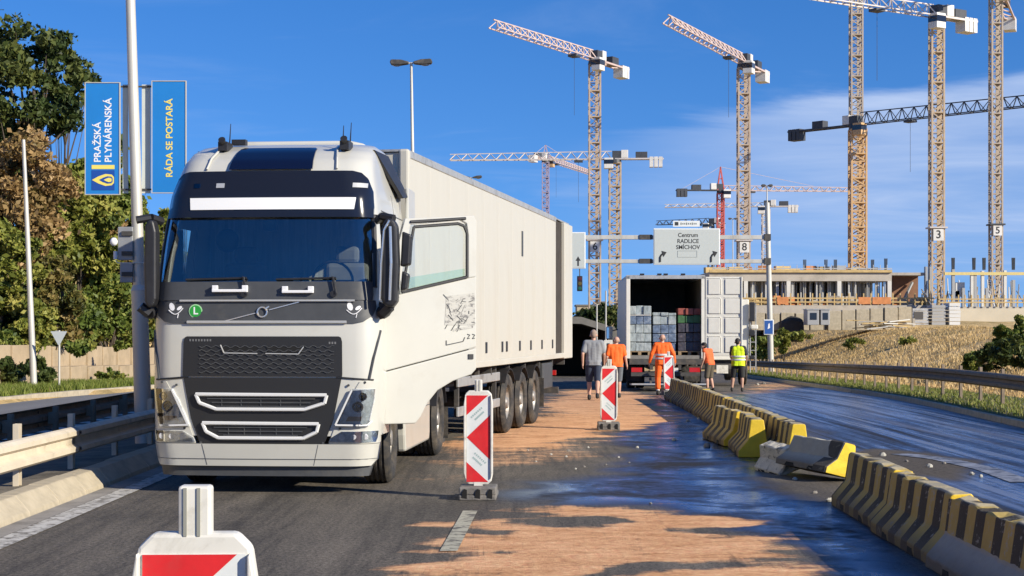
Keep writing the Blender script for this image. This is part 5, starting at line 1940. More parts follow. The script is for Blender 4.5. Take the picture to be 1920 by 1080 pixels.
# door: swung through about 180 degrees, pressed panels towards the camera
dr = MB().box2((0.0, 0, LF - 0.02), (1.17, 0.05, LT - 0.0)).build('rear_door', M_lw, lorry, bevel=0.012, loc=(LW + 0.07, -0.06, 0), rot=(0, 0, math.radians(-4)))
for i, (x0, x1) in enumerate(((0.05, 0.50), (0.58, 1.12))):
    for k in range(4):
        z0 = LF + 0.06 + k * 0.615
        b_ = MB()
        b_.box2((x0 + 0.04, -0.028, z0 + 0.04), (x1 - 0.04, -0.001, z0 + 0.52))
        b_.build('pressed_panel', M_lw, dr, bevel=0.022, seg=3)
        b_ = MB().tube([(x0 + 0.02, -0.006, z0 + 0.55), (x1 - 0.05, -0.006, z0 + 0.55), (x1 - 0.01, -0.006, z0 + 0.50), (x1 - 0.01, -0.006, z0 + 0.04)], 0.014, 6)
        b_.build('panel_rib', M_lw, dr, True)
MB().tube([(1.13, -0.03, LF), (1.13, -0.03, LT)], 0.018, 6).build('lock_rod', M_alu, dr)
dl = MB().box2((-1.17, 0, LF - 0.02), (0.0, 0.05, LT)).build('rear_door', M_lw, lorry, bevel=0.012, loc=(-LW - 0.075, 0.0, 0), rot=(0, 0, math.radians(96)))
dl.rotation_euler = (0, 0, math.radians(-91))
# running gear, tail lift, lamps
TY_L = make_wheel_meshes(0.46, 0.28)
for s in (-1, 1):
    wheel(lorry, (s * 1.02, 1.9, 0.46), s, TY_L)
    wheel(lorry, (s * 0.72, 1.9, 0.46), s, TY_L)
    wheel(lorry, (s * 1.02, 6.9, 0.46), s, TY_L)
    MB().box((s * 0.45, 4.0, 0.78), (0.1, 8.0, 0.24)).build('chassis_beam', M_steel, lorry)
    MB().box((s * 0.92, -0.02, 0.66), (0.34, 0.08, 0.14)).build('rear_lamp', M_red, lorry)
    MB().box((s * 0.95, 1.25, 0.5), (0.5, 0.012, 0.5)).build('mud_flap', M_rubber, lorry)
MB().box((0, 0.04, 0.92), (2.3, 0.12, 0.18)).build('rear_beam', M_steel, lorry)
MB().box((0, 0.0, 0.52), (2.2, 0.1, 0.12)).build('under_bumper', M_steel, lorry)
MB().box((0.15, -0.03, 0.66), (0.5, 0.02, 0.13)).build('number_plate', M_dwhite, lorry)
MB().cyl((-1.0, 1.9, 0.46), (1.0, 1.9, 0.46), 0.09, n=10).build('axle', M_steel, lorry)
b_ = MB().box((0, -0.75, 0.20), (2.3, 1.5, 0.05))
b_.build('tail_lift', M_alu, lorry, rot=(math.radians(-2), 0, 0))
for s in (-1, 1):
    MB().bar((s * 0.5, 0.3, 0.6), (s * 0.5, -0.6, 0.22), 0.07).build('lift_arm', M_steel, lorry)
b_ = MB().prism([(7.15, 0.6), (8.9, 0.6), (8.95, 1.6), (8.6, 2.75), (7.15, 2.85)], 0, -1.2, 1.2)
b_.build('cab', M_lw, lorry, bevel=0.08)
for s in (-1, 1):
    mh = MB().box((s * 1.52, 7.9, 1.82), (0.24, 0.12, 0.46)).build('mirror', M_lw, lorry, bevel=0.03)
    MB().box((s * 1.52, 7.83, 1.82), (0.19, 0.012, 0.40)).build('mirror_glass', MATS['mirror_face'], mh)
    MB().bar((s * 1.2, 7.95, 1.95), (s * 1.42, 7.92, 1.9), 0.04).build('mirror_arm', M_black, lorry)

# pallets of bottled drinks in the load space
M_wrap = mat('shrink_wrapped_bottles', (0.30, 0.34, 0.34), 0.35, var=0.45, vscale=9, stretch=(1, 1, 0.5), dirt=(0.44, 0.47, 0.46), dscale=5, dlow=0.5, dhigh=0.65)
M_wrap2 = mat('shrink_wrapped_blue', (0.12, 0.16, 0.23), 0.35, var=0.45, vscale=9, dirt=(0.32, 0.36, 0.40), dscale=6, dlow=0.52, dhigh=0.68)
M_wrap3 = mat('dark_cans_wrapped', (0.055, 0.05, 0.06), 0.4, var=0.5, vscale=12, dirt=(0.22, 0.17, 0.17), dscale=7, dlow=0.56, dhigh=0.7)
M_wrap4 = mat('red_tray', (0.28, 0.07, 0.05), 0.6, var=0.3, vscale=10)
M_wrap5 = mat('green_tray', (0.05, 0.14, 0.05), 0.6, var=0.3, vscale=10)
M_card = mat('white_slip_sheet', (0.62, 0.62, 0.60), 0.7)
M_wood = mat('pallet_wood', (0.30, 0.21, 0.12), 0.85, var=0.25, vscale=6)


def pallet_stack(xc, yc, layers, label, w=0.74, d=0.9):
    t = empty('drinks_pallet', (lorry.location.x + xc, LY + yc, lz + LF + 0.004), math.radians(-1.5), label, 'pallet', None)
    for q in (-1, 0, 1):
        MB().box2((q * w * 0.42 - 0.05, -d / 2, 0.0), (q * w * 0.42 + 0.05, d / 2, 0.10)).build('pallet_runner', M_wood, t)
    MB().box2((-w / 2, -d / 2, 0.10), (w / 2, d / 2, 0.125)).build('pallet_deck', M_wood, t)
    z = 0.13
    for h, m in layers:
        b_ = MB()
        if h > 0.06:
            n = 3
            for k in range(n):                                 # the packs of one layer, each bulging a little
                x0 = -w / 2 + w * k / n
                b_.box2((x0 + rnd.uniform(-.004, .008), -d / 2 + rnd.uniform(-.02, .05), z), (x0 + w / n - rnd.uniform(-.004, .008), d / 2, z + h - rnd.uniform(.008, .03)))
        else:
            b_.box2((-w / 2, -d / 2, z), (w / 2, d / 2, z + h - 0.004))
        b_.build('layer', m, t, bevel=0.015 if h > 0.06 else 0)
        z += h
    return t


pallet_stack(-0.80, 0.62, [(0.30, M_wrap), (0.28, M_wrap), (0.28, M_wrap), (0.28, M_wrap2), (0.03, M_card), (0.30, M_wrap)], 'tall pallet of pale wrapped bottles at the lorry side away from the open door')
pallet_stack(0.0, 0.70, [(0.29, M_wrap2), (0.28, M_wrap2), (0.28, M_wrap2), (0.28, M_wrap), (0.12, M_wrap)], 'lower pallet of blue wrapped bottles in the middle of the lorry')
pallet_stack(0.80, 0.66, [(0.30, M_wrap3), (0.30, M_wrap3), (0.30, M_wrap3), (0.26, M_wrap5), (0.22, M_wrap4)], 'dark pallet with green and red trays on top beside the open lorry door')

# second lorry parked just beyond, mostly hidden by the open door
SY = 58.0
sl_ = empty('service_lorry', (at(1372, 0, SY).x, SY, gz(SY)), math.radians(-2), 'white service lorry with a ladder and mirrors, hidden behind the open door', 'truck')
MB().box2((-1.2, 0.0, 0.95), (0.62, 6.0, 3.15)).build('body', M_lw, sl_, bevel=0.03)
MB().box2((-1.2, 6.1, 0.6), (0.75, 8.0, 2.7)).build('cab', M_lw, sl_, bevel=0.08)
b_ = MB()
for x in (0.66, 0.86):
    b_.cyl((x, -0.05, 0.5), (x, -0.05, 3.0), 0.022, n=6)
for z in np.arange(0.7, 3.0, 0.3):
    b_.cyl((0.66, -0.05, z), (0.86, -0.05, z), 0.016, n=6)
b_.build('ladder', M_alu, sl_)
for z0, z1 in ((2.35, 3.05), (1.82, 2.05), (0.98, 1.12)):
    MB().box((0.72, -0.12, (z0 + z1) / 2), (0.2, 0.1, z1 - z0)).build('lamp_box', M_black, sl_, bevel=0.03)
MB().box((0.80, -0.14, 2.15), (0.26, 0.08, 0.16)).build('beacon', M_dwhite, sl_, bevel=0.03)
for s in (-1.15, 0.55):
    wheel(sl_, (s, 1.5, 0.46), 1 if s > 0 else -1, TY_L)
    wheel(sl_, (s, 6.9, 0.46), 1 if s > 0 else -1, TY_L)
MB().box((-0.2, -0.05, 0.72), (1.5, 0.1, 0.2)).build('rear_bumper', M_steel, sl_)
MB().box((-0.35, -0.11, 0.62), (0.42, 0.02, 0.30)).build('number_plate', M_dwhite, sl_)
MB().box2((-1.1, 0.2, 0.6), (0.5, 7.8, 0.95)).build('chassis', M_steel, sl_)

# ------------------------------------------------------------------ people
M_skin = mat('skin', (0.52, 0.30, 0.21), 0.55, var=0.06)
M_skin2 = mat('skin_tanned', (0.42, 0.24, 0.16), 0.55, var=0.06)
M_hairdk = mat('dark_hair', (0.02, 0.016, 0.013), 0.7)
M_hairlt = mat('short_grey_hair', (0.30, 0.22, 0.17), 0.8)
M_greyT = mat('grey_tshirt', (0.24, 0.25, 0.26), 0.9, var=0.08, bump=0.3, bscale=9)
M_navy = mat('navy_shorts', (0.035, 0.05, 0.085), 0.9, var=0.15, bump=0.3, bscale=9)
M_gshort = mat('grey_blue_shorts', (0.14, 0.16, 0.18), 0.9, var=0.15, bump=0.3, bscale=9)
M_brown = mat('khaki_shorts', (0.11, 0.09, 0.06), 0.9, var=0.15, bump=0.3, bscale=9)
M_blacksh = mat('black_shorts', (0.03, 0.03, 0.028), 0.9, var=0.15, bump=0.3, bscale=9)
M_orange = mat('hi_vis_orange', (0.90, 0.14, 0.012), 0.75, var=0.10, vscale=5, bump=0.4, bscale=9)
M_orange2 = mat('orange_vest', (0.80, 0.13, 0.03), 0.75, var=0.10, bump=0.4, bscale=9)
M_yvest = mat('hi_vis_yellow', (0.62, 0.80, 0.01), 0.75, var=0.08, bump=0.4, bscale=9)
M_band = mat('reflective_band', (0.62, 0.62, 0.60), 0.5)
M_shoe = mat('dark_shoe', (0.03, 0.028, 0.026), 0.8)
M_sock = mat('white_sock', (0.65, 0.63, 0.60), 0.9)


def capsules(parts, voxel, name, m, parent, smooth_it=4, hem=None):
    """Round cones melted into one continuous skin."""
    b_ = MB()
    for p0, r0, p1, r1 in parts:
        p0, p1 = Vector(p0), Vector(p1)
        n = max(2, int((p1 - p0).length / (min(r0, r1) * 0.45)) + 1)
        n = min(n, 14)
        for k in range(n):
            t = k / (n - 1)
            r = r0 + (r1 - r0) * t
            b_.sphere(p0.lerp(p1, t), (r, r, r), 10, 7)
    me = b_.mesh(name, m, fix=False)
    o = bpy.data.objects.new(name, me)
    COL.objects.link(o)
    rm = o.modifiers.new('remesh', 'REMESH')
    rm.mode = 'VOXEL'
    rm.voxel_size = voxel
    sm = o.modifiers.new('smooth', 'SMOOTH')
    sm.iterations = smooth_it
    sm.factor = 0.5
    dg = bpy.context.evaluated_depsgraph_get()
    me2 = bpy.data.meshes.new_from_object(o.evaluated_get(dg))
    bpy.data.objects.remove(o)
    if hem is not None:
        bm = bmesh.new()
        bm.from_mesh(me2)
        bmesh.ops.bisect_plane(bm, geom=bm.verts[:] + bm.edges[:] + bm.faces[:], plane_co=(0, 0, hem), plane_no=(0, 0.1, 1), clear_inner=True)
        bm.to_mesh(me2)
        bm.free()
    me2.materials.clear()
    me2.materials.append(m)
    me2.polygons.foreach_set('use_smooth', [True] * len(me2.polygons))
    o2 = bpy.data.objects.new(name, me2)
    COL.objects.link(o2)
    o2.parent = parent
    return o2


def person(px, foot_py, H, label, rz, skin, hair, top, bottom, pose, sleeves=True, long_legs=False, bald=False, vest=None, band=False, socks=False):
    """Facing +y locally (away from the camera when rz = 0). Joint positions for a 1.75 m body."""
    x_, y_ = gp(px, foot_py)
    t = empty('person', (x_, y_, gz(y_)), rz, label, 'person')
    s = H / 1.75
    J = dict(pelvis=(0, 0, 0.95), chest=(0, 0.02, 1.27), neck=(0, 0.0, 1.47), head=(0, 0.03, 1.62),
             shl=(-0.185, 0, 1.42), ell=(-0.26, -0.03, 1.14), wrl=(-0.27, 0.06, 0.90),
             shr=(0.185, 0, 1.42), elr=(0.26, -0.03, 1.14), wrr=(0.27, 0.06, 0.90),
             hil=(-0.10, 0, 0.93), knl=(-0.11, 0.05, 0.50), anl=(-0.11, -0.02, 0.09),
             hir=(0.10, 0, 0.93), knr=(0.11, 0.05, 0.50), anr=(0.11, -0.02, 0.09))
    J.update(pose)
    J = {k: Vector(v) * s for k, v in J.items()}
    R = lambda r: r * s
    up = (J['neck'] - J['pelvis']).normalized()
    lx, px2 = Vector((0.105 * s, 0, 0)), Vector((0.082 * s, 0, 0))
    cz_ = J['chest']
    shm = (J['shl'] + J['shr']) / 2
    torso = []
    for q in (-1, 1):
        torso += [(J['pelvis'] + px2 * q, R(.112), J['pelvis'].lerp(cz_, 0.5) + px2 * q, R(.100)),
                  (J['pelvis'].lerp(cz_, 0.5) + px2 * q, R(.102), cz_ + lx * q, R(.108)),
                  (cz_ + lx * q, R(.108), shm + Vector((0.11 * q, 0, -0.045)) * s, R(.088))]
    torso += [(J['pelvis'], R(.118), cz_, R(.120)), (cz_, R(.12), J['neck'] - up * 0.07 * s, R(.080)), (J['shl'], R(.066), J['shr'], R(.066))]
    body = list(torso)
    body += [(J['neck'] - up * 0.04 * s, R(.058), J['head'] - up * 0.03 * s, R(.055))]
    hd = J['head']
    body += [(hd + Vector((0, 0.0, 0.03)) * s, R(.083), hd + Vector((0, -0.02, 0.02)) * s, R(.086)),
             (hd + Vector((0, 0.035, -0.04)) * s, R(.06), hd + Vector((0, 0.05, -0.065)) * s, R(.048)),
             (hd + Vector((0, 0.085, 0.0)) * s, R(.016), hd + Vector((0, 0.10, -0.02)) * s, R(.016)),
             (hd + Vector((-0.088, 0, 0)) * s, R(.018), hd + Vector((-0.09, -0.005, -0.03)) * s, R(.014)),
             (hd + Vector((0.088, 0, 0)) * s, R(.018), hd + Vector((0.09, -0.005, -0.03)) * s, R(.014))]
    for a in 'lr':
        sg_ = -1 if a == 'l' else 1
        body += [(J['sh' + a], R(.060), J['el' + a], R(.043)), (J['el' + a], R(.043), J['wr' + a], R(.029))]
        d = (J['wr' + a] - J['el' + a]).normalized()
        side = Vector((0, 1, 0)) - d * d.y
        side.normalize()
        pc = J['wr' + a] + d * 0.05 * s
        body += [(J['wr' + a], R(.028), pc - side * 0.018 * s, R(.024)), (J['wr' + a], R(.026), pc + side * 0.018 * s, R(.024))]
        for k, ln in enumerate((0.062, 0.072, 0.068, 0.054)):  # four fingers, bent at the knuckle, and a thumb
            r0 = pc + d * 0.022 * s + side * (0.030 - 0.020 * k) * s
            mid = r0 + d * ln * 0.55 * s
            inward = Vector((-sg_, 0, 0))
            body += [(r0, R(.0105), mid, R(.0095)), (mid, R(.0095), mid + (d * 0.7 + inward * 0.7).normalized() * ln * 0.5 * s, R(.0085))]
        body += [(pc + side * 0.03 * s - d * 0.03 * s, R(.012), pc + side * 0.058 * s + d * 0.012 * s, R(.0105))]
        body += [(J['hi' + a], R(.098), J['kn' + a], R(.062)), (J['kn' + a], R(.060), J['kn' + a].lerp(J['an' + a], 0.35), R(.064)), (J['kn' + a].lerp(J['an' + a], 0.35), R(.062), J['an' + a], R(.040))]
        body += [(J['an' + a] + Vector((0, -0.03, -0.045)) * s, R(.042), J['an' + a] + Vector((0, 0.16, -0.055)) * s, R(.035))]
    capsules(body, 0.0105 * s, 'body', skin, t)
    if not bald:
        capsules([(hd + Vector((0, -0.022, 0.05)) * s, R(.090), hd + Vector((0, 0.02, 0.06)) * s, R(.085)), (hd + Vector((0, -0.045, 0.0)) * s, R(.070), hd + Vector((0, -0.03, -0.04)) * s, R(.055))], 0.014, 'hair', hair, t)
    else:
        capsules([(hd + Vector((-0.05, -0.035, 0.0)) * s, R(.052), hd + Vector((0.05, -0.035, 0.0)) * s, R(.052)), (hd + Vector((0, -0.05, -0.02)) * s, R(.05), hd + Vector((0, -0.045, -0.04)) * s, R(.045))], 0.014, 'hair', hair, t)
    e = 0.020
    sh = [(p0, r0 + R(e), p1, r1 + R(e)) for p0, r0, p1, r1 in torso]
    sh += [(J['pelvis'] + Vector((-0.06, 0, -0.02)) * s, R(.145), J['pelvis'] + Vector((0.06, 0, -0.02)) * s, R(.145)), (J['pelvis'] + Vector((-0.07, 0, -0.12)) * s, R(.15), J['pelvis'] + Vector((0.07, 0, -0.12)) * s, R(.15))]
    for a in 'lr':
        if sleeves == 'long':
            sh += [(J['sh' + a], R(.082), J['el' + a], R(.062)), (J['el' + a], R(.062), J['wr' + a], R(.046))]
        elif sleeves:
            sh += [(J['sh' + a], R(.082), J['sh' + a].lerp(J['el' + a], 0.72), R(.070))]
    torso_o = capsules(sh, 0.015, 'jacket' if sleeves == 'long' else 'shirt', top, t, 3, hem=(0.86 if sleeves else 0.90) * s)
    if vest is not None:
        capsules([(p0, r0 + R(.034), p1, r1 + R(.034)) for p0, r0, p1, r1 in torso[:8]] + [(J['pelvis'] + Vector((-0.06, 0, -0.01)) * s, R(.158), J['pelvis'] + Vector((0.06, 0, -0.01)) * s, R(.158)), (J['pelvis'] + Vector((-0.07, 0, -0.10)) * s, R(.162), J['pelvis'] + Vector((0.07, 0, -0.10)) * s, R(.162))], 0.015, 'vest', vest, t, 3, hem=0.83 * s)
    if band:
        for q, dz_ in ((0.30, 0), (0.62, 0)):
            c = J['pelvis'].lerp(J['chest'], q)
            b_ = MB()
            n = 24
            ring_ = []
            for zz in (-0.025, 0.025):
                ring_.append([(c.x + (0.248 if vest is not None else 0.226) * s * math.cos(2 * math.pi * k / n) * (1 if True else 1), c.y + (0.172 if vest is not None else 0.160) * s * math.sin(2 * math.pi * k / n), c.z + zz) for k in range(n + 1)])
            b_.grid(ring_)
            b_.build('reflective_band', M_band, t, True)
    lg = [(J['pelvis'] + Vector((-0.07, 0, 0)) * s, R(.132), J['pelvis'] + Vector((0.07, 0, 0)) * s, R(.132))]
    for a in 'lr':
        if long_legs:
            lg += [(J['hi' + a], R(.118), J['kn' + a], R(.088)), (J['kn' + a], R(.088), J['kn' + a].lerp(J['an' + a], 0.72), R(.080))]
        else:
            lg += [(J['hi' + a], R(.118), J['hi' + a].lerp(J['kn' + a], 0.98), R(.096))]
    capsules(lg, 0.015, 'trousers' if long_legs else 'shorts', bottom, t, 3)
    for a in 'lr':
        an = J['an' + a]
        capsules([(an + Vector((0, -0.035, -0.045)) * s, R(.050), an + Vector((0, 0.17, -0.055)) * s, R(.042)), (an + Vector((0, -0.02, 0.0)) * s, R(.050), an + Vector((0, -0.02, -0.03)) * s, R(.050))], 0.013, 'shoe', M_shoe, t, 2)
        if socks:
            k = J['kn' + a].lerp(an, 0.7)
            capsules([(k, R(.060), an, R(.050))], 0.013, 'sock', M_sock, t, 2)
    return t


walk_a = dict(knl=(-0.11, 0.16, 0.51), anl=(-0.11, 0.14, 0.09), knr=(0.10, 0.02, 0.50), anr=(0.10, -0.28, 0.14), ell=(-0.27, -0.10, 1.15), wrl=(-0.27, -0.05, 0.91), elr=(0.26, 0.04, 1.14), wrr=(0.26, 0.18, 0.93))
walk_b = dict(knr=(0.11, 0.15, 0.51), anr=(0.11, 0.13, 0.09), knl=(-0.10, 0.03, 0.50), anl=(-0.10, -0.22, 0.13), wrl=(-0.30, 0.10, 0.93), wrr=(0.30, -0.02, 0.92), head=(0.02, 0.06, 1.60))
stand_out = dict(ell=(-0.31, -0.02, 1.17), wrl=(-0.36, 0.06, 0.93), elr=(0.31, -0.02, 1.17), wrr=(0.36, 0.07, 0.93), knl=(-0.13, 0.04, 0.5), anl=(-0.13, -0.02, 0.09), knr=(0.12, 0.06, 0.5), anr=(0.12, -0.05, 0.09))
stoop = dict(chest=(0.0, 0.07, 1.25), neck=(-0.01, 0.13, 1.42), head=(-0.03, 0.22, 1.53), shl=(-0.185, 0.10, 1.38), shr=(0.185, 0.10, 1.38), ell=(-0.25, 0.08, 1.10), wrl=(-0.24, 0.18, 0.87), elr=(0.26, 0.05, 1.11), wrr=(0.27, 0.12, 0.87), anl=(-0.13, 0.0, 0.09), anr=(0.14, -0.04, 0.09))
stride = dict(knl=(-0.16, 0.10, 0.50), anl=(-0.20, 0.02, 0.09), knr=(0.13, 0.05, 0.50), anr=(0.13, -0.04, 0.09), ell=(-0.24, 0.05, 1.15), wrl=(-0.20, 0.22, 1.02), elr=(0.27, 0.0, 1.15), wrr=(0.26, 0.12, 0.94), head=(-0.02, 0.05, 1.61))
person(1113, 750, 1.78, 'person in grey t-shirt and navy shorts walking away from the camera', math.radians(-4), M_skin, M_hairlt, M_greyT, M_navy, walk_a)
person(1155, 746, 1.66, 'person in orange hi-vis shirt and grey shorts behind a guide panel', math.radians(5), M_skin, M_hairlt, M_orange, M_gshort, walk_b, bald=True)
person(1242, 740, 1.74, 'person in orange hi-vis jacket and orange trousers facing the open lorry', math.radians(0), M_skin, M_hairlt, M_orange, M_orange, stand_out, sleeves='long', long_legs=True, bald=True, socks=True, band=True)
person(1331, 734, 1.60, 'dark-haired person in orange vest and khaki shorts stooping to look aside', math.radians(48), M_skin, M_hairdk, M_orange2, M_brown, stoop, sleeves=False)
person(1384, 734, 1.66, 'dark-haired person in yellow hi-vis vest and black shorts', math.radians(-8), M_skin2, M_hairdk, M_blacksh, M_blacksh, stride, vest=M_yvest, band=True)

# ------------------------------------------------------------------ bits of broken concrete and plastic on the carriageway
M_bit = mat('pale_rubble', (0.42, 0.40, 0.34), 0.9, var=0.2, vscale=20, bump=0.4)
M_bit2 = mat('grey_rubble', (0.22, 0.20, 0.17), 0.9, var=0.2, vscale=20, bump=0.4)
spots = [(1066, 847, .055), (1195, 840, .05), (1264, 826, .07), (1325, 838, .10), (1033, 853, .04), (1062, 857, .04), (1095, 876, .035), (1079, 880, .03), (1103, 840, .04), (1136, 872, .03), (1290, 790, .08), (1310, 786, .06),
         (1220, 945, .03), (1490, 900, .06), (1555, 940, .07), (1528, 925, .05), (1655, 855, .09), (1743, 876, .08), (1700, 866, .05), (1822, 890, .06), (1839, 894, .05), (1770, 870, .05), (1640, 868, .04), (1420, 722, .12), (1432, 720, .14),
         (1005, 866, .03), (1160, 858, .03), (1180, 868, .025), (990, 845, .03)]
for k, (px, py, r) in enumerate(spots):
    x_, y_ = gp(px, py)
    r *= 0.62
    rr = random.Random(k)
    b_ = MB()
    n = 7
    pts = []
    for lvl, sc, zz in ((0, 1.0, 0.0), (1, 0.95, 0.45), (2, 0.5, 0.85)):
        pts.append([(r * sc * rr.uniform(.7, 1.15) * math.cos(2 * math.pi * q / n), r * 0.8 * sc * rr.uniform(.7, 1.15) * math.sin(2 * math.pi * q / n), r * zz * rr.uniform(.8, 1.2)) for q in range(n)])
    for p in pts:
        p.append(p[0])
    b_.grid(pts)
    b_.f.append(tuple(range(2 * (n + 1), 2 * (n + 1) + n)))
    o = b_.build('rubble_piece', M_bit if k % 3 else M_bit2, None, loc=(x_, y_, gz(y_) + 0.001), rot=(0, 0, rr.uniform(0, 6)))
    far_side = x_ > 4.0
    tag(o, 'broken concrete crumb lying on the oily lane beyond the barriers' if far_side else 'broken concrete crumb lying on the asphalt between sand and barriers', 'rubble', 'crumbs beyond the barriers' if far_side else 'crumbs between sand and barriers')


# ------------------------------------------------------------------ tower cranes
def crane_mat(name, col):
    return mat(name, col, 0.6, 0.1, var=0.12, vscale=1.0, dirt=tuple(c * 0.45 for c in col), dscale=0.8, dlow=0.55, dhigh=0.85)


MC = {'beige': crane_mat('crane_beige', (0.44, 0.345, 0.265)), 'tan': crane_mat('crane_tan', (0.45, 0.345, 0.235)), 'orange': crane_mat('crane_orange', (0.55, 0.35, 0.17)),
      'grey': crane_mat('crane_grey', (0.40, 0.33, 0.26)), 'red': crane_mat('crane_red', (0.50, 0.10, 0.08)), 'pink': crane_mat('crane_pinkish', (0.52, 0.40, 0.36)),
      'white': crane_mat('crane_white', (0.66, 0.64, 0.60)), 'dark': crane_mat('crane_dark_steel', (0.05, 0.055, 0.065)), 'pale': crane_mat('crane_pale', (0.55, 0.50, 0.47)),
      'violet': crane_mat('crane_violet_grey', (0.32, 0.27, 0.36))}


def mast_section_mesh(w, h, m, t=0.16):
    b_ = MB()
    c = w / 2
    cor = [(-c, -c), (c, -c), (c, c), (-c, c)]
    for x, y in cor:
        b_.bar((x, y, 0), (x, y, h), t * 1.5)
    for i in range(4):
        a, d = cor[i], cor[(i + 1) % 4]
        for k in range(3):
            z0, z1 = h * k / 3, h * (k + 1) / 3
            if k % 2:
                a, d = d, a
            b_.bar((*a, z0), (*d, z1), t * 0.85)
            b_.bar((*cor[i], z1 - 0.02), (*cor[(i + 1) % 4], z1 - 0.02), t * (1.15 if k == 2 else 0.7))
    b_.box((c * 0.4, c * 0.2, h / 2), (0.45, 0.12, h))        # ladder and cable trunk inside
    b_.box((0, 0, h * 0.98), (w * 0.86, w * 0.86, 0.08))      # rest platform
    return b_.mesh('mast_section', m)


def lattice_boom(b_, p0, p1, w, h, n, t):
    """triangular boom from p0 to p1"""
    p0, p1 = Vector(p0), Vector(p1)
    d = p1 - p0
    side = Vector((-d.y, d.x, 0)).normalized() * w / 2
    up = Vector((0, 0, h))
    for s in (-1, 1):
        b_.bar(p0 + side * s, p1 + side * s, t)
    b_.bar(p0 + up, p1 + up * 0.75, t)
    for k in range(n):
        a, c, m_ = p0 + d * (k / n), p0 + d * ((k + 1) / n), p0 + d * ((k + 0.5) / n)
        u = up * (1 - 0.25 * (k + 0.5) / n)
        for s in (-1, 1):
            b_.bar(a + side * s, m_ + u, t * 0.75)
            b_.bar(m_ + u, c + side * s, t * 0.75)
        b_.bar(a + side, a - side, t * 0.6)


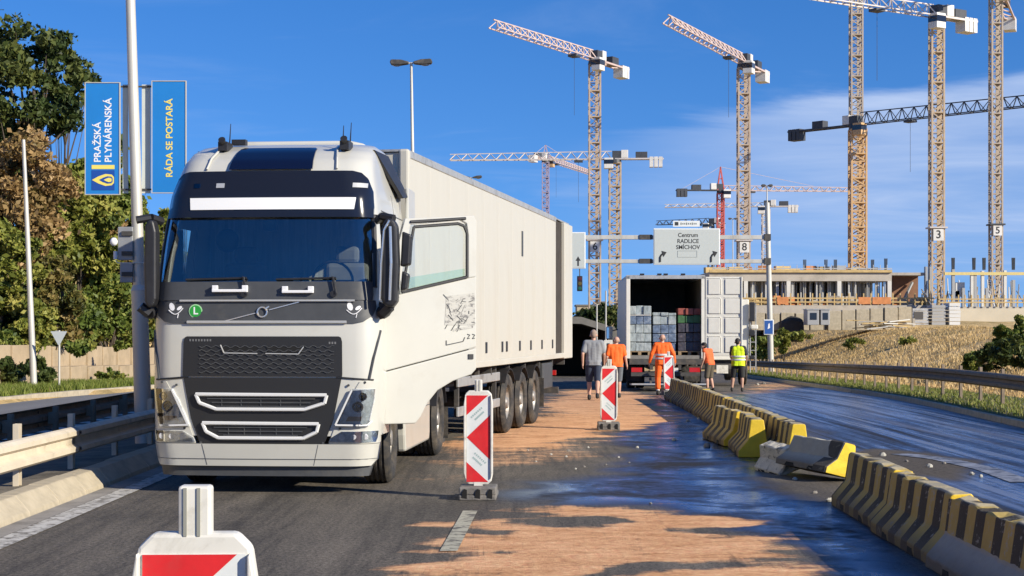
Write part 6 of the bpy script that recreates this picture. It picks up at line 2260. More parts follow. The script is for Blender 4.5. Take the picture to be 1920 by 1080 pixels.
def crane(label, px, py_top, Y, wpx, mc, jib, cj, jc, peak=0.0, plate=None, zb=2.5, cab='white', jh=1.5, jt=0.16, cw='white', seclen=None):
    """jib and cj: horizontal vectors (dx, dy) from the mast for jib tip and counter-jib end"""
    top = at(px, py_top, Y)
    t = empty('tower_crane', (top.x, Y, zb), 0, label, 'crane')
    w = wpx * Y / FPX * 0.82
    H = top.z - zb
    hs = seclen or 4.2
    n = max(2, int(round(H / hs)))
    hs = H / n
    me = mast_section_mesh(w, hs, MC[mc], 0.055 * w + 0.07)
    for k in range(n):
        inst('mast_section', me, t, (0, 0, k * hs))
    MB().cyl((0, 0, H), (0, 0, H + 0.7), w * 0.62, w * 0.55, 14).build('slewing_ring', MC['dark'], t)
    z = H + 0.75
    jv, cv = Vector((*jib, 0)), Vector((*cj, 0))
    ju = jv.normalized()
    b_ = MB()
    lattice_boom(b_, Vector((0, 0, z)) + ju * 0.6, Vector((0, 0, z)) + jv, 1.5, jh, max(8, int(jv.length / 2.2)), jt)
    b_.build('jib', MC[jc], t)
    b_ = MB()
    sd_ = Vector((-cv.y, cv.x, 0)).normalized() * 0.7
    o_ = Vector((0, 0, z))
    for s in (-1, 1):
        b_.bar(o_ + sd_ * s, o_ + cv + sd_ * s, jt * 1.7)
    for k in range(7):
        b_.bar(o_ + cv * (k / 7) + sd_, o_ + cv * ((k + 1) / 7) - sd_, jt)
    b_.build('counter_jib', MC['dark'] if cw == 'dark' else MC[jc], t)
    cu = cv.normalized()
    ang = math.atan2(cu.y, cu.x)
    R = Matrix.Rotation(ang, 3, 'Z')
    for k in range(3):
        c = o_ + cu * (cv.length - 0.5 - 0.85 * k)
        MB().box((c.x, c.y, z - 0.6), (0.7, 1.7, 1.9), R).build('counterweight', MC['dark'] if cw == 'dark' else MC['white'], t)
    c = o_ + cu * (cv.length * 0.55)
    MB().box((c.x, c.y, z + 0.7), (2.2, 1.5, 1.2), R).build('winch_house', MC['dark'], t, bevel=0.05)
    R2 = Matrix.Rotation(math.atan2(ju.y, ju.x), 3, 'Z')
    side = Vector((-ju.y, ju.x, 0))
    if side.y > 0:
        side = -side
    c = o_ + ju * 1.2 + side * 1.2
    cb = MB().box((c.x, c.y, z - 0.9), (1.7, 1.5, 2.0), R2).build('driver_cab', MC[cab], t, bevel=0.08)
    MB().box((c.x, c.y, z - 0.65), (1.74, 1.54, 0.8), R2).build('cab_glass', M_gloss, cb)
    c = o_ - ju * 0.6
    MB().box((c.x, c.y, z + 0.75), (2.2, 1.6, 1.5), R2).build('machine_block', MC['dark'], t, bevel=0.05)
    MB().box((c.x - ju.x * 1.2, c.y - ju.y * 1.2, z + 0.9), (1.3, 1.7, 1.5), R2).build('control_box', MC['white'], t, bevel=0.05)
    if peak > 0:
        b_ = MB()
        apex = o_ + Vector((0, 0, peak))
        for sx_ in (-1, 1):
            for sy_ in (-1, 1):
                b_.bar(o_ + Vector((sx_ * w / 2, sy_ * w / 2, 0)), apex, jt * 1.6)
        for k in range(1, 4):
            q = 1 - k / 4
            for i in range(4):
                cc = [(-1, -1), (1, -1), (1, 1), (-1, 1)]
                a, d = cc[i], cc[(i + 1) % 4]
                b_.bar((a[0] * w / 2 * q, a[1] * w / 2 * q, z + peak * k / 4), (d[0] * w / 2 * q, d[1] * w / 2 * q, z + peak * k / 4), jt)
        b_.build('tower_head', MC[mc], t)
        b_ = MB().tube([apex, o_ + jv * 0.66 + Vector((0, 0, jh))], 0.05, 4)
        b_.tube([apex, o_ + cv * 0.92], 0.05, 4)
        b_.build('tie_bar', MC[jc], t)
    c = o_ + jv * 0.22
    b_ = MB().box((c.x, c.y, z - 0.35), (1.6, 1.4, 0.35), R2)
    b_.build('trolley', MC['dark'], t)
    MB().tube([(c.x, c.y, z - 0.4), (c.x, c.y, z - 0.4 - min(H * 0.25, 9))], 0.035, 4).build('hoist_rope', MC['dark'], t)
    if plate:
        num, ppy = plate
        pz = at(px, ppy, Y).z - zb
        pl = MB().box((0.0, -w / 2 - 0.22, pz), (w * 0.86, 0.06, w * 0.98)).build('number_board', MC['white'], t)
        lettering('number', num, w * 0.95, M_txt, pl, (0, -w / 2 - 0.26, pz), (math.pi / 2, 0, 0), 0.01, bold=0.02)
        MB().box((0, 0, pz + w * 0.62), (w * 1.5, w * 1.5, 0.2)).build('collar', MC['dark'] if num == '5' else MC['pale'], t)
    return t


crane('beige tower crane with number 6, jib swung towards the trailer', 1115, 122, 250, 25, 'beige', (-15.5, -27), (5.4, 9.4), 'pink', plate=('6', 463))
crane('beige tower crane with number 8 standing behind the direction sign', 1394, 128, 250, 25, 'beige', (-15, -33), (5, 10.5), 'pink', plate=('8', 464))
crane('tan tower crane with number 3, jib leaving the top of the picture', 1756, 42, 212, 27, 'tan', (-42, -27), (6.0, 4.0), 'pale', plate=('3', 441))
crane('slim grey tower crane with number 5', 1867, -12, 216, 23, 'grey', (-16, -40), (9.5, 24), 'pink', plate=('5', 433))
crane('thick orange tower crane rising from the slab roof edge', 1608, 243, 262, 33, 'orange', (31, -33), (-9.3, 9.9), 'dark', cab='orange', cw='dark', jh=2.0)
crane('tall grey crane mast seen above the orange crane', 1605, -90, 320, 25, 'grey', (20, 34), (-5, -9), 'grey')
crane('grey tower crane with level jib crossing behind crane 6', 1153, 306, 300, 25, 'tan', (-31, 2.0), (9.0, -0.6), 'pale', cw='white')
crane('far small crane with orange head above the trailer roof', 1023, 305, 430, 15, 'violet', (14, 40), (-4, -10), 'pink', peak=4.0, cab='orange')
crane('red tower crane with pointed head and level jib', 1351, 363, 380, 15, 'red', (34, 3.0), (-10.6, -0.6), 'pink', peak=5.6, jh=1.2, cw='dark')
crane('far pale crane behind the sign gantry pole', 1436, 393, 400, 16, 'pale', (-25, 3.0), (8.0, -0.6), 'pale', jh=1.0)
crane('far dark luffing crane hidden behind the direction sign', 1333, 424, 470, 13, 'dark', (-15.5, 6), (4, -1.2), 'dark', jh=1.6)

# ------------------------------------------------------------------ unfinished concrete building
M_slab = mat('raw_concrete', (0.42, 0.38, 0.32), 0.9, var=0.12, vscale=0.8, bump=0.2, bscale=4, dirt=(0.26, 0.23, 0.18), dscale=0.5)
M_colw = mat('pale_column', (0.62, 0.60, 0.54), 0.85, var=0.06, vscale=1)
M_prop = mat('steel_prop', (0.36, 0.36, 0.35), 0.6, metal=0.3)
M_ply = mat('formwork_plywood', (0.22, 0.11, 0.06), 0.8, var=0.25, vscale=0.7)
M_timber = mat('site_timber', (0.50, 0.36, 0.16), 0.85, var=0.2, vscale=2)
M_orail = mat('orange_safety_net', (0.55, 0.22, 0.08), 0.85, var=0.2, vscale=2)
M_uc0 = mat('dark_joint', (0.10, 0.085, 0.065), 0.9)
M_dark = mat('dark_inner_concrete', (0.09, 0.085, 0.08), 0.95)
BY = 170.0
q_ = lambda px, py, Y=BY: at(px, py, Y)
site = empty('concrete_building', (q_(1560, 0).x, BY, 4.2), 0, 'unfinished concrete building with a propped slab on the bank', 'building')
sx0, sz0 = site.location.x, site.location.z
X = lambda px, Y=BY: (px - 960) * Y / FPX - sx0
Z = lambda py, Y=BY: CAMZ - (py - HOR) * Y / FPX - sz0
MB().box2((X(1330), 0, Z(527)), (X(1672), 24, Z(510))).build('slab', M_slab, site)
MB().box2((X(1330), -0.25, Z(511)), (X(1672), 0.05, Z(506))).build('slab_edge_board', M_timber, site)
MB().box2((X(1330), -2.5, -1.6), (X(1745), 24, Z(573))).build('ground_slab', M_slab, site)
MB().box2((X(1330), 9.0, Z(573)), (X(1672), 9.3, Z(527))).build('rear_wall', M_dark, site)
cm = MB().box((0, 0, (Z(527) + Z(573)) / 2), (0.42, 0.42, Z(527) - Z(573) - 0.02)).mesh('column', M_colw)
for px in (1398, 1478, 1573, 1667):
    inst('column', cm, site, (X(px), -0.05, 0))
for px in (1440, 1525, 1620):
    inst('column', cm, site, (X(px), 6.0, 0))
pmh = MB().cyl((0, 0, Z(573) + 0.01), (0, 0, Z(527) - 0.02), 0.07, 0.055, 6).mesh('prop', M_prop)
for k in range(46):
    px = 1405 + k * 5.7 + rnd.uniform(-2, 2)
    inst('prop', pmh, site, (X(px), rnd.choice([0.8, 2.2, 3.6, 5.2]), 0))
pmh2 = MB().cyl((0, 0, Z(573) + 0.01), (0, 0, Z(527) - 0.02), 0.10, 0.08, 6).mesh('prop', mat('pale_prop', (0.50, 0.49, 0.46), 0.7))
pan = MB().box((0, 0, (Z(527) + Z(571)) / 2), (0.75, 0.08, Z(527) - Z(571))).mesh('formwork_panel', mat('pale_formwork', (0.40, 0.40, 0.38), 0.8, var=0.1))
for px in (1420, 1455, 1500, 1540, 1588, 1605, 1640):
    inst('formwork_panel', pan, site, (X(px), 7.0, 0), (0, 0, rnd.uniform(-.3, .3)))
# brown formwork bay
MB().box2((X(1674), 3.0, Z(573)), (X(1735), 3.2, Z(512))).build('formwork_bay', M_ply, site)
MB().box2((X(1672), 0.0, Z(516)), (X(1738), 6.0, Z(511))).build('bay_roof', M_slab, site)
MB().bar((X(1697), 1.0, Z(566)), (X(1722), 2.6, Z(528)), 0.22).build('raking_prop', M_prop, site)
for px in (1734, 1742):
    MB().box2((X(px), -0.3, Z(573)), (X(px + 4), 0.3, Z(500))).build('bay_post', M_prop, site)
# railings at the edge of floor and roof
for py0, yb2, m_ in ((560, -2.4, M_timber), (567, -2.42, M_timber), (503.5, -0.1, M_alu), (507, -0.12, M_alu)):
    MB().bar((X(1335), yb2, Z(py0)), (X(1740 if py0 > 520 else 1672), yb2, Z(py0)), 0.13 if py0 > 520 else 0.09).build('rail', m_, site)
rp = MB().box((0, 0, 0.6), (0.12, 0.12, 1.3)).mesh('rail_post', M_timber)
for k in range(30):
    inst('rail_post', rp, site, (X(1340 + k * 13.5), -2.4, Z(573)))
rp2 = MB().box((0, 0, 0.3), (0.07, 0.07, 0.7)).mesh('rail_post', M_alu)
for k in range(26):
    inst('rail_post', rp2, site, (X(1338 + k * 13), -0.1, Z(508)))
for px0, px1 in ((1600, 1622), (1626, 1660), (1450, 1470)):
    MB().box2((X(px0), -2.55, Z(571)), (X(px1), -2.5, Z(558))).build('safety_net', M_orail, site)
# rebar bundles standing out of the columns
rb_ = MB()
for k in range(9):
    rb_.cyl((0.11 * (k % 3 - 1), 0.11 * (k // 3 - 1), 0), (0.13 * (k % 3 - 1), 0.13 * (k // 3 - 1), 1.25), 0.03, n=5)
rb_ = rb_.mesh('rebar', mat('rebar_steel', (0.10, 0.11, 0.12), 0.7))
for px, py in ((1512, 508), (1552, 508), (1570, 508), (1665, 506), (1640, 508)):
    inst('rebar', rb_, site, (X(px), 1.0, Z(py)))
# loose clutter along the slab edge
for k in range(26):
    px = 1400 + k * 13 + rnd.uniform(-5, 5)
    w_, h_ = rnd.uniform(0.4, 1.6), rnd.uniform(0.3, 1.0)
    MB().box((X(px), -1.6, Z(573) + h_ / 2 + 0.02), (w_, 0.6, h_), rnd.uniform(-.4, .4)).build('formwork_bundle', rnd.choice([M_timber, M_slab, M_prop, M_orail, M_colw]), site)
for k in range(18):
    px = 1345 + k * 18
    MB().box((X(px), rnd.uniform(0.5, 6), Z(510) + 0.35), (rnd.uniform(.4, 1.8), 0.7, rnd.uniform(.3, .8)), rnd.uniform(-.4, .4)).build('roof_bundle', rnd.choice([M_timber, M_orail, M_prop]), site)
# concrete upstand and precast wall blocks in front
for k in range(64):
    px = 1403 + k * 4.15 + rnd.uniform(-1.2, 1.2)
    inst('prop', pmh2 if k % 3 else pmh, site, (X(px), rnd.choice([0.5, 1.4, 2.8]), 0))
# columns, yellow beam and wall of the next bay
bay = empty('column_bay', (at(1830, 0, 165).x, 165, 4.2), 0, 'row of tall pale columns tied by a yellow beam beside the building', 'building')
X2 = lambda px: (px - 960) * 165 / FPX - bay.location.x
Z2 = lambda py: CAMZ - (py - HOR) * 165 / FPX - 4.2
for px, py0, m_ in ((1787, 505, M_prop), (1822, 510, M_colw), (1828, 512, M_prop), (1842, 508, M_colw), (1850, 540, M_prop), (1884, 507, M_colw), (1900, 525, M_prop), (1806, 540, M_prop)):
    MB().box2((X2(px - 2.6), -0.2, Z2(575)), (X2(px + 2.6), 0.2, Z2(py0))).build('column', m_, bay)
for px in (1787, 1826, 1845, 1900):
    inst('rebar', rb_, bay, (X2(px), 0, Z2(506)))
MB().box2((X2(1770), -0.3, Z2(516)), (X2(1990), 0.0, Z2(510.5))).build('tie_beam', mat('yellow_beam', (0.62, 0.50, 0.20), 0.7, var=0.1), bay)
MB().box2((X2(1700), -3.5, Z2(607)), (X2(1990), -3.0, Z2(579))).build('retaining_wall', mat('pale_precast', (0.56, 0.50, 0.38), 0.9, var=0.08, vscale=0.4), bay)
MB().box2((X2(1740), -3.0, -2.0), (X2(1990), 8, Z2(576))).build('floor_slab', M_slab, bay)
for px0, px1, py0, py1 in ((1795, 1812, 529, 556), (1790, 1802, 545, 568)):
    MB().box2((X2(px0), 0.6, Z2(py1)), (X2(px1), 1.4, Z2(py0))).build('formwork_stack', M_card, bay)
for k in range(34):
    px = 1748 + k * 7.2 + rnd.uniform(-2.5, 2.5)
    MB().cyl((X2(px), rnd.uniform(1, 5), Z2(575)), (X2(px), rnd.uniform(1, 5), Z2(rnd.uniform(520, 552))), 0.075, 0.06, 6).build('prop', rnd.choice([M_prop, M_colw, M_timber]), bay)
for k in range(20):
    MB().box((X2(1745 + k * 12), -3.2, Z2(575) + 0.55), (0.11, 0.11, 1.2)).build('rail_post', M_timber, bay)
for py in (562, 568):
    MB().bar((X2(1745), -3.25, Z2(py)), (X2(1985), -3.25, Z2(py)), 0.12).build('rail', M_timber, bay)
# stacks of panels and site huts in front
k = 0
for px0, px1, py0, py1, m_, lab in ((1774, 1796, 568, 609, M_card, 'tall stack of white formwork panels on the bank top'), (1742, 1768, 572, 610, M_prop, 'grey steel panel stack beside the white formwork stack'), (1702, 1736, 578, 612, M_alu, 'low grey site container with dark openings by the panel stacks')):
    Yk = 138.0
    a, c = at(px0, py0, Yk), at(px1, py1, Yk)
    zt = float(terrain_height(a.x, Yk))
    t = empty('panel_stack' if k < 2 else 'site_container', ((a.x + c.x) / 2, Yk, min(c.z, zt)), 0, lab, 'building material' if k < 2 else 'container')
    w_, h_ = c.x - a.x, a.z - min(c.z, zt)
    n = 6
    for q in range(n):
        MB().box2((-w_ / 2 + rnd.uniform(0, .06), -0.9, h_ * q / n + 0.03), (w_ / 2 - rnd.uniform(0, .06), 0.9, h_ * (q + 1) / n - 0.02)).build('panel', m_, t)
    if k == 2:
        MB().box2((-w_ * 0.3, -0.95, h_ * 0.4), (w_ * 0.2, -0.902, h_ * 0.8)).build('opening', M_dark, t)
    k += 1
for px0, px1, lab in ((1510, 1532, 'small grey site hut with dark window by the concrete wall'), (1535, 1552, 'narrow grey site hut beside the other hut')):
    Yk = 122.5
    a, c = at(px0, 581, Yk), at(px1, 607, Yk)
    t = empty('site_hut', ((a.x + c.x) / 2, Yk, c.z - 0.1), 0, lab, 'hut')
    w_, h_ = c.x - a.x, a.z - c.z + 0.1
    MB().box2((-w_ / 2, -0.8, 0), (w_ / 2, 0.8, h_)).build('wall', M_prop, t, bevel=0.03)
    MB().box2((-w_ * 0.25, -0.83, h_ * 0.35), (w_ * 0.3, -0.80, h_ * 0.8)).build('window', M_gloss, t)
    MB().box2((-w_ / 2 - 0.05, -0.85, h_), (w_ / 2 + 0.05, 0.85, h_ + 0.08)).build('roof', M_alu, t)
# precast wall blocks standing along the bank top, and a heap of boards below them
RY0 = 125.0
rwall = empty('block_wall', (at(1560, 0, RY0).x, RY0, 1.7), 0, 'row of pale precast wall blocks along the bank top', 'wall')
for k in range(11):
    px0 = 1410 + k * 27.5 if k < 5 else 1553 + (k - 5) * 26.5
    top_ = 586 + (k % 2) * 1.5 if k < 5 else 583 - (k - 5) * 1.6
    a, c = at(px0, top_, RY0), at(px0 + 24.5, 608, RY0)
    MB().box2((a.x - rwall.location.x, rnd.uniform(0, .15), 0), (c.x - rwall.location.x, 0.6, a.z - 1.7)).build('wall_block', M_conc, rwall, bevel=0.03)
    MB().box2((c.x - rwall.location.x, 0.2, 0), (c.x - rwall.location.x + 0.10, 0.5, a.z - 1.75)).build('block_joint', M_uc0, rwall)
MB().box2((at(1405, 0, RY0).x - rwall.location.x, 0.7, 0), (at(1720, 0, RY0).x - rwall.location.x, 3.0, at(0, 597, RY0).z - 1.7)).build('rubble_fill', M_slab, rwall)
ts = empty('timber_heap', (at(1655, 0, 122).x, 122.0, 1.8), 0, 'heap of pale timber boards below the precast wall blocks', 'timber')
for k in range(22):
    MB().box((rnd.uniform(-1.8, 1.8), rnd.uniform(-.5, .5), 0.08 + 0.055 * (k // 2)), (rnd.uniform(1.2, 2.6), 0.22, 0.07), Matrix.Rotation(rnd.uniform(-.35, .35), 3, 'Z') @ Matrix.Rotation(rnd.uniform(-.12, .12), 3, 'Y')).build('board', M_timber if k % 3 else M_colw, ts)
o2 = MB().prism([(at(1462, 0, 124).x, 0.8), (at(1510, 0, 124).x, 0.8), (at(1508, 0, 124).x, at(0, 598, 124).z), (at(1485, 0, 124).x, at(0, 591, 124).z), (at(1464, 0, 124).x, at(0, 604, 124).z)], 1, 124, 125).build('soil_heap', mat('dark_soil_heap', (0.045, 0.04, 0.035), 0.95, var=0.3, vscale=2), None, bevel=0.3)
tag(o2, 'dark heap of soil in front of the ramp wall', 'soil heap')

# ------------------------------------------------------------------ underpass at the far end of the left lanes
UY = 84.0
und = empty('underpass', (at(1080, 0, UY).x, UY, gz(UY)), 0, 'concrete underpass with a dark mouth behind the trailer', 'underpass')
ux, uz = und.location.x, und.location.z
UX = lambda px: (px - 960) * UY / FPX - ux
UZ = lambda py: CAMZ - (py - HOR) * UY / FPX - uz
M_uc = mat('stained_concrete', (0.16, 0.15, 0.13), 0.9, var=0.25, vscale=0.8, dirt=(0.07, 0.065, 0.055), dscale=0.6)
MB().prism([(UX(700), UZ(590)), (UX(1090), UZ(594)), (UX(1140), UZ(610)), (UX(1140), UZ(622)), (UX(1090), UZ(607)), (UX(700), UZ(604))], 1, 0, 14).build('deck', M_uc, und)
MB().box2((UX(1140), 0, -0.6), (UX(1152), 14, UZ(612))).build('wing_wall', M_uc, und)
MB().box2((UX(700), 0, -0.6), (UX(712), 14, UZ(600))).build('wing_wall', M_uc, und)
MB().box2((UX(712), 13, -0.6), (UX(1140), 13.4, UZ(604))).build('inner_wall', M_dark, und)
MB().prism([(UX(1152), -0.6), (UX(1182), -0.6), (UX(1182), UZ(648)), (UX(1152), UZ(612))], 1, 0.4, 1.4).build('side_wall', M_uc, und)
# two thin posts with boxes near the underpass
for px, top_, lab in ((1119, 570, 'thin pale post above the walking men'), (1136, 545, 'thin pale post with a white cabinet at its foot')):
    Yk = 78.0
    a = at(px, top_, Yk)
    t = empty('thin_post', (a.x, Yk, gz(Yk)), 0, lab, 'post')
    MB().cyl((0, 0, 0), (0, 0, a.z - gz(Yk)), 0.04, n=8).build('pole', M_pole, t)
    if px == 1136:
        cb = MB().box((0.1, -0.1, 1.55), (0.42, 0.2, 0.62)).build('cabinet', M_dwhite, t, bevel=0.02)
        MB().box((0.1, -0.205, 1.65), (0.14, 0.01, 0.12)).build('dark_mark', M_txt, cb)

# low far buildings beyond
for px0, px1, py0, Yk, m_, lab in ((1082, 1112, 574, 300, M_conc, 'low far flat-roofed building left of crane 6'), (1118, 1134, 568, 310, M_dwhite, 'small white far building at the foot of crane 6'), (1156, 1176, 545, 320, M_prop, 'grey far building behind the grey crane mast')):
    a, c = at(px0, py0, Yk), at(px1, 600, Yk)
    t = empty('far_building', ((a.x + c.x) / 2, Yk, 2.3), 0, lab, 'building')
    w_ = c.x - a.x
    MB().box2((-w_ / 2, 0, -0.5), (w_ / 2, 8, a.z - 2.3)).build('wall', m_, t)
    MB().box2((-w_ / 2 - 0.2, -0.2, a.z - 2.3), (w_ / 2 + 0.2, 8.2, a.z - 2.0)).build('roof', M_uc, t)
    for q in range(3):
        MB().box2((-w_ / 2 + w_ * (0.15 + 0.28 * q), -0.05, (a.z - 2.3) * 0.55), (-w_ / 2 + w_ * (0.30 + 0.28 * q), 0.01, (a.z - 2.3) * 0.8)).build('window', M_gloss, t)


# ------------------------------------------------------------------ left bank: walls, trees, shrubs, grass
M_tan = mat('tan_retaining_wall', (0.40, 0.31, 0.20), 0.9, var=0.14, vscale=1.5, bump=0.5, bscale=9, dirt=(0.22, 0.17, 0.10), dscale=0.8, dlow=0.52, dhigh=0.8)
wx = lambda y: -15.35 + max(0.0, y - 38) * 0.03
for nm, off, z0, z1, th, lab in (('retaining_wall', 0.0, -0.2, 0.72, 0.60, 'lower tan retaining wall at the back of the grass verge'), ('retaining_wall', -0.62, 0.3, 1.42, 0.35, 'upper tan retaining wall below the trees')):
    root = empty(nm, (wx(40) + off, 40, gz(40)), 0, lab, 'wall')
    for k in range(28):
        y0 = 36 + k * 2.0
        xa = wx(y0) + off - root.location.x
        b_ = MB().box2((xa - th, y0 - 40 + 0.012, z0 + gz(y0) - gz(40)), (xa + rnd.uniform(-.015, .015), y0 + 2.0 - 40 - 0.012, z1 + gz(y0) - gz(40) + rnd.uniform(-.02, .02)))
        b_.build('wall_panel', M_tan, root, bevel=0.015)

G_DK = [(0.020, 0.034, 0.012), (0.045, 0.070, 0.018), (0.080, 0.105, 0.026), (0.14, 0.155, 0.04)]
G_MID = [(0.045, 0.075, 0.014), (0.105, 0.15, 0.026), (0.18, 0.215, 0.042), (0.28, 0.28, 0.06)]
G_AUT = [(0.09, 0.075, 0.022), (0.21, 0.145, 0.05), (0.37, 0.24, 0.10), (0.50, 0.34, 0.16)]
G_MIX = [(0.05, 0.060, 0.015), (0.125, 0.115, 0.026), (0.23, 0.175, 0.05), (0.36, 0.26, 0.10)]
G_YEL = [(0.065, 0.09, 0.016), (0.16, 0.185, 0.03), (0.27, 0.275, 0.052), (0.40, 0.36, 0.09)]
LM = {'dark': leaf_mat('leaves_dark_green', G_DK), 'mid': leaf_mat('leaves_mid_green', G_MID), 'autumn': leaf_mat('leaves_autumn', G_AUT), 'mix': leaf_mat('leaves_turning', G_MIX), 'yel': leaf_mat('leaves_yellow_green', G_YEL)}
M_bark = mat('bark', (0.09, 0.07, 0.05), 0.95, var=0.3, vscale=4, bump=0.7, bscale=15, stretch=(1, 1, 0.3))


def plant(name, label, cat, px, py_top, py_bot, hw_px, Y, kind, nclump, nleaf, leaf=0.11, depth=1.0, group=None, trunk=True, airy=0.0, seed=0, zb=None):
    """A tree or shrub: trunk and limbs, then clumps of leaves spread unevenly through the crown volume."""
    r = np.random.default_rng(seed + 100)
    if px < 400 and zb is None:                                # keep the roots behind the upper wall
        Y = max(Y, 17.2 / ((960 - px) / 3000 + 0.03) + (seed % 5) * 0.8)
    lobes = r.normal(size=(7, 3))
    lobes /= np.linalg.norm(lobes, axis=1)[:, None]
    c_top, c_bot = at(px, py_top, Y), at(px, py_bot, Y)
    hw = hw_px * Y / FPX
    zc, hz = (c_top.z + c_bot.z) / 2, (c_top.z - c_bot.z) / 2
    base = float(terrain_height(c_top.x, Y)) if zb is None else zb
    t = empty(name, (c_top.x, Y, base), 0, label, cat, group)
    cl = []
    while len(cl) < nclump:
        p = r.uniform(-1, 1, 3)
        q = np.linalg.norm(p)
        lim = 0.70 + 0.36 * max(0.0, float(np.max(lobes @ (p / (q + 1e-9))))) ** 5
        if q > lim or q < 0.25:
            continue
        wgt = 1.0 - 0.35 * max(p[2], 0) ** 2                  # narrower towards the top
        cl.append((p[0] * hw * wgt, p[1] * hw * depth * wgt, p[2] * hz + zc - base))
    cl = np.array(cl)
    cr = r.uniform(0.16, 0.36, nclump) * hw * (1 - 0.25 * airy)
    ct = np.clip(r.normal(0.5, 0.22, nclump), 0.05, 0.95)
    P, S, T = [], [], []
    for c, rad, tt in zip(cl, cr, ct):
        n = int(nleaf * r.uniform(0.6, 1.4))
        d = r.normal(size=(n, 3))
        d /= np.linalg.norm(d, axis=1)[:, None]
        rr = rad * r.uniform(0.25, 1.0, n) ** 0.5 * (1 + 0.35 * r.normal(size=n) * (r.random(n) < 0.25))
        P.append(c + d * rr[:, None] * np.array([1, 1, 0.72]))
        S.append(r.uniform(0.45, 1.7, n) * leaf)
        T.append(np.clip(tt + r.normal(0, 0.16, n), 0, 1))
    quad_cloud(np.concatenate(P), np.concatenate(S), np.concatenate(T), 'crown', LM[kind], t, up=0.15)
    if trunk:
        b_ = MB()
        H = zc - base
        tr = max(0.05, hw * 0.065)
        bend = [Vector((r.normal(0, hw * 0.04), r.normal(0, hw * 0.04), H * k / 4)) for k in range(5)]
        bend[0] = Vector((0, 0, -0.3))
        for k in range(4):
            b_.cyl(bend[k], bend[k + 1], tr * (1 - 0.17 * k), tr * (1 - 0.17 * (k + 1)), 9)
        b_.build('trunk', M_bark, t, True)
        b_ = MB()
        for k in r.choice(nclump, min(nclump, 16), replace=False):
            e = Vector(cl[k])
            s0 = bend[int(r.integers(1, 5))]
            m_ = s0.lerp(e, 0.5) + Vector((0, 0, -0.08 * hz))
            b_.cyl(s0, m_, tr * 0.42, tr * 0.26, 6)
            b_.cyl(m_, e, tr * 0.26, tr * 0.07, 6)
        b_.build('limb', M_bark, t, True)
    return t


GT = 'trees on the bank above the retaining wall'
plant('tall_tree', 'tall dark green tree with an airy top rising above the banners', 'tree', 62, 12, 330, 112, 64, 'dark', 85, 120, 0.12, airy=1.0, seed=1)
plant('tall_tree', 'thin upper branches of a dark tree beside the tallest one', 'tree', 118, 60, 250, 58, 66, 'dark', 18, 70, 0.11, airy=1.0, seed=2)
plant('autumn_tree', 'wide tree with tan autumn leaves beside the slim lamp post', 'tree', 30, 205, 520, 100, 56, 'autumn', 90, 170, 0.10, seed=3)
plant('autumn_tree', 'tan leaved tree between the slim lamp post and the banners', 'tree', 150, 300, 560, 85, 58, 'yel', 85, 160, 0.10, seed=4)
plant('autumn_tree', 'tan and gold tree behind the shaded lamp post', 'tree', 205, 395, 580, 60, 56, 'autumn', 50, 150, 0.095, seed=12)
plant('green_tree', 'green tree with yellowing edge behind the banners', 'tree', 215, 250, 560, 75, 64, 'mid', 70, 150, 0.11, seed=5)
plant('green_tree', 'low green tree showing between banner and truck cab', 'tree', 290, 368, 640, 62, 68, 'yel', 60, 140, 0.11, seed=6)
plant('green_tree', 'dark tree at the edge of the bank behind the tan one', 'tree', -20, 120, 480, 90, 66, 'dark', 60, 140, 0.13, seed=7)
plant('shrub', 'yellow-green shrub above the wall at the picture edge side of the lamp post', 'shrub', 5, 400, 600, 70, 53, 'yel', 55, 150, 0.09, seed=8)
plant('shrub', 'dark ivy shrub hanging over the wall by the slim lamp post', 'shrub', 30, 520, 655, 80, 52, 'dark', 60, 150, 0.085, seed=9)
plant('shrub', 'brown-green shrub behind the give-way sign', 'shrub', 105, 470, 648, 60, 54, 'mix', 60, 150, 0.085, seed=10)
plant('shrub', 'green ivy shrub over the wall beside the shaded post', 'shrub', 200, 510, 650, 75, 57, 'mid', 70, 150, 0.085, seed=11)
plant('shrub', 'olive shrub between the post and the truck mirror', 'shrub', 275, 500, 655, 55, 62, 'yel', 50, 140, 0.09, seed=13)
plant('shrub', 'small leafy plant hanging on the tan wall', 'shrub', 160, 632, 668, 32, 50.5, 'mid', 22, 60, 0.07, trunk=False, seed=14, zb=0.7)
plant('shrub', 'tuft of leaves growing on the upper wall', 'shrub', 225, 634, 658, 14, 58, 'mid', 9, 40, 0.07, trunk=False, seed=15, zb=0.9)
plant('weed', 'dark spiky weeds at the foot of the slim lamp post', 'weed', 70, 668, 728, 32, 48.5, 'dark', 20, 70, 0.09, trunk=False, seed=16, zb=0.0)
plant('weed', 'dark spiky weeds at the wall foot away from the lamp post', 'weed', 15, 665, 735, 34, 47.5, 'dark', 20, 70, 0.09, trunk=False, seed=17, zb=0.0)
plant('weed', 'green weeds at the foot of the lower wall', 'weed', 205, 690, 714, 26, 56, 'mid', 14, 50, 0.07, trunk=False, seed=18, zb=-0.1)
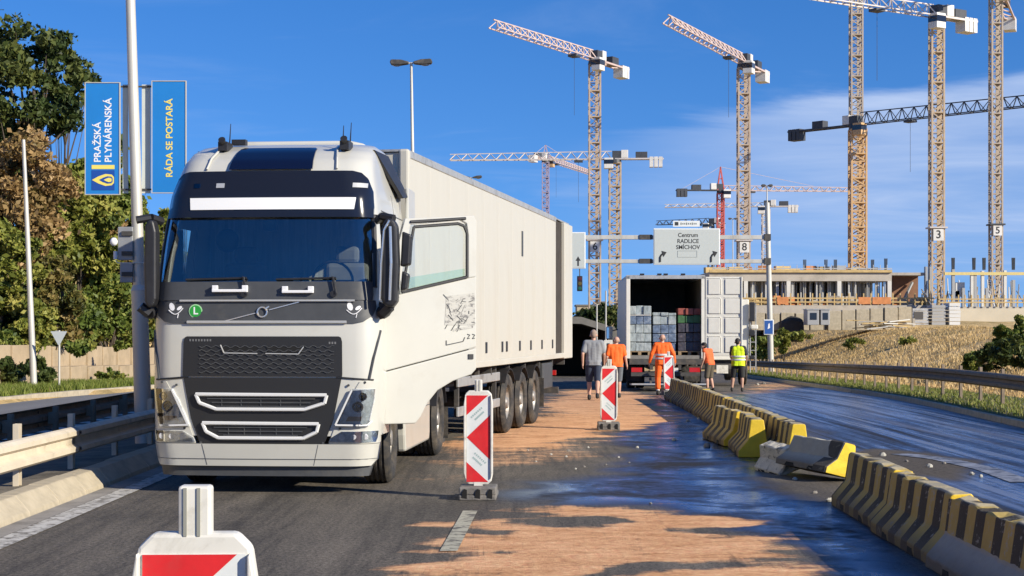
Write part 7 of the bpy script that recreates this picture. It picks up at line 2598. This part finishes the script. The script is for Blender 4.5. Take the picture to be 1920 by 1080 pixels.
for k, (px, py0, py1, hw_, Y_, kd, lab) in enumerate(((60, 560, 660, 48, 51.5, 'yel', 'yellow-green shrub on the wall top between the lamp post and the sign'), (140, 560, 655, 52, 54, 'mid', 'round green shrub on the wall top behind the sign post'), (245, 540, 650, 48, 58, 'mid', 'green shrub on the wall top beside the shaded post'), (-5, 620, 662, 40, 50, 'mid', 'low ivy clump spilling over the wall end'), (95, 380, 520, 55, 55, 'yel', 'yellow-green crown between the tan trees'), (225, 440, 560, 45, 59, 'yel', 'yellow-green crown low behind the shaded post'), (305, 400, 560, 40, 72, 'mid', 'green crown just clear of the cab roof corner'))):
    plant('shrub', lab, 'shrub', px, py0, py1, hw_, Y_, kd, 45, 140, 0.085, seed=60 + k)
n = 34000                                                      # ivy and brambles on the slope behind the wall
iy = rng.uniform(38, 100, n)
il = rng.random(n) ** 1.3 * 17
ix = np.array([wx(y) for y in iy]) - 0.7 - il
ih = rng.random(n) * (0.25 + 1.1 * fbm(ix, iy, 0.45, 91) ** 2)
o = quad_cloud(np.stack([ix, iy, terrain_height(ix, iy) + ih], 1), rng.uniform(0.06, 0.15, n), np.clip(rng.normal(0.45, 0.2, n) + (fbm(ix, iy, 0.3, 95) - 0.5), 0, 1), 'ivy_cover', LM['mid'], None, up=0.3)
tag(o, 'green ivy and brambles covering the slope behind the tan walls', 'ground cover', kind='stuff')
# right bank
for k, (px, py0, py1, hw_, Y_, kd, lab) in enumerate(((1905, 622, 705, 44, 57, 'dark', 'big dark green bush on the dry bank above the brown guard rail'), (1862, 640, 702, 34, 59, 'dark', 'low dark bush leaning against the big dark bush'), (1828, 660, 700, 22, 61, 'mid', 'small straggling bush at the edge of the dark bushes'), (1915, 590, 665, 30, 63, 'mid', 'tall thin green bush rising above the big dark bush'), (1878, 606, 668, 26, 64, 'mid', 'bright green bush behind the low dark one'))):
    plant('bush', lab, 'bush', px, py0, py1, hw_, Y_, kd, 34, 120, 0.075, 0.8, trunk=False, airy=1.0, seed=120 + k)
plant('bush', 'green bush at the foot of the gantry pole', 'bush', 1425, 622, 672, 34, 104, 'mid', 30, 110, 0.10, 0.7, seed=22)
plant('bush', 'small bush between the gantry pole and the soil heap', 'bush', 1470, 618, 660, 24, 106, 'yel', 24, 90, 0.10, 0.7, seed=23)
for k, (px, py, lab) in enumerate(((1600, 645, 'low green scrub on the dry bank below the huts'), (1500, 632, 'low scrub below the soil heap'), (1700, 640, 'low green scrub on the dry bank below the container'), (1820, 655, 'low scrub beside the big dark bush'))):
    plant('scrub', lab, 'bush', px, py - 12, py + 10, 22, 108 - k * 6, 'yel', 12, 50, 0.10, 0.6, trunk=False, seed=30 + k)
# scrub on the hill behind the underpass
plant('scrub', 'dark scrub above the underpass mouth', 'bush', 1128, 578, 612, 60, 100, 'dark', 40, 100, 0.14, 0.5, trunk=False, seed=40, zb=1.5)
plant('scrub', 'scrub beside the open lorry above the underpass wall', 'bush', 1165, 575, 660, 26, 96, 'mid', 26, 90, 0.13, 0.5, trunk=False, seed=41, zb=0.0)

# grass
LG = leaf_mat('fresh_grass', [(0.05, 0.075, 0.012), (0.11, 0.15, 0.02), (0.20, 0.24, 0.04), (0.30, 0.27, 0.09)])
DG = leaf_mat('dry_grass', [(0.26, 0.185, 0.07), (0.48, 0.335, 0.135), (0.66, 0.465, 0.21), (0.72, 0.55, 0.30)])
n = 42000
gy = rng.uniform(34, 86, n)
gx = np.array([LK(y) for y in gy]) - 0.18 - rng.random(n) * 2.75
o = blade_field(np.stack([gx, gy, terrain_height(gx, gy) - 0.01], 1), rng.uniform(0.08, 0.26, n) * (0.6 + 0.9 * fbm(gx, gy, 0.6, 61)), rng.normal(0.5, 0.2, n), 'verge_grass', LG, 0.014)
tag(o, 'short green grass on the verge below the tan wall', 'grass', kind='stuff')
n = 62000
gy = 36 + 110 * rng.random(n) ** 1.2
gr = 1.2 + rng.random(n) * 15
gx = rail_x(gy) + gr
hh = rng.uniform(0.06, 0.26, n) * (0.35 + 1.1 * fbm(gx, gy, 0.35, 71))
o = blade_field(np.stack([gx, gy, terrain_height(gx, gy) - 0.02], 1), hh, np.clip(rng.normal(0.55, 0.2, n) + (fbm(gx, gy, 0.25, 81) - 0.5) * 0.7, 0, 1), 'dry_grass', DG, 0.022)
tag(o, 'dry straw coloured grass covering the bank', 'grass', kind='stuff')
n = 26000
gy = 22 + 82 * rng.random(n)
gx = rail_x(gy) - 0.8 + rng.random(n) * 2.2
o = blade_field(np.stack([gx, gy, ground_z(gy) + 0.10], 1), rng.uniform(0.03, 0.12, n), rng.normal(0.75, 0.2, n), 'shoulder_grass', LG, 0.014)
tag(o, 'low yellow-green grass under the brown guard rail', 'grass', kind='stuff')
